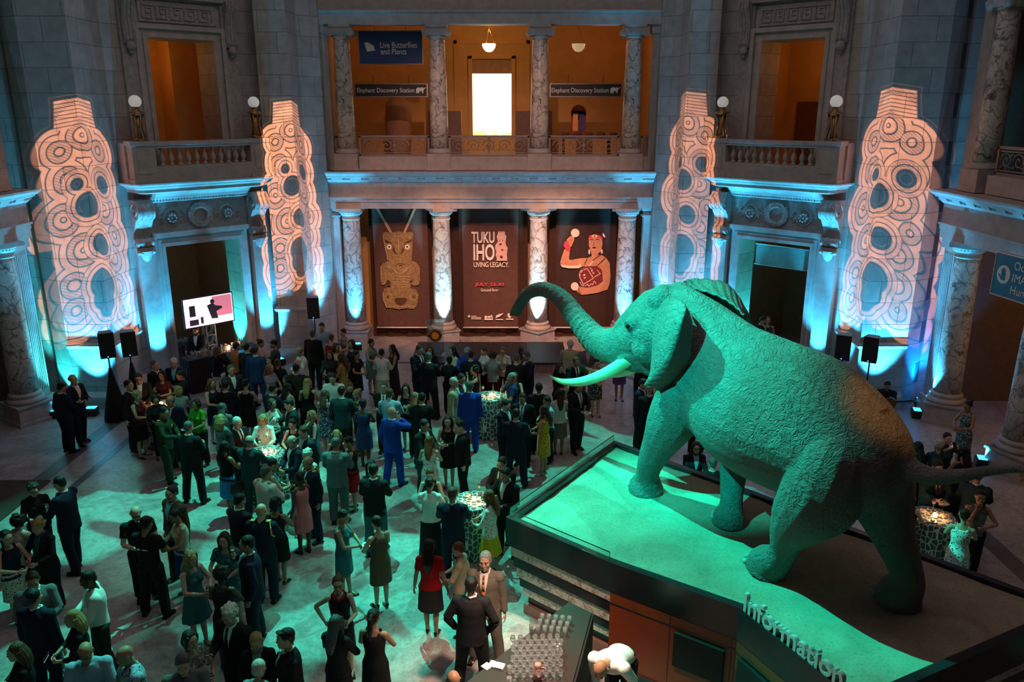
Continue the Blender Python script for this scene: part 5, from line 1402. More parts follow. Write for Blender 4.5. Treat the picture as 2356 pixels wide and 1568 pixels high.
def hand(b, el, wr, sgn, grip):
    d = (wr-el).normalized()
    side = V3(-sgn, 0, 0); n = d.cross(V3(0, 0, 1) if abs(d.z) < .85 else V3(0, 1, 0)).normalized()
    pn = n if n.dot(side) > 0 else -n            # palm normal looks inward
    t = d.cross(pn).normalized()
    if t.z < -.0 or (abs(t.z) < .2 and t.y > 0): t = -t      # thumb side up / forward
    b.tube([wr-d*.02, wr+d*.03, wr+d*.075], [.026, .030, .031], 10, True, .55, pn)
    curl = .9 if grip else .45
    for i, L in enumerate((.072, .080, .074, .058)):
        base = wr+d*.078+t*(.024-.016*i)
        a1 = base+(d*math.cos(curl*.5)+pn*math.sin(curl*.5))*L*.45
        a2 = a1+(d*math.cos(curl*1.4)+pn*math.sin(curl*1.4))*L*.33
        a3 = a2+(d*math.cos(curl*2.1)+pn*math.sin(curl*2.1))*L*.24
        b.tube([base-d*.02, base, a1, a2, a3], [.0095, .0095, .009, .0085, .007], 6)
    tb = wr+d*.025+t*.024
    b.tube([tb-t*.01, tb+t*.022+d*.018+pn*.01, tb+t*.03+d*.042+pn*.025, tb+t*.026+d*.06+pn*.036], [.012, .0115, .010, .008], 6)
def head_parts(b, R_):
    def add(fn):
        s = len(b.v); fn(); 
        for i in range(s, len(b.v)): b.v[i] = tuple(R_ @ Vector(b.v[i]))
    prof = [(1.515, .022, -.070, -.012), (1.527, .040, -.094, .0), (1.55, .056, -.099, .035), (1.58, .066, -.097, .062), (1.61, .072, -.094, .082), (1.64, .075, -.092, .094), (1.67, .076, -.092, .098), (1.70, .071, -.083, .092), (1.725, .057, -.062, .075), (1.742, .032, -.034, .045), (1.748, .01, -.01, .02)]
    def skull():
        rg = []
        for z, w_, yf, yb in crom(prof, 2):
            cy = (yf+yb)/2; dy = (yb-yf)/2; rg.append([V3(math.cos(2*PI*i/20)*w_, cy+math.sin(2*PI*i/20)*dy, z) for i in range(20)])
        b.rings(rg)
    add(skull)
    add(lambda: b.tube([V3(0, -.086, 1.662), V3(0, -.100, 1.638), V3(0, -.114, 1.614), V3(0, -.100, 1.604)], [.008, .010, .014, .010], 8))
    for s in (-1, 1):
        add(lambda: b.ball(V3(s*.012, -.104, 1.608), .008, 6, 5))
        add(lambda: b.tube([V3(s*.012, -.094, 1.668), V3(s*.034, -.092, 1.673), V3(s*.055, -.076, 1.665)], [.007, .008, .006], 6))
        add(lambda: b.ball(V3(s*.045, -.070, 1.615), .026, 8, 6))
        add(lambda: b.tube([V3(s*.072, .0, 1.655), V3(s*.086, .012, 1.660), V3(s*.088, .012, 1.635), V3(s*.078, .002, 1.612)], [.009, .010, .010, .007], 6))
    add(lambda: b.tube([V3(-.024, -.094, 1.577), V3(0, -.103, 1.580), V3(.024, -.094, 1.577)], [.004, .007, .004], 6))
    add(lambda: b.tube([V3(-.020, -.094, 1.568), V3(0, -.101, 1.568), V3(.020, -.094, 1.568)], [.004, .008, .004], 6))
    add(lambda: b.ball(V3(0, -.090, 1.540), .020, 8, 6))
def head_M(yaw, pitch):
    p = V3(0, .01, 1.49)
    return Matrix.Translation(p) @ Matrix.Rotation(R(yaw), 4, 'Z') @ Matrix.Rotation(R(pitch), 4, 'X') @ Matrix.Translation(-p)
cache = {}
def mesh_from(b, name, mt, vox, sm=2, deci=0):
    o = b.build(name, mt); remesh(o, vox, sm, deci); me = o.data; bpy.data.objects.remove(o); me.name = name; return me
def body_mesh(sex, arms, legs, yaw, pitch):
    k = ('body', sex, arms, legs, yaw, pitch)
    if k in cache: return cache[k]
    b = MB(); b.rings([tring(sex, z, -.006) for z in [.86, .92, .98, 1.05, 1.12, 1.2, 1.28, 1.34, 1.39, 1.43, 1.465]])
    if sex == 'f':
        for s in (-1, 1): b.ball(V3(s*.065, -.085, 1.26), .062, 10, 8)
    R_ = head_M(yaw, pitch); nt = R_ @ V3(0, .005, 1.555)
    nr = .054 if sex == 'm' else .044
    b.tube([V3(0, .008, 1.40), V3(0, .008, 1.47), nt], [nr*1.25, nr, nr*.95], 12)
    b.tube([V3(-.15 if sex == 'm' else -.13, 0, 1.395), V3(0, .005, 1.43), V3(.15 if sex == 'm' else .13, 0, 1.395)], [.044, .052, .044], 10)
    head_parts(b, R_)
    ar = 1.0 if sex == 'm' else .86
    for (sh, el, wr), sgn in zip(arm_joints(sex, arms), (-1, 1)):
        b.ball(sh, .058*ar, 10, 8); b.tube([sh, (sh+el)/2, el], [.056*ar, .047*ar, .040*ar], 10); b.tube([el, el*.6+wr*.4, wr], [.041*ar, .040*ar, .026*ar], 10)
        hand(b, el, wr, sgn, arms not in ('down', 'fold', 'table', 'lap', 'pocket'))
    lr = 1.0 if sex == 'm' else .93
    for hp, kn, an in legs_pts(legs):
        b.tube([hp, (hp+kn)/2+V3(0, -.01, 0), kn], [.092*lr, .075*lr, .052*lr], 12)
        b.tube([kn, kn*.68+an*.32+V3(0, .018, 0), an], [.052*lr, .054*lr, .033*lr], 12)
        b.tube([an+V3(0, .03, -.03), an+V3(0, -.05, -.045), an+V3(0, -.13, -.06)], [.032, .034, .022], 8)
    cache[k] = mesh_from(b, 'person', SKIN, .0085, 2, .55); return cache[k]
def sleeve(b, j, r0, r1, frac):
    sh, el, wr = j
    if frac > 1:
        e = el+(wr-el)*(frac-1); b.ball(sh, r0*1.12, 10, 8); b.tube([sh, (sh+el)/2, el], [r0, r0*.9, r0*.82], 10); b.tube([el, (el+e)/2, e], [r0*.82, (r0*.8+r1)/2, r1], 10)
    else:
        e = sh+(el-sh)*frac; b.ball(sh, r0*1.1, 10, 8); b.tube([sh, e], [r0, r1], 10)
def upper_mesh(kind, sex, arms):
    """kind: jacket, shirt, tee, blouse, vest"""
    k = (kind, sex, arms)
    if k in cache: return cache[k]
    b = MB(); J = arm_joints(sex, arms)
    lo, off, sl = {'jacket': (.80, .028, 1.93), 'shirt': (.90, .016, 1.95), 'tee': (.88, .018, .62), 'blouse': (.86, .020, 1.55), 'vest': (.90, .014, 0), 'uniform': (.80, .026, 1.93)}[kind]
    zs = [z for z in (.80, .86, .90, .96, 1.02, 1.08, 1.15, 1.22, 1.28, 1.34, 1.38, 1.42, 1.455) if z >= lo]
    if kind in ('vest',): zs = zs[:-1]
    rg = []
    for z in zs:
        q = off+(.012 if kind in ('jacket', 'uniform') and z < 1.2 else 0)+(.01 if z <= lo+.02 and kind != 'shirt' else 0)
        rg.append(tring(sex, z, q if z < 1.4 else q*.8))
    b.rings(rg)
    if sex == 'f':
        for s in (-1, 1): b.ball(V3(s*.065, -.088, 1.26), .074, 10, 8)
    if kind == 'vest':
        for s in (-1, 1): b.tube([V3(s*.085, -.07, 1.36), V3(s*.09, -.01, 1.462), V3(s*.085, .06, 1.38)], .032, 8)
    else:
        w_ = .17 if sex == 'm' else .145
        b.tube([V3(-w_, 0, 1.392), V3(-.07, .0, 1.445), V3(.07, .0, 1.445), V3(w_, 0, 1.392)], [.060, .055, .055, .060], 10)
        g = 1.0 if sex == 'm' else .86
        for j in J: sleeve(b, j, .076*g, (.048 if kind in ('jacket', 'uniform') else .043)*g if sl > 1 else .066*g, sl)
    if kind in ('jacket', 'uniform'):
        for s in (-1, 1): b.tube([V3(s*.075, -.08, 1.455), V3(s*.062, -.128, 1.33), V3(s*.012, -.158, 1.14)], [.014, .022, .010], 6)
        b.tube([V3(-.062, -.06, 1.46), V3(-.05, .055, 1.475), V3(.05, .055, 1.475), V3(.062, -.06, 1.46)], .018, 6)
    cache[k] = mesh_from(b, kind, CLOTH, .0135, 2, .5); return cache[k]
def trouser_mesh(sex, legs, slim):
    k = ('trousers', sex, legs, slim)
    if k in cache: return cache[k]
    b = MB(); b.rings([tring(sex, z, .012) for z in (.85, .92, .98, 1.03)]); g = .92 if slim else 1.08
    for hp, kn, an in legs_pts(legs):
        b.ball(hp+V3(0, 0, -.03), .115 if sex == 'm' else .118, 12, 8)
        b.tube([hp, (hp+kn)/2, kn, (kn+an)/2+V3(0, .008, 0), an+V3(0, 0, -.01)], [.112*g, .098*g, .078*g, .076*g, .070*g if not slim else .052], 12)
    cache[k] = mesh_from(b, 'trousers', CLOTH, .0145, 2, .5); return cache[k]
def skirt_mesh(top, hem, flare, dress, sleeves, arms, wrap=False):
    k = ('skirt', top, hem, flare, dress, sleeves, arms if sleeves else '')
    if k in cache: return cache[k]
    b = MB(); n = 36; rg = []
    zs = [1.0, .96, .92, .84, .76, .66, .56, .46, .36, .26, .16, .06]
    zs = [z for z in zs if z > hem+.03]+[hem]
    for z in zs:
        w_, d_ = tor('f', max(z, .84)); t = max(0, (.90-z)/.45)
        ring = []
        for i in range(n):
            a = 2*PI*i/n; pl = 1+.05*flare*min(t, 1.5)*math.sin(a*9)
            ring.append(V3(math.cos(a)*(w_+.014+.06*flare*t)*pl, math.sin(a)*(d_+.014+.07*flare*t)*pl, z))
        rg.append(ring)
    if dress:
        up = []
        for z in (1.39, 1.34, 1.28, 1.22, 1.15, 1.08): up.append(tring('f', z, .012, n))
        rg = up+rg
    b.rings(rg)
    if dress:
        for s in (-1, 1): b.ball(V3(s*.065, -.088, 1.26), .073, 10, 8)
        if dress != 2:
            for s in (-1, 1): b.tube([V3(s*.085, -.075, 1.35), V3(s*.092, -.01, 1.455), V3(s*.085, .06, 1.37)], .030 if dress == 1 else .012, 8)
        if sleeves:
            for j in arm_joints('f', arms): sleeve(b, j, .064, .056, sleeves)
            b.tube([V3(-.14, 0, 1.41), V3(0, .0, 1.44), V3(.14, 0, 1.41)], [.055, .05, .055], 10)
    cache[k] = mesh_from(b, 'dress' if dress else 'skirt', CLOTH, .0125, 1, .5); return cache[k]
def shoe_mesh(kind):
    k = ('shoe', kind)
    if k in cache: return cache[k]
    b = MB()
    if kind == 'm':
        b.tube([V3(0, .06, .035), V3(0, .0, .04), V3(0, -.09, .034), V3(0, -.17, .028)], [.036, .044, .046, .022], 10, True, .85); b.tube([V3(0, .03, .06), V3(0, .02, .10)], [.044, .042], 10); b.box(-.042, .042, -.17, .075, 0, .016)
    else:
        b.tube([V3(0, .045, .06), V3(0, -.02, .045), V3(0, -.09, .028), V3(0, -.15, .018)], [.030, .034, .038, .018], 10, True, .7); b.tube([V3(0, .04, .0), V3(0, .045, .05)], [.010, .02], 8); b.box(-.034, .034, -.16, -.05, 0, .012)
    cache[k] = mesh_from(b, 'shoe', LEATHER, .009, 1); return cache[k]
def hair_mesh(style):
    k = ('hair', style)
    if k in cache: return cache[k]
    b = MB(); rnd = random.Random(hash(style) % 1000 if False else sum(map(ord, style)))
    def cap(): b.ball(V3(0, .020, 1.678), .1, 18, 12, .86, .98, .90)
    if style == 'short':
        cap(); b.ball(V3(0, .060, 1.625), .1, 12, 8, .72, .50, .62)
        for s in (-1, 1): b.ball(V3(s*.066, .005, 1.665), .026, 8, 6)
    elif style == 'side':
        cap(); b.ball(V3(0, .055, 1.625), .1, 12, 8, .72, .52, .62); b.tube([V3(.05, -.055, 1.735), V3(-.01, -.075, 1.742), V3(-.065, -.05, 1.71)], [.018, .026, .014], 8)
    elif style == 'fringe':       # bald crown
        for q in range(13):
            a = R(-15+q*17.5); b.ball(V3(math.cos(a)*.068, .022+math.sin(a)*.068, 1.632+.01*math.sin(a)), .027, 8, 6, 1, 1, 1.4)
    elif style == 'bob':
        cap(); b.ball(V3(0, .045, 1.61), .1, 14, 10, 1.0, .72, 1.25)
        for s in (-1, 1): b.tube([V3(s*.06, -.045, 1.72), V3(s*.086, -.03, 1.65), V3(s*.085, -.03, 1.55)], [.024, .026, .022], 8)
    elif style == 'long':
        cap(); b.ball(V3(0, .045, 1.62), .1, 14, 10, .98, .68, 1.2)
        b.tube([V3(0, .07, 1.62), V3(0, .10, 1.50), V3(0, .135, 1.38), V3(0, .125, 1.24)], [.075, .09, .085, .04], 12, True, .6, V3(0, 1, 0))
        for s in (-1, 1): b.tube([V3(s*.055, -.045, 1.73), V3(s*.088, -.025, 1.65), V3(s*.092, -.02, 1.52), V3(s*.095, -.04, 1.40)], [.022, .027, .027, .018], 8)
    elif style == 'wavy':
        cap(); b.ball(V3(0, .05, 1.62), .1, 14, 10, 1.05, .75, 1.2)
        for q in range(9):
            a = R(-10+q*25); x, y_ = math.cos(a)*.085, .02+math.sin(a)*.075
            b.tube([V3(x, y_, 1.66), V3(x*1.25, y_*1.1+.02, 1.55), V3(x*1.1, y_*1.1+.02, 1.46), V3(x*1.2, y_*1.05+.02, 1.38)], [.030, .032, .027, .012], 8)
    elif style == 'pony':
        cap(); b.ball(V3(0, .060, 1.63), .1, 12, 8, .74, .5, .65); b.tube([V3(0, .10, 1.70), V3(0, .145, 1.66), V3(0, .15, 1.52), V3(0, .14, 1.36)], [.03, .034, .04, .012], 10)
    elif style == 'bun':
        cap(); b.ball(V3(0, .060, 1.63), .1, 12, 8, .74, .5, .65); b.ball(V3(0, .115, 1.70), .045, 12, 8)
        for s in (-1, 1): b.ball(V3(s*.066, .0, 1.66), .024, 8, 6)
    elif style == 'curly':
        b.ball(V3(0, .03, 1.67), .1, 14, 10, 1.1, 1.05, 1.0)
        for q in range(60):
            a = rnd.uniform(R(-35), R(215)); z = rnd.uniform(1.56, 1.77); rr = .10*math.sqrt(max(.1, 1-((z-1.66)/.13)**2)); b.ball(V3(math.cos(a)*rr, .025+math.sin(a)*rr, z), rnd.uniform(.022, .034), 6, 5)
    elif style == 'puff':
        cap(); b.ball(V3(0, .03, 1.675), .1, 14, 10, 1.02, 1.0, 1.02); b.ball(V3(0, .065, 1.63), .1, 12, 8, .8, .55, .7)
        for q in range(24):
            a = q*.7; b.ball(V3(math.cos(a)*.08, .03+math.sin(a)*.08, 1.69+.04*math.sin(q*1.7)), .03, 6, 5)
    elif style == 'cap':
        cap(); b.ball(V3(0, .02, 1.70), .1, 16, 8, .92, 1.02, .78); b.rings([[V3(x, y_, 1.705) for x, y_ in ((-.07, -.06), (-.06, -.14), (0, -.17), (.06, -.14), (.07, -.06))], [V3(x, y_, 1.715) for x, y_ in ((-.07, -.06), (-.06, -.14), (0, -.17), (.06, -.14), (.07, -.06))]])
    elif style == 'beard':
        b.tube([V3(-.066, -.02, 1.60), V3(-.058, -.075, 1.56), V3(0, -.105, 1.535), V3(.058, -.075, 1.56), V3(.066, -.02, 1.60)], [.012, .020, .026, .020, .012], 8); b.tube([V3(-.03, -.098, 1.588), V3(.03, -.098, 1.588)], .007, 6)
    cache[k] = mesh_from(b, 'hair', HAIR, .008, 1); return cache[k]
DARK = mat('iris_dark', (.015, .01, .008), .2, var=0); EYEW = mat('eye_white', (.75, .72, .70), .3, var=0); LIPM = mat('lips', (.40, .12, .10), .5, var=0); WHITEC = mat('shirt_front_cloth', (.75, .75, .73), .7)
def eyes_mesh():
    if 'eyes' in cache: return cache['eyes']
    b = MB()
    for s in (-1, 1): b.ball(V3(s*.031, -.0865, 1.649), .0125, 10, 8, 1.15, .7, .8)
    b.mat = 1
    for s in (-1, 1): b.ball(V3(s*.031, -.0935, 1.648), .0068, 8, 6, 1, .6, 1); b.tube([V3(s*.014, -.099, 1.674), V3(s*.034, -.099, 1.679), V3(s*.052, -.085, 1.671)], .0035, 5)
    b.mat = 2; b.tube([V3(-.022, -.101, 1.572), V3(0, -.110, 1.574), V3(.022, -.101, 1.572)], [.002, .0055, .002], 6)
    cache['eyes'] = b.mesh('face_features', [EYEW, DARK, LIPM], True); return cache['eyes']
def glasses_mesh():
    if 'gl' in cache: return cache['gl']
    b = MB()
    for s in (-1, 1):
        b.tube([V3(s*.033+math.cos(k*.7)*.024, -.108, 1.648+math.sin(k*.7)*.018) for k in range(10)], .003, 5); b.tube([V3(s*.057, -.105, 1.652), V3(s*.08, .01, 1.655)], .0028, 5)
    b.tube([V3(-.01, -.108, 1.652), V3(.01, -.108, 1.652)], .003, 5)
    cache['gl'] = b.mesh('glasses', BLACK, True); return cache['gl']
def shirtfront(tie):
    k = ('front', tie)
    if k in cache: return cache[k]
    b = MB(); rg = []
    for z, hw in ((1.13, .004), (1.2, .020), (1.28, .036), (1.36, .048), (1.43, .055), (1.465, .058)):
        w_, d_ = tor('m', z); y0 = -(d_+.033 if z < 1.4 else d_+.028); row = []
        for q in range(-2, 3): x = hw*q/2; row.append(V3(x, y0*math.sqrt(max(0, 1-(x/(w_+.03))**2))-.008, z))
        rg.append(row)
    if tie == 'shirt':
        vs = [p for r in rg for p in r]; fs = [(i*5+j, i*5+j+1, (i+1)*5+j+1, (i+1)*5+j) for i in range(5) for j in range(4)]
        b.add(vs, fs); bk = [p+V3(0, .012, 0) for p in vs]; b.add(bk, fs)
        b.tube([V3(.06, -.055, 1.475), V3(.03, -.088, 1.462), V3(-.03, -.088, 1.462), V3(-.06, -.055, 1.475), V3(-.062, .02, 1.492), V3(0, .072, 1.497), V3(.062, .02, 1.492), V3(.06, -.055, 1.475)], .013, 6)
    else:
        pts = [(1.452, .016), (1.42, .012), (1.36, .016), (1.25, .022), (1.14, .027)]
        for k2 in range(len(pts)-1):
            (z0, w0), (z1, w1) = pts[k2], pts[k2+1]
            y0 = -(tor('m', z0)[1]+(.052 if z0 < 1.4 else .046)); y1 = -(tor('m', z1)[1]+.054)
            b.rings([[V3(-w0, y0, z0), V3(w0, y0, z0), V3(w0, y0+.01, z0), V3(-w0, y0+.01, z0)], [V3(-w1, y1, z1), V3(w1, y1, z1), V3(w1, y1+.01, z1), V3(-w1, y1+.01, z1)]])
        b.ball(V3(0, -.115, 1.448), .018, 8, 6)
    cache[k] = b.mesh('shirt_front' if tie == 'shirt' else 'necktie', CLOTH, True); return cache[k]

def child(par, name, me, c=None, M=None, pm=None):
    o = bpy.data.objects.new(name, me); col.objects.link(o); o.parent = par
    if c is not None: o.color = (*c, 1)
    if M is not None: o.matrix_local = M
    if pm is not None: o.material_slots[0].link = 'OBJECT'; o.material_slots[0].material = pm
    return o
def fab(code):
    if code[0] == '#': return COLS[code[1]], pattern(code[1], code[2])
    return COLS[code], None
glassM = mat('wine_glass', (.9, .95, .95), .03, var=0, trans=.9, spec=.6)
WINE = mat('white_wine', (.75, .62, .25), .1, var=0); REDW = mat('red_drink', (.45, .03, .02), .1, var=0)
def wineglass_meshes():
    if 'wg' in cache: return cache['wg']
    b = MB(); b.lathe([(.034, 0), (.034, .003), (.006, .008), (.004, .02), (.004, .085), (.012, .095), (.033, .12), (.036, .15), (.030, .19), (.028, .19), (.033, .15), (.030, .122), (.004, .100)], seg=14)
    b2 = MB(); b2.lathe([(.004, .101), (.029, .122), (.032, .14), (.001, .14)], seg=12)
    b3 = MB(); b3.lathe([(.026, 0), (.031, .11), (.029, .11), (.024, .006), (.001, .006)], seg=14)
    b4 = MB(); b4.lathe([(.023, .007), (.027, .075), (.001, .075)], seg=12)
    cache['wg'] = (b.mesh('wine_glass', glassM, True), b2.mesh('drink', WINE, True), b3.mesh('tumbler', glassM, True), b4.mesh('drink', REDW, True)); return cache['wg']
def held(kind, M, p, label):
    wg = wineglass_meshes()
    if kind in ('wine', 'red'):
        o = bpy.data.objects.new('wine_glass' if kind == 'wine' else 'drinking_glass', wg[0 if kind == 'wine' else 2]); col.objects.link(o); child(o, 'drink', wg[1 if kind == 'wine' else 3]); o.location = M @ (p+V3(0, -.02, -.05 if kind == 'wine' else -.03)); tag(o, label, 'glass')
    elif kind == 'plate':
        b = MB(); b.lathe([(.001, 0), (.06, 0), (.085, .012), (.083, .016), (.06, .006), (.001, .006)], seg=18); o = b.build('small_plate', mat('plate_china', (.8, .8, .78), .3, var=0), smooth=True)
        b = MB()
        for k in range(4): b.ball((.03*math.cos(k*1.7), .03*math.sin(k*1.7), .02), .018, 6, 5)
        b.build('food', mat('canape', (.5, .32, .10), .7, var=.4, nscale=30), o); o.location = M @ (p+V3(0, -.09, .02)); tag(o, label, 'plate')
    elif kind == 'phone':
        b = MB(); b.box(-.038, .038, -.006, .006, -.075, .075); o = b.build('mobile_phone', BLACK, bevel=.004); b = MB(); b.box(-.034, .034, .006, .008, -.066, .066); b.build('screen', mat('phone_screen', (.9, .9, 1), .3, var=0, emit=(.8, .85, 1), es=1.5), o)
        o.matrix_basis = M @ Matrix.Translation(p+V3(0, -.07, .05)) @ Matrix.Rotation(R(-35), 4, 'X'); tag(o, label, 'phone')
    elif kind in ('bag', 'clutch', 'yellowbag', 'bluebag'):
        c_ = {'bag': (.03, .02, .015), 'clutch': (.35, .55, .52), 'yellowbag': (.45, .30, .03), 'bluebag': (.25, .42, .50)}[kind]
        b = MB(); w_, h_ = (.15, .10) if kind == 'clutch' else (.16, .14)
        rg = [[V3(math.cos(2*PI*i/16)*w_*s, math.sin(2*PI*i/16)*.05*s, z) for i in range(16)] for s, z in ((.8, -h_), (1, -h_*.7), (1, 0), (.85, h_*.7), (.7, h_*.8))]
        b.rings(rg); o = b.build('handbag', mat('handbag_leather', c_, .5), smooth=True)
        b = MB(); b.tube([V3(-w_*.7, 0, h_*.6), V3(-w_*.4, 0, h_*2.2), V3(w_*.4, 0, h_*2.2), V3(w_*.7, 0, h_*.6)], .009, 6); b.build('strap', mat('bag_strap', tuple(x*.6 for x in c_), .5), o)
        o.matrix_basis = M @ Matrix.Translation(p+V3(0, 0, -.16)) @ Matrix.Rotation(R(80), 4, 'Z'); tag(o, label, 'handbag')
    return o
people_pos = []
def person(x, y, h, sex, yaw, arms, legs, outfit, cols, hair, hc, skin, label, hy=0, hp=0, extra='', z0=0.0, hold=None, hold_label=''):
    s = h/1.75
    me = body_mesh(sex, arms, legs, hy, hp)
    o = bpy.data.objects.new('person', me); col.objects.link(o); o.color = (*SKINS[skin], 1)
    o.location = (x, y, z0 if legs != 'sit' else z0-.42*s+.0); o.rotation_euler.z = R(yaw); o.scale = (s, s, s)
    tag(o, label, 'person')
    HM = head_M(hy, hp)
    child(o, 'face', eyes_mesh(), None, HM)
    if hair != '-': child(o, 'hair', hair_mesh(hair), HAIRS[hc], HM)
    if 'beard' in extra: child(o, 'beard', hair_mesh('beard'), HAIRS[hc], HM)
    if 'glasses' in extra: child(o, 'glasses', glasses_mesh(), None, HM)
    C = cols.split(',')
    def up(kind, code, name): c_, pm = fab(code); child(o, name, upper_mesh(kind, sex, arms), c_, None, pm)
    def tr(code, slim=False): c_, pm = fab(code); child(o, 'trousers', trouser_mesh(sex, legs, slim), c_, None, pm)
    shoec = (.012, .010, .010)
    if outfit == 'suit':
        jk = C[0].split('/'); up('jacket', jk[0], 'jacket'); tr(jk[-1])
        if sex == 'm' or len(C) > 1:
            child(o, 'shirt_front', shirtfront('shirt'), fab(C[1])[0])
            if len(C) > 2 and C[2] != '-': child(o, 'necktie', shirtfront('tie'), fab(C[2])[0])
    elif outfit == 'shirt': up('shirt', C[0], 'shirt'); tr(C[1])
    elif outfit == 'tee': up('tee', C[0], 'shirt'); tr(C[1])
    elif outfit == 'blouse': up('blouse', C[0], 'blouse'); tr(C[1], True)
    elif outfit == 'tank': up('vest', C[0], 'top'); tr(C[1], True)
    elif outfit in ('dress', 'maxi', 'flare', 'sdress'):
        c_, pm = fab(C[0]); hem = {'dress': .52, 'maxi': .10, 'flare': .54, 'sdress': .50}[outfit]
        child(o, 'dress', skirt_mesh(1.4, hem, {'dress': .35, 'maxi': .5, 'flare': 1.3, 'sdress': .4}[outfit], 1, .55 if outfit == 'sdress' else 0, arms), c_, None, pm)
        if len(C) > 1: up('blouse' if C[1] in 'wxecnk' or C[1][0] == '#' else 'tee', C[1], 'cardigan')
    elif outfit in ('topskirt', 'blouseskirt', 'teeskirt'):
        up({'topskirt': 'vest', 'blouseskirt': 'blouse', 'teeskirt': 'tee'}[outfit], C[0], 'top'); c_, pm = fab(C[1]); child(o, 'skirt', skirt_mesh(1.0, .50 if 'maxi' not in extra else .12, .5 if 'flare' not in extra else 1.4, 0, 0, arms), c_, None, pm)
    elif outfit == 'uniform':
        up('uniform', C[0], 'uniform_jacket'); tr(C[1])
        if len(C) > 2: child(o, 'shirt_front', shirtfront('shirt'), fab(C[2])[0]); child(o, 'necktie', shirtfront('tie'), COLS['k'])
        b = MB()
        for sx in (-1, 1): b.box(sx*.13-.035, sx*.13+.035, -.03, .04, 1.475, 1.487)
        for r_ in range(3): b.box(.05, .12, -.152, -.142, 1.26+.022*r_, 1.278+.022*r_)
        cb = b.build('insignia', mat('gold_braid', (.6, .45, .12), .4, metal=.5), o)
    if 'red scarf' in label:
        b = MB(); b.tube([V3(.09, 0, 1.45), V3(.06, -.09, 1.43), V3(0, -.125, 1.405), V3(-.06, -.09, 1.43), V3(-.09, 0, 1.45), V3(-.06, .07, 1.455), V3(.06, .07, 1.455), V3(.09, 0, 1.45)], .022, 8)
        child(o, 'scarf', b.mesh('scarf', CLOTH, True), COLS['r'])
    if 'white print' in label:
        b = MB()
        for x0, x1 in ((-.105, -.09), (-.075, -.015), (.025, .075)): b.box(x0, x1, .150, .156, 1.265, 1.285 if x0 != .025 else 1.295)
        b.build('shirt_print', WHITEC, o)
    if 'shoulder cord' in label:
        b = MB(); b.tube([V3(-.16, .03, 1.47), V3(-.19, .09, 1.40), V3(-.20, .10, 1.28), V3(-.215, .03, 1.22)], .012, 6); b.build('shoulder_cord', mat('cord_braid', (.65, .55, .15), .5), o)
    for (hp_, kn, an), sg in zip(legs_pts(legs), (-1, 1)):
        child(o, 'shoe', shoe_mesh(sex), shoec if 'pale' not in extra else (.6, .55, .5), Matrix.Translation((an.x, an.y, an.z-.085)) @ Matrix.Rotation(R(sg*12), 4, 'Z'))
    if hold:
        J = arm_joints(sex, arms); left = arms in ('glassl', 'drinkl', 'hip') or hold[-1] == '+'
        kind = hold.strip('+'); w_ = J[1 if left else 0][2]; el = J[1 if left else 0][1]
        bpy.context.view_layer.update() if False else None
        M = Matrix.Translation(o.location) @ Matrix.Rotation(R(yaw), 4, 'Z') @ Matrix.Scale(s, 4)
        p = w_+(w_-el).normalized()*.085
        if kind in ('bag', 'yellowbag', 'bluebag'): p = V3((.27 if left else -.27)*1.1, .02, .95)
        held(kind, M, p, hold_label)
    return o
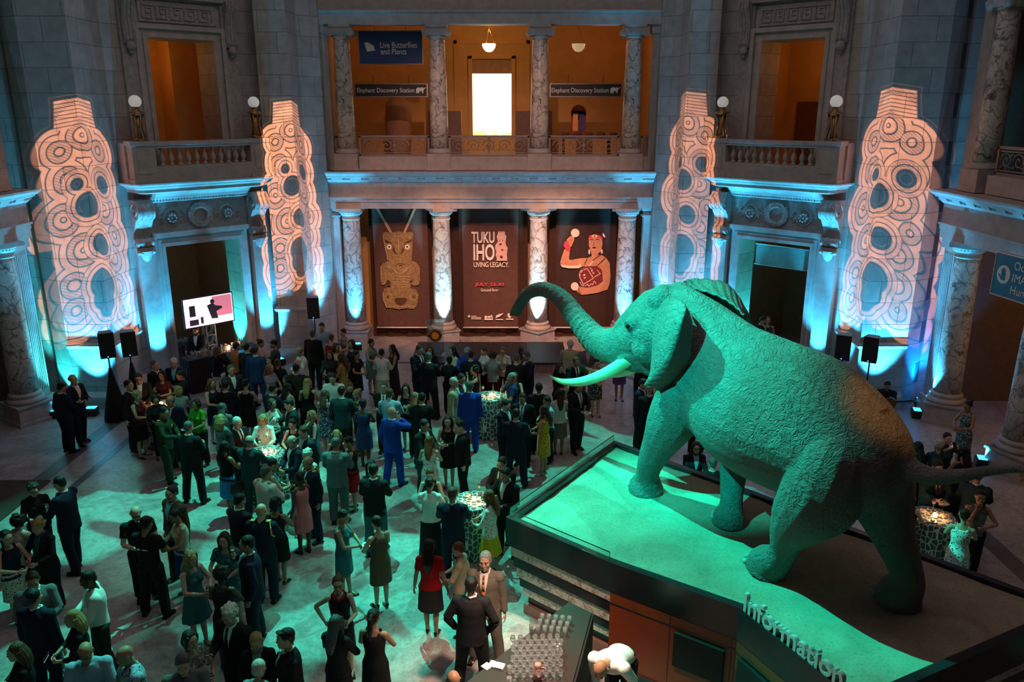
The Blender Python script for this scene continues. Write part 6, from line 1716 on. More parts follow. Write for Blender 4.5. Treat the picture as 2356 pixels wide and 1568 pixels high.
# u v sex height yaw arms legs outfit colours hair haircolour skin extras hold | label | held label
ROWS = """
143 887 m 1.78 150 glass a suit n,w,- short k b - - | man in dark suit from behind, left one of the pair by the far column
161 874 m 1.82 70 pointr b suit n,w,- fringe d a - - | balding man in navy blazer gesturing beside the far left column
296 885 m 1.80 80 down a suit k,w,- short k a - - | tall dark-suited man facing right beside the cloth covered speaker stand
319 909 f 1.68 80 both a topskirt m,k puff l a - - | blond woman in sleeveless dark red top near the covered speaker stands
330 869 m 1.78 20 both a suit k,w,- short d a glasses - | man with glasses in black suit and white shirt between speaker and doorway
358 838 m 1.78 75 down a suit k,w,- short s a - - | grey haired man in black suit below the bright left door pilaster
398 832 m 1.80 0 both a suit n,l,- short w a - - | white haired man in navy suit facing forward left of the bar
376 861 f 1.64 -20 phone a sdress m long k b - - | woman in maroon and black looking down, left of the bar
418 861 f 1.64 -60 both a blouse k,k bun k b - - | woman in black top with gold neckline facing left near the bar
410 898 f 1.64 200 both a blouse q,k bob l a - - | woman with blond bob and grey top seen from behind at left
351 917 f 1.60 30 both a blouse k,k curly k b - - | dark haired woman in black beside the candle lit table at far left
394 919 m 1.80 -10 glass a suit n,w,k fringe d b - wine | bald man in navy suit and dark tie behind the army officer | wine glass held by the bald man in navy at far left
371 946 m 1.80 85 both b uniform G,G short k b - - | army officer in olive green dress uniform facing right
453 927 f 1.64 -25 both a tee g,k bob d b - plate | woman in bright green top holding a napkin, left of centre | small plate held by the woman in the green top
430 983 m 1.82 170 glass c suit k,w,- short s a - - | grey haired man in black suit, back turned, legs apart, left of centre
485 881 f 1.66 60 both a dress n long r a - - | woman with long auburn hair in navy sleeveless dress facing the bar
493 776 m 1.78 0 table a suit k,w,- short k b beard - | bearded bartender in black waistcoat behind the left bar
497 806 f 1.66 170 both a blouse k,w bob r a - - | red haired woman in dark top and white trousers ordering at bar
541 797 m 1.78 150 table a shirt f,k short k b - - | man in rust red shirt leaning at the bar
569 800 m 1.84 160 down a suit k,w,- short k a - - | tall man in black suit, back turned, right of the rust shirted man
585 804 m 1.86 175 down c suit N,w,- short k a - - | tall man in navy blazer with back turned at right end of bar
596 788 f 1.64 100 both a blouse P,k bun k b - - | woman with updo facing right behind the tall navy blazer
631 791 m 1.78 -80 point a tee c,k cap k b - - | man in dark cap and shirt facing left by the bright pilaster
531 850 m 1.80 40 down a suit c,w,- short s a - - | grey haired man in open white shirt and dark suit below the bar
522 886 m 1.76 175 both a suit k,w,- short k a - - | man in black suit from behind, just below the bar crowd
560 884 f 1.70 180 both f dress k short k a - - | woman in knee length black dress seen from behind, bare calves, left of centre
620 846 f 1.66 70 both a sdress l long l a - - | woman with long pale blond hair in light blue dress
637 836 f 1.64 190 both a tee k,k bun n b - - | woman with brown bun, black top and bare shoulders behind blond woman
693 806 m 1.80 -60 both b shirt w,k fringe s b - - | balding man in bright white shirt facing left near left pier
688 836 m 1.76 -70 both a shirt l,c - k a - - | bald man in pale blue shirt below the white shirted man
677 850 m 1.76 180 both a suit G,w,- short k b - - | man in dark green jacket with his back turned
719 768 m 1.82 170 down a suit k,w,- short s a - - | grey haired man in black beneath the lone loudspeaker
741 750 m 1.84 0 both a shirt l,e short k a - - | man in pale shirt and light trousers standing against the pier
792 763 f 1.66 -40 both a dress #tw short k a - - | woman in green and white patterned dress beside the first banner column
761 777 f 1.64 170 both a dress r short n a - - | short haired woman in red seen past the crowd near pier
775 797 f 1.64 60 both a dress P long k b - - | black haired woman in pink facing right near the left pier
761 816 f 1.66 0 both a blouse c,k long n a - red | woman in dark jacket facing forward with a drink, left of centre back | drink held by the woman in the dark jacket
784 820 f 1.68 -100 hip a dress o long n b - - | woman in gold dress with brown hair, left of centre back
807 790 f 1.68 -30 both a dress k long k b - - | woman with long black hair and gold strap facing left
818 814 f 1.64 60 both a sdress k short k b - - | woman in short sleeved black dress facing right near first banner
851 787 f 1.68 60 both f dress #sk short k b - - | woman in dark patterned dress before the pendant banner
877 812 f 1.70 175 both f blouseskirt w,x short k b - - | woman in loose white tunic, back turned, before the pendant banner
904 801 f 1.68 -60 both f maxi #km long k b - - | woman with very long dark hair in printed maxi dress
666 868 f 1.64 -60 both a tank k,k long k b - - | woman in black with long dark hair holding white paper
630 892 m 1.76 150 both a suit n,w,- short k a - - | short man in navy suit, back turned, beside woman holding paper
657 893 f 1.64 150 down a topskirt x,k long k b - - | woman with pale sleeveless top and dark hair from behind
704 881 f 1.68 180 both a tank k,k long l a - - | blond woman in black sleeveless top seen from behind
624 927 f 1.66 60 both b topskirt w,k bob n b - - | woman in white sleeveless top and black skirt facing right
670 927 m 1.78 -70 phone a suit k,w,- side k a - phone | dark haired man in black suit looking at his phone | phone held by the dark haired man in black
605 975 f 1.66 0 both a dress k,w bob l a - - | blond woman in black dress and open white jacket behind the table
545 970 m 1.78 60 both a suit k,w,k short w a - - | white haired man in black suit and tie left of the table
716 956 f 1.66 -60 chin a dress t bob l a - - | woman with golden hair and hand at her chin
677 971 f 1.64 -10 both a dress k short k a - - | woman with dark hair in black sleeveless top facing forward near table
702 991 m 1.78 -40 glass a suit T,w,- short n a - - | middle aged man in dark jacket right of the left centre table
680 1012 m 1.78 -50 both a suit n,w,- fringe s a - - | balding man in dark navy suit leaning to the table
709 1041 f 1.62 -40 both a blouse x,x puff w a - - | woman with puffy white hair in pale jacket
714 1061 m 1.78 -55 glass a uniform n,n,w fringe s b - - | bald air force officer in navy uniform with medals
555 1015 m 1.78 170 table a suit T,w,- fringe s a - - | man in dark teal suit, back turned, at left centre table
531 1027 f 1.66 150 both f topskirt k,u long k b - bag | woman with black bag and bright blue skirt seen from behind | black handbag of the woman in the blue skirt
510 938 f 1.64 190 both a blouse s,k long s b - - | woman with long greenish grey hair, back turned
507 964 f 1.64 150 both a blouse #sk,k wavy l a - plate | blond woman in printed jacket holding a plate of food | plate of food held by the blond woman in the printed jacket
622 1067 f 1.66 120 both a dress t short k b - - | woman in dark strapless navy dress below the left centre table
607 1087 m 1.80 150 both a uniform w,w short s a - - | naval officer in white dress uniform with back turned
690 1098 f 1.66 -130 drink f dress p short k d - clutch+ | woman in bright pink sheath dress facing left | mint green clutch of the woman in pink
770 868 m 1.80 0 both a shirt w,k short k a - - | man in crisp white shirt and tie looking down, middle of crowd
786 900 m 1.82 180 both a suit T/G,w,- short k a - - | man in dark teal blazer and olive trousers seen from behind
747 908 f 1.66 170 both f dress #Nw long n a - - | woman in navy white and red floral dress, back turned
823 905 f 1.64 -60 both a dress #kx bun l a - - | blond woman with green hair ornament
834 929 f 1.68 180 both f dress N short k d - - | woman in royal blue swing dress seen from behind
802 887 f 1.62 10 both a blouse k,k short n a - - | brown haired woman in black standing between teal blazer and blue dress
884 892 m 1.80 0 fold a suit k,w,t short s a - - | balding man in black suit with arms folded, tie visible
894 903 m 1.78 175 both a shirt l,k short n a - - | man in light blue shirt with his back turned
777 1002 f 1.64 10 both a dress c wavy l a - - | woman with curly golden hair facing forward beside grey suit
771 1021 m 1.84 175 both a suit s,w,- short s b - - | man in sage grey suit seen from behind, centre left
804 1012 f 1.64 -80 both a topskirt k,r short k b - - | woman in black sleeveless top and red skirt facing left
854 1069 f 1.64 0 both a tank N,k long k b - - | woman in blue top with dark hair facing forward
858 1083 m 1.80 175 both b suit k/t,w,- short k a - - | man in black blazer and grey trousers seen from behind, centre
900 948 m 1.86 150 drink b suit b,w,- - k a glasses wine | bald man in bright royal blue suit raising a drink | wine glass raised by the man in the royal blue suit
962 802 m 1.88 50 glass a suit n,w,m short n a - - | tall man in navy suit and red tie facing right before stage
985 821 m 1.86 175 both c suit k,w,- short s a - - | broad man in black suit, back turned, left of the lectern
989 804 f 1.68 0 both a blouse n,k long n a - - | woman with brown hair facing forward in front of the lectern
1044 806 f 1.68 -60 both a blouse x,w long k a - - | woman in cream blouse with long straight dark hair
1033 828 f 1.64 170 both a blouse k,k bun k d - bluebag | woman in black carrying a pale blue shoulder bag | pale blue shoulder bag of the woman in black
1076 806 m 1.76 -20 both a shirt b,k short g a glasses - | grey haired man in bright blue shirt before the stage
1083 817 m 1.78 175 both a suit k,w,- short k b - - | man in black suit from behind, in front of blue shirt
1132 815 f 1.64 180 both a blouse q,m curly d a - - | curly haired woman in grey patterned top, back turned
1123 808 f 1.66 -60 both a tee w,k short n a - - | woman in white short sleeved top beside curly haired woman
1158 805 f 1.68 -10 both a blouse P,m short r a glasses - | woman with cropped red hair, glasses and pale pink blouse
1192 807 f 1.66 30 both a dress o bun k d - - | woman in gold dress with hair in a bun
1191 823 m 1.82 175 both a suit k,w,- short s a - - | broad man in black suit, back turned, right of the pink blouse
1212 818 m 1.80 -60 both a suit n,w,- short s a glasses - | man with glasses in dark suit facing left at right of group
1097 852 f 1.68 -80 drinkl a dress k curly k b - red | woman with curly black hair in black dress with red drink | red drink held by the woman with curly black hair
1151 869 f 1.60 -5 table a tank k,k bob n a - - | woman in black sleeveless top resting at the tall patterned table
1178 868 m 1.78 -80 chin a tee N,k short g b - - | grey haired man in blue, hand at chin, beside patterned table
1043 879 m 1.80 80 down a suit e,l,- short w a - - | white haired man in beige jacket left of the patterned table
1058 868 m 1.72 60 both a suit T,w,- short d b - - | man behind the beige jacket, dark jacket, at patterned table
1081 888 m 1.80 180 down a suit b,w,- short s a - - | man in royal blue suit, back turned, at the patterned table
934 892 f 1.70 0 phone f dress k long d p glasses - | pale woman with glasses in black dress touching her hair
954 913 f 1.66 170 both a tank k,k long l a - - | blond woman in black seen from behind beside pale woman with glasses
970 916 m 1.80 175 both b suit k,w,- short k a - - | man in black suit striding, back turned, centre
972 975 m 1.78 60 both a suit k/T,w,- short k b - - | man in black jacket facing right in centre group of four
1030 967 f 1.68 0 glass f dress k wavy k a - wine | woman with long curly black hair holding wine glass, centre | wine glass held by the woman with long curly black hair
1064 978 m 1.82 -80 glass a suit k,w,- short k a - - | man in black suit facing left, centre group of four
987 1015 f 1.64 175 both f dress #wk long r a - - | red haired woman in black and white patterned dress from behind
990 1087 f 1.62 0 both a dress k short n a glasses - | woman with glasses in black off shoulder dress looking down
988 1114 f 1.66 175 table f teeskirt w,k bun k b maxi - | woman in white top and long black skirt at lower table
1160 929 m 1.76 60 both a suit n,w,- short k a - - | man in navy suit facing right beneath the patterned table
1203 913 m 1.80 -10 glass a suit k,w,u short k b - wine | man in dark suit, white shirt and bright blue tie | wine glass held by the man with the bright blue tie
1243 892 m 1.80 175 down a suit k,w,- short k b - - | man in black suit, back turned, behind the blue tie
1187 953 m 1.82 172 both c suit n,w,- short d a - - | man in navy suit with hands behind, back turned, near platform
1253 943 f 1.68 -100 both f dress #yr long d b pale wine | woman in short yellow floral dress facing left near platform | wine glass held by the woman in the yellow floral dress
1264 919 f 1.66 -70 both a tee l,n short k b - - | woman in light blue top behind the yellow floral dress
1291 905 f 1.66 190 both f teeskirt x,#zk long d b - - | woman in cream top and printed knee skirt seen from behind
1156 1062 m 1.78 -30 both a suit k,w,t short d a beard+glasses - | bearded man with glasses in black suit at the platform corner
1153 1086 m 1.80 -40 phone b suit k,w,- short k b - - | man in black suit bending toward lower table by the platform
1286 846 f 1.66 40 both a blouse k,k long d a - - | woman in black with brown hair below the tusk tip
1321 792 m 1.82 170 both a suit e,w,- short w a - - | white haired man in beige jacket at right end of stage
1343 794 m 1.80 0 both a suit s,P,- short d a - - | man in grey suit and pink shirt under the trunk
1324 829 m 1.78 20 both a suit k,w,k short n b - - | man in black suit partly hidden by the tusk
1321 889 m 1.80 30 both b suit k,w,q short k b - plate | waiter in black suit carrying a serving tray below tusk | serving tray carried by the waiter below the tusk
1372 832 f 1.64 10 both f dress #kw short k a - - | woman in black and white patterned dress between trunk and tusk
1428 800 f 1.66 0 both f dress v long n b - - | woman in purple dress with bare legs behind the elephant's jaw
1479 815 m 1.80 170 both a suit k,w,- short k a - - | broad man in black suit behind the elephant's cheek
1476 880 m 1.78 55 both a suit n,w,k short d a - - | man in navy suit facing right under the elephant's ear
1495 896 m 1.80 180 both c suit k,w,- short g a - - | grey haired man in black suit, back turned, under the ear
1520 868 m 1.80 -70 both a suit n,w,- short k b - - | man in navy suit behind the ear tip
1612 890 m 1.80 170 both b suit k,w,- short k a - - | man in black trousers partly hidden behind the elephant's front leg
2231 931 f 1.68 -70 both a dress #tw bun k b - - | woman in green floral dress and white apron front near right columns
2123 1026 f 1.66 190 both a blouse k,k long k b - - | woman in black with long black hair left of the white haired guest
2154 1023 f 1.64 160 both a blouse T,k puff w a - - | white haired person in dark teal seen from behind at right
2177 1011 f 1.66 0 camera a blouse T,k short k a - phone | woman taking a picture with her raised phone above the tail | phone raised by the woman above the elephant's tail
2221 1040 f 1.68 180 both a maxi k long k b - - | woman with very long black hair, back turned, above the tail
2154 1069 m 1.82 0 both a suit T,w,m short d a beard+glasses plate | bearded man with glasses, white shirt and dark red tie at right | plate held by the bearded man at right
2250 1095 m 1.78 150 both a suit T,w,- short d a - - | man in dark teal suit, back turned, under the elephant's tail
2240 1139 f 1.68 -20 chin a tank s,k short k b - - | woman in grey sleeveless top with hand at mouth at right table
2219 1186 f 1.66 150 table f dress #wN short d a - - | woman in blue and white floral dress at right table
2096 1146 f 1.64 140 table a dress m short d p - - | woman in dark red dress with pale arms left of right table
1752 735 m 1.78 60 both a suit n,w,- short k b - - | man in dark suit inside the right doorway
1768 735 f 1.68 -20 down a maxi #kP long r a - - | woman in long patterned gown inside the right doorway
75 1122 f 1.68 40 both a blouse k,k puff d a glasses wine | woman with glasses in black beside the dark carpet at far left | wine glass held by the woman with glasses at far left
143 1110 m 1.86 -100 both b suit n,w,- short k a - wine | tall man in navy suit with drink facing left, lower left | wine glass held by the tall man at lower left
38 1200 f 1.64 170 both a blouse x,k curly k b - - | woman with dark curls and white top at left edge, back turned
13 1234 f 1.66 60 both f topskirt n,#xm pony d a - - | woman in navy sleeveless top and patterned skirt at left edge
92 1206 f 1.68 -10 both a suit k,t,- puff l a - red | blond woman in black jacket holding a red drink at lower left | red drink held by the blond woman at lower left
75 1328 m 1.78 30 both a suit s,w,P short d b - - | man in grey suit with pink tie at lower left
76 1374 m 1.80 175 down a suit n,w,- short k a - - | man in dark navy suit, back turned, at lower left corner
212 1328 m 1.78 -60 both b shirt w,G short k d - red | man in white shirt, dark skin, olive trousers, lower left | drink held by the man in the white shirt and olive trousers
311 1175 m 1.76 30 both a tee k,k - k a glasses - | bald man in black t-shirt with glasses, left of centre
332 1206 m 1.78 170 both c tee k,k short k b - - | man in black t-shirt with small white print across his back
397 1132 m 1.82 -30 down b suit B,l,- short d a - - | tall man in brown tweed blazer and blue shirt
410 1182 f 1.66 -50 both a topskirt #xo,b bun k b - plate | woman in printed top with blue trousers holding small plate | small plate held by the woman in the printed top
436 1281 f 1.66 60 both f flare t long l a - wine | blond woman in teal sleeveless flared dress facing right | wine glass held by the blond woman in the teal dress
172 1420 f 1.64 -60 both a blouse k,k wavy l a - phone | woman with long wavy blond hair holding lit phone | lit phone held by the woman with wavy blond hair
198 1490 m 1.78 20 both a shirt l,k - k b glasses - | bald man with glasses in pale blue shirt at bottom left
298 1500 m 1.78 -50 both a tee #lk,k - k b - wine | bald man in speckled blue shirt at bottom left | glass held by the bald man in the speckled shirt
434 1468 f 1.66 60 both a sdress #sx bob k a - wine | woman with black bob in printed grey dress, bottom left | wine glass held by the woman with the black bob
421 1518 m 1.78 20 both a tee s,k short s a - - | grey haired man in grey shirt looking down at bottom left
42 1496 f 1.66 -60 both a blouse k,k wavy n a - - | woman with brown wavy hair at the bottom left corner
507 1322 f 1.68 175 both a dress k curly k d - - | woman with black afro in black dress seen from behind
534 1406 m 1.82 -20 glass a suit k,w,k puff w a - wine | white haired man in black suit, white shirt and dark tie | wine glass held by the white haired man in black suit
590 1468 f 1.66 10 both a suit k,q,- short l a - - | short haired blond woman in black jacket, bottom middle
652 1474 m 1.82 -70 down a suit k,w,k side k a - - | black haired man in black suit leaning left, bottom middle
600 1533 f 1.66 170 both a blouse q,k short w a - - | woman with cropped white hair seen from behind at bottom edge
517 1238 f 1.66 0 both a sdress #tk long d a - - | smiling woman in dark floral dress, lower left of centre
571 1250 m 1.88 -80 drink c suit n,w,l short k b - wine | tall man in navy suit drinking from a glass | wine glass at the lips of the tall man in navy
546 1152 m 1.76 150 both a suit k,w,- short k a - - | man in black suit, back turned, beside naval officer in white
598 1176 m 1.80 175 both a uniform n,n - k a - - | bald officer in navy uniform with gold shoulder cord, back turned
632 1157 f 1.66 170 both f dress k bob k b - - | woman with black bob in black sleeveless dress, back turned
784 1185 f 1.66 80 both f dress t short k b - plate | woman in teal sleeveless dress holding plate, lower centre | plate held by the woman in the teal sleeveless dress
870 1203 f 1.68 -140 both f dress h bun d a - - | woman in brown sleeveless knee dress, lower centre
778 1340 f 1.66 10 hip a dress k bun n a glasses red | woman in black dress with red scarf collar holding drink | drink held by the woman with the red scarf collar
772 1434 f 1.66 160 both a maxi k,k long s b - - | woman with long grey hair in black, bottom centre
857 1421 f 1.68 170 both a maxi k pony k b - - | woman with black ponytail in long black dress, bottom centre
1040 1138 m 1.80 178 table a suit n,w,- short n a - - | man in navy suit, back turned, at the lower table
1127 1141 f 1.66 -100 both a blouseskirt #wo,y long r a flare - | woman with long red hair in yellow skirt at lower table
993 1256 f 1.68 175 down f teeskirt r,c long k b - - | woman in red top and dark skirt with long black hair
1055 1262 f 1.62 -100 both a blouseskirt e,c short r a - yellowbag | woman with short red hair and beige cardigan | mustard yellow backpack of the woman in beige cardigan
1117 1287 m 1.86 -10 down c suit z,w,f short g a - - | grey haired man in brown grey suit and orange tie
1084 1346 m 1.84 172 pocket c suit k,w,- short k b - - | man in black suit, back turned, near the lower bar
1042 1556 m 1.76 10 both a shirt k,k - k b - - | bald man at the very bottom edge beside the lower bar
"""
TABLES = [(-.55, 18.96), (-.72, 13.36), (-5.22, 15.5), (7.50, 12.75), (-8.62, 18.34)]
recs = []
for line in ROWS.strip().split('\n'):
    head_, *rest = [s.strip() for s in line.split('|')]
    f = head_.split()
    u, v, sex, h = float(f[0]), float(f[1]), f[2], float(f[3])
    p = atz(u, v, h*.935)
    recs.append([p.x, p.y, h, f, rest])
def inside(poly, x, y):
    c = False; n = len(poly)
    for i in range(n):
        x1, y1 = poly[i]; x2, y2 = poly[(i+1) % n]
        if (y1 > y) != (y2 > y) and x < (x2-x1)*(y-y1)/(y2-y1)+x1: c = not c
    return c
for it in range(60):
    for i in range(len(recs)):
        for j in range(i+1, len(recs)):
            a, c = recs[i], recs[j]; dx, dy = c[0]-a[0], c[1]-a[1]; d = math.hypot(dx, dy)
            if d < .49:
                if d < 1e-3: dx, dy, d = .01, .01, .014
                q = (.49-d)*.25/d; a[0] -= dx*q*.6; a[1] -= dy*q; c[0] += dx*q*.6; c[1] += dy*q
    for a in recs:
        for tx, ty in TABLES:
            dx, dy = a[0]-tx, a[1]-ty; d = math.hypot(dx, dy)
            if d < .66: a[0] = tx+dx/d*.66; a[1] = ty+dy/d*.66
        q = FL.inverted() @ Vector((a[0], a[1], 0))
        if -1.75 < q.x < 1.05 and -1.95 < q.y < -.72:
            q.y = -1.95 if q.y < -1.2 and a[3][0] != '493' else -.70; q = FL @ q; a[0], a[1] = q.x, q.y
for a in recs:
    f = a[3]; rest = a[4]
    (_, _, sex, h, yaw, arms, legs, outfit, cols, hair, hc, skin, extra, hold) = f[:14]
    hold = None if hold == '-' else hold
    lk = 20 if arms in ('both', 'phone', 'table', 'glass') else 6
    if hair in ('long', 'wavy', 'bob', 'pony'): lk = min(lk, 9)
    person(a[0], a[1], float(h), sex, float(yaw), arms, legs, outfit, cols, hair, hc, skin, rest[0], 0, lk, extra, 0, hold, rest[1] if len(rest) > 1 else '')
# ------------------------------------------------------------------ tall tables with patterned cloths
def lattice_cloth(name, c1, c2):
    m, T, b = new_mat(name); tc = T.node('ShaderNodeTexCoord'); O = tc.outputs['Object']; s = T.sep(O)
    ang = T.m('ARCTAN2', s[1], s[0])
    side = T.m('LESS_THAN', s[2], 1.045)
    uu = T.mix(side, T.xyz(s[0], s[1], 0), T.xyz(T.m('MULTIPLY', ang, .42), T.m('MULTIPLY', s[2], .75), 0))
    vo = T.node('ShaderNodeTexVoronoi'); vo.feature = 'DISTANCE_TO_EDGE'; T.l.new(uu, vo.inputs['Vector']); vo.inputs['Scale'].default_value = 11; vo.inputs['Randomness'].default_value = .6
    f = T.ramp(vo.outputs['Distance'], [(.055, (1, 1, 1)), (.085, (0, 0, 0))])
    T.l.new(T.mix(f, c1, c2), b.inputs['Base Color']); b.inputs['Roughness'].default_value = .75; return m
LAT = lattice_cloth('lattice_cloth', (.06, .10, .10), (.72, .74, .70))
CANDLE = mat('candle_glass', (1, .75, .5), .3, var=0, emit=(1, .45, .18), es=7)
PLATE = mat('white_china', (.82, .82, .80), .3, var=0); FOOD = mat('canapes', (.45, .28, .08), .7, var=.5, nscale=40); NAP = mat('paper_napkin', (.85, .84, .82), .8, var=0)
wg = wineglass_meshes()
def glass_at(x, y, z, kind, label, grp, full=False, empty_=True):
    me = wg[0] if kind == 'w' else wg[2]
    o = bpy.data.objects.new('wine_glass' if kind == 'w' else 'tumbler', me); col.objects.link(o); o.location = (x, y, z)
    if full: child(o, 'drink', wg[1] if kind == 'w' else wg[3])
    tag(o, label, 'glass', grp); return o
where = ['amid the centre crowd', 'beside the platform corner', 'by the white naval uniform', 'below the elephant tail', 'beside the army officer']
for i, (tx, ty) in enumerate(TABLES):
    r = empty('cocktail_table', (tx, ty, 0)); tag(r, 'tall round cocktail table, '+where[i], 'table')
    b = MB(); b.lathe([(.37, 1.0), (.375, 1.03), (.37, 1.04)], seg=28); b.build('tabletop', BLACK, r); b = MB(); b.lathe([(.25, 0), (.25, .03), (.03, .05), (.03, 1.0)], seg=16); b.build('pedestal', BLACK, r)
    b = MB(); n = 72; rg = []
    for z, rr, am in ((1.048, .02, 0), (1.048, .30, 0), (1.048, .385, 0), (1.03, .40, .004), (.8, .395, .018), (.5, .40, .03), (.25, .41, .038), (.012, .42, .045)):
        rg.append([V3(math.cos(2*PI*k/n)*(rr+am*math.sin(2*PI*k/n*12+i)), math.sin(2*PI*k/n)*(rr+am*math.sin(2*PI*k/n*12+i)), z) for k in range(n)])
    b.rings(rg, False); o = b.build('tablecloth', LAT, smooth=True); o.location = (tx, ty, 0); tag(o, 'lattice patterned cloth to the floor over the tall table '+where[i].replace('in the middle of the crowd', 'mid crowd').replace('left of centre', 'centre left'), 'tablecloth')
    b = MB(); b.lathe([(.032, 0), (.04, .03), (.038, .06), (.025, .075), (.001, .075)], seg=14); o = b.build('candle', CANDLE, smooth=True); o.location = (tx+.02, ty-.02, 1.05); tag(o, 'small glowing votive candle on the tall table '+where[i].replace('in the middle of the crowd', 'mid crowd'), 'candle')
    point('candle_light', (tx+.02, ty-.02, 1.16), 4.5, (1, .42, .15), .03)
    for k in range(3):
        a = 1.2+2.1*k+i; b = MB(); b.lathe([(.001, 0), (.055, 0), (.078, .012), (.076, .015), (.055, .005), (.001, .005)], seg=18); o = b.build('small_plate', PLATE, smooth=True); o.location = (tx+math.cos(a)*.22, ty+math.sin(a)*.22, 1.05)
        b = MB()
        for q in range(3): b.ball((.025*math.cos(q*2.1), .025*math.sin(q*2.1), .018), .017, 6, 5)
        b.build('food', FOOD, o); tag(o, 'small white plate of snacks on the tall table '+where[i].replace('in the middle of the crowd', 'mid crowd'), 'plate', 'plates on table '+where[i])
    for k in range(3):
        a = .2+2.1*k+i; glass_at(tx+math.cos(a)*.29, ty+math.sin(a)*.29, 1.05, 'w', 'wine glass on the tall table '+where[i], 'glasses on table '+where[i], True)
# ------------------------------------------------------------------ bar in the left doorway
def FLp(s, d, z=0): return FL @ V3(s, d, z)
r = empty('bar_table', FLp(-.35, -1.3), R(45)); tag(r, 'long bar table under a black cloth before the left doorway', 'table')
b = MB(); b.box(-1.1, 1.1, -.27, .27, .98, 1.02); b.build('tabletop', BLACK, r)
for sx in (-1, 1):
    for sy in (-.22, .22): b = MB(); b.box(sx-.02, sx+.02, sy-.02, sy+.02, 0, .98); b.build('leg', BLACK, r)
b = MB(); n = 90; rg = []
per = []
for k in range(n):
    q = k/n*4; 
    if q < 1.6: per.append((-1.12+2.24*q/1.6, -.29))
    elif q < 2: per.append((1.12, -.29+.58*(q-1.6)/.4))
    elif q < 3.6: per.append((1.12-2.24*(q-2)/1.6, .29))
    else: per.append((-1.12, .29-.58*(q-3.6)/.4))
for z, am in ((1.028, 0), (1.025, .0), (.6, .02), (.02, .035)): rg.append([V3(p[0]*(1+am*.6*math.sin(k*1.9)), p[1]*(1+am*2*math.sin(k*1.9)), z) for k, p in enumerate(per)])
b.rings(rg); o = b.build('bar_cloth', mat('black_bar_cloth', (.012, .010, .012), .8), smooth=False, auto=50); o.location = FLp(-.35, -1.3); o.rotation_euler.z = R(45); tag(o, 'black floor length cloth on the left bar table', 'tablecloth')
rnd = random.Random(3)
for k in range(30):
    s = -1.35+.105*(k % 15)+rnd.uniform(-.02, .02); d = -1.42+.13*(k//15); p = FLp(s, d); glass_at(p.x, p.y, 1.03, 'w' if k % 3 else 't', 'empty glass among those lined up on the left bar', 'glasses on the left bar')
b = MB(); b.lathe([(.035, 0), (.035, .16), (.012, .21), (.012, .28), (.001, .28)], seg=12); bm_ = b.mesh('bottle', mat('pale_bottle', (.45, .65, .6), .1, var=0, trans=.5), True)
for k in range(9):
    p = FLp(.25+.055*(k % 5), -1.35+.10*(k//5)); o = bpy.data.objects.new('bottle', bm_); col.objects.link(o); o.location = (p.x, p.y, 1.03); tag(o, 'pale bottle standing at the right end of the left bar', 'bottle', 'bottles on the left bar')
p = FLp(-.1, -1.28); b = MB(); b.lathe([(.05, 0), (.06, .1), (.03, .13), (.001, .13)], seg=14); o = b.build('bar_lamp', CANDLE, smooth=True); o.location = (p.x, p.y, 1.03); tag(o, 'glowing table lamp among the glasses of the left bar', 'lamp')
point('bar_glow', (p.x, p.y, 1.35), 26, (1, .5, .28), .06)
r = empty('back_bar', FLp(-.5, .55), R(45)); tag(r, 'dark cloth covered back table with glassware inside the left doorway', 'table')
b = MB(); b.box(-.55, .9, -.25, .25, 0, .95); b.build('cloth', mat('navy_cloth', (.01, .015, .03), .8), r)
for k in range(14):
    p = FLp(-1.0+.13*(k % 7), .45+.16*(k//7)); glass_at(p.x, p.y, .955, 'w', 'glass on the back table inside the left doorway', 'glasses on the back table')
r = empty('waste_bin', FLp(-1.75, -1.5), R(45)); tag(r, 'tall white tapered bin at the left end of the left bar', 'bin')
b = MB(); b.rings([[V3(sx*s, sy*s, z) for sx, sy in ((-.16, -.16), (.16, -.16), (.16, .16), (-.16, .16))] for s, z in ((.75, 0), (1, .82), (.93, .82), (.72, .1))]); b.build('body', mat('white_plastic', (.62, .62, .62), .4), r)
b = MB(); b.box(-.13, .13, -.13, .13, .6, .7); b.build('liner', mat('bin_liner', (.05, .06, .04), .6), r)
# ------------------------------------------------------------------ lower bar
BAR = [(-.72, 8.28), (.84, 10.16), (1.14, 9.90), (.72, 8.28)]
r = empty('lower_bar', (.4, 9, 0)); tag(r, 'dark wedge shaped bar counter below the display platform', 'bar')
def pr(o): o.parent = r; o.matrix_parent_inverse = r.matrix_basis.inverted(); return o
BARTOP = mat('bar_cloth_brown', (.016, .007, .004), .7, var=.3, nscale=1.2)
b = MB(); b.prism(BAR, 1.03, 1.06); pr(b.build('countertop', BARTOP)); b = MB(); b.prism(shrink(BAR, .03), .0, 1.03); pr(b.build('front_cloth', BLACKCLOTH))
gp = [((1262+18*i+(j*4), 1440-13*j+4*i*.4), 't') for i in range(5) for j in range(2)]
def bar_glass(u, v, kind, label, grp, full=False):
    p = atz(u, v, 1.061); return glass_at(p.x, p.y, 1.061, kind, label, grp, full)
used = []
def place(u, v, kind, label, grp):
    p = atz(u, v, 1.061)
    if any((p.x-a)**2+(p.y-c)**2 < .0050 for a, c in used): return
    if not inside(shrink(BAR, .05), p.x, p.y): return
    used.append((p.x, p.y)); glass_at(p.x, p.y, 1.061, kind, label, grp)
for j in range(3):
    for i in range(6): place(1222+15.5*i+5*j, 1452-13*j+1.5*i, 't', 'tall tumbler in the rear cluster on the lower bar', 'tumblers in the rear cluster')
for j in range(8):
    for i in range(7): place(1180+17*i+8*(j % 2), 1490+12*j-.5*i, 'w', 'wine glass in the central cluster on the lower bar', 'wine glasses on the lower bar')
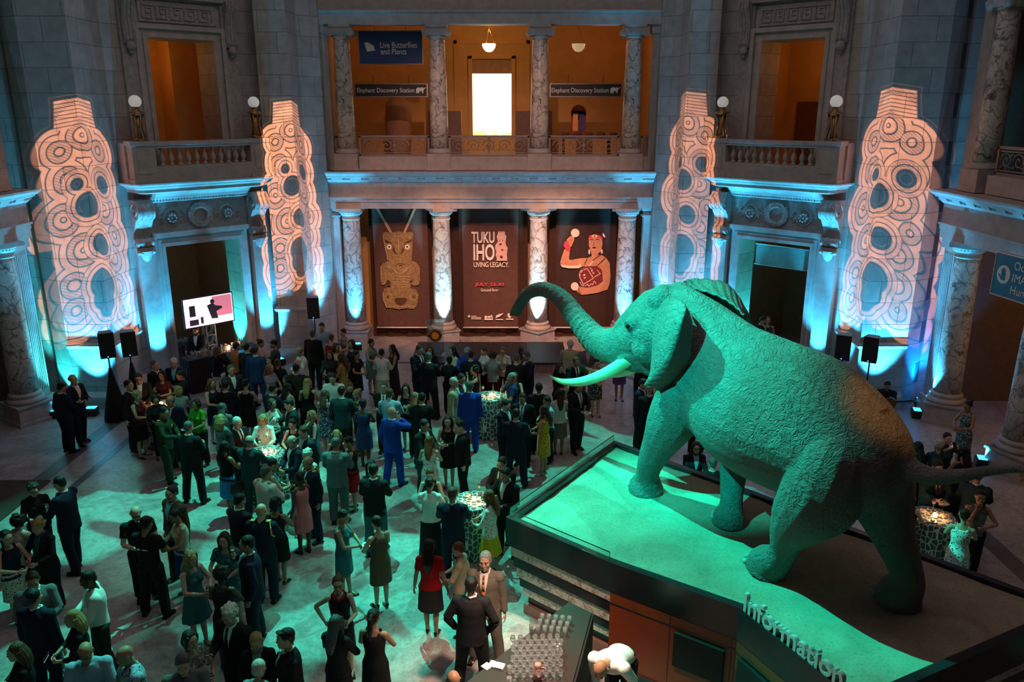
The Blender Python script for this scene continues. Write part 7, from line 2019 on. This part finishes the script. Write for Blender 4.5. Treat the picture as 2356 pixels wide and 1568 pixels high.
for j in range(3):
    for i in range(5): place(1172+18*i, 1548+13*j, 't', 'tumbler in the front rows on the lower bar', 'tumblers in the front rows')
p = atz(1213, 1552, 1.061)
for (u, v, nm) in ((1256, 1513, 'half full tumbler standing alone on the lower bar'),): p = atz(u, v, 1.061); glass_at(p.x, p.y, 1.061, 't', nm, None, True)
p = atz(1237, 1563, 1.061); o = MB(); o.lathe([(.05, 0), (.062, .05), (.055, .14), (.035, .20), (.042, .24), (.001, .235)], seg=18); o.tube([(.05, 0, .19), (.10, 0, .17), (.10, 0, .08), (.058, 0, .05)], .009, 6)
o = o.build('pitcher', mat('pitcher_glass', (.9, .45, .4), .05, var=0, trans=.6), smooth=True); o.location = p; b = MB(); b.lathe([(.001, .01), (.046, .01), (.057, .05), (.053, .11), (.001, .11)], seg=16); b.build('pink_drink', mat('pink_juice', (.85, .18, .14), .2, var=0), o); tag(o, 'glass pitcher of pink drink on the lower bar', 'pitcher')
p = atz(1284, 1487, 1.061); b = MB(); b.ball((0, 0, .02), .02, 10, 8); o = b.build('tea_light', mat('tea_light_glow', (1, .8, .6), .3, var=0, emit=(1, .7, .45), es=6)); o.location = p; tag(o, 'tiny glowing light on the lower bar', 'candle')
for k, (u, v) in enumerate(((1120, 1527), (1135, 1523), (1150, 1528))):
    p = atz(u, v, 1.10); b = MB(); b.box(-.055, .055, -.055, .055, 0, .012+.008*k); o = b.build('napkin_stack', NAP); o.location = (p.x, p.y, 1.061); o.rotation_euler.z = .8+.2*k
    tag(o, 'stack of white paper napkins at the left edge of the lower bar', 'napkins', 'napkin stacks on the lower bar')
# lit patch of pale stone at the foot of the platform
spot('floor_accent', (.2, 10.9, 3.6), (.05, 10.95, 0), 600, (1, .62, .48), 17, .4, .05)
# ------------------------------------------------------------------ chairs and seated people
def chair(x, y, rz, label):
    r = empty('chair', (x, y, 0), rz); tag(r, label, 'chair', 'black chairs')
    b = MB(); b.box(-.21, .21, -.21, .2, .43, .465); b.build('seat', BLACK, r, bevel=.01)
    b = MB(); b.box(-.2, .2, .2, .225, .62, .92)
    for k in range(3): b.box(-.13+.11*k, -.09+.11*k, .2, .22, .47, .62)
    b.build('backrest', BLACK, r)
    for sx in (-.19, .19):
        for sy in (-.19, .21): b = MB(); b.tube([(sx, sy, 0), (sx, sy, .44 if sy < 0 else .9)], .014, 6); b.build('leg', BLACK, r)
def seated(u, v, sex, yaw, arms, outfit, cols, hair, hc, skin, label, extra='', z=1.16, pitch=22, chl=None):
    p = atz(u, v, z); person(p.x, p.y, 1.72, sex, yaw, arms, 'sit', outfit, cols, hair, hc, skin, label, 0, pitch, extra)
    if chl: chair(p.x, p.y, R(yaw), chl)
    return p
p1 = seated(1601, 1027, 'f', 0, 'lap', 'suit', 'k,l,-', 'long', 'd', 'p', 'seated woman with glasses, black blazer and pale teal top beyond the platform', 'glasses', 1.2, 8, 'black chair of the seated woman with glasses')
p2 = seated(1498, 1010, 'm', 120, 'lap', 'shirt', 'q,k', 'fringe', 'n', 'a', 'seated balding man in grey shirt beside the rear platform edge', '', 1.2, 15, 'black chair of the seated balding man')
p3 = seated(1640, 1066, 'm', 180, 'lap', 'suit', 'k,w,-', 'short', 's', 'a', 'seated man seen from behind close to the platform edge', '', 1.2, 10, 'black chair of the man seated with his back turned')
p4 = seated(2042, 882, 'm', -25, 'lap', 'shirt', 'n,q', 'short', 'k', 'b', 'seated guitarist in dark blue shirt below the right loudspeakers', '', 1.2, 30, 'black stool like chair of the guitarist')
b = MB(); M_ = Matrix.Rotation(R(90), 4, 'X')
b.lathe([(.001, -.045), (.19, -.045), (.19, .045), (.001, .045)], (0, 0, 0), 20, M_); b.lathe([(.001, -.045), (.145, -.045), (.145, .045), (.001, .045)], (.20, .03, 0), 20, M_); gt = b.build('guitar', mat('guitar_wood', (.16, .06, .02), .35))
b = MB(); b.box(.3, .80, -.02, .0, .01, .06); b.box(.80, .95, -.025, .0, -.0, .07); b.build('neck', DARKWOOD, gt); b = MB(); b.lathe([(.001, 0), (.045, 0), (.045, .004), (.001, .004)], (0, -.03, -.05), 14, M_); b.build('sound_hole', BLACK, gt)
gt.matrix_basis = Matrix.Translation((p4.x, p4.y, .74)) @ Matrix.Rotation(R(-25), 4, 'Z') @ Matrix.Translation((-.05, -.32, 0)) @ Matrix.Rotation(R(-14), 4, 'Y') @ Matrix.Scale(.9, 4); tag(gt, 'acoustic guitar held by the seated guitarist', 'guitar')
pt = p1+V3(-.05, -.62, 0)
r = empty('low_table', (pt.x, pt.y, 0)); tag(r, 'small dark table in front of the seated woman with glasses', 'table'); b = MB(); b.lathe([(.28, .70), (.28, .73)], seg=20); b.build('tabletop', BLACK, r); b = MB(); b.lathe([(.2, 0), (.2, .02), (.025, .03), (.025, .7)], seg=12); b.build('pedestal', BLACK, r)
b = MB(); b.rings([[V3(-.06, -.04, 0), V3(.06, -.04, 0), V3(.06, .04, 0), V3(-.06, .04, 0)], [V3(-.06, 0, .09), V3(.06, 0, .09), V3(.06, .002, .09), V3(-.06, .002, .09)]]); o = b.build('table_card', NAP); o.location = (pt.x+.05, pt.y, .731); tag(o, 'small white folded card on the low dark table', 'card')
# the bartender who bends over between bar and desk
def bend_mesh(me, ang, zb=.96):
    m2 = me.copy()
    for v in m2.vertices:
        z = v.co.z; t = min(1, max(0, (z-zb+.10)/.22))
        if t > 0:
            q = Matrix.Rotation(R(ang)*t, 4, 'X'); c = V3(0, .0, zb); v.co = q @ (v.co-c)+c
    return m2
ph = atz(1366, 1560, 1.30); pt2 = atz(1442, 1490, 1.0); dv = (ph-pt2); yaw = math.degrees(math.atan2(dv.x, -dv.y))
o = person(pt2.x-.10, pt2.y-.22, 1.92, 'm', yaw, 'table', 'a', 'shirt', 'w,k', '-', 'k', 'b', 'bald bartender in white jacket bending over beside the lower bar')
Q = Matrix.Translation((0, 0, .96)) @ Matrix.Rotation(R(68), 4, 'X') @ Matrix.Translation((0, 0, -.96))
o.data = bend_mesh(o.data, 68)
for ch in o.children:
    if ch.name.startswith('shirt'): ch.data = bend_mesh(ch.data, 68)
    elif ch.name.startswith('face'): ch.matrix_local = Q @ ch.matrix_local
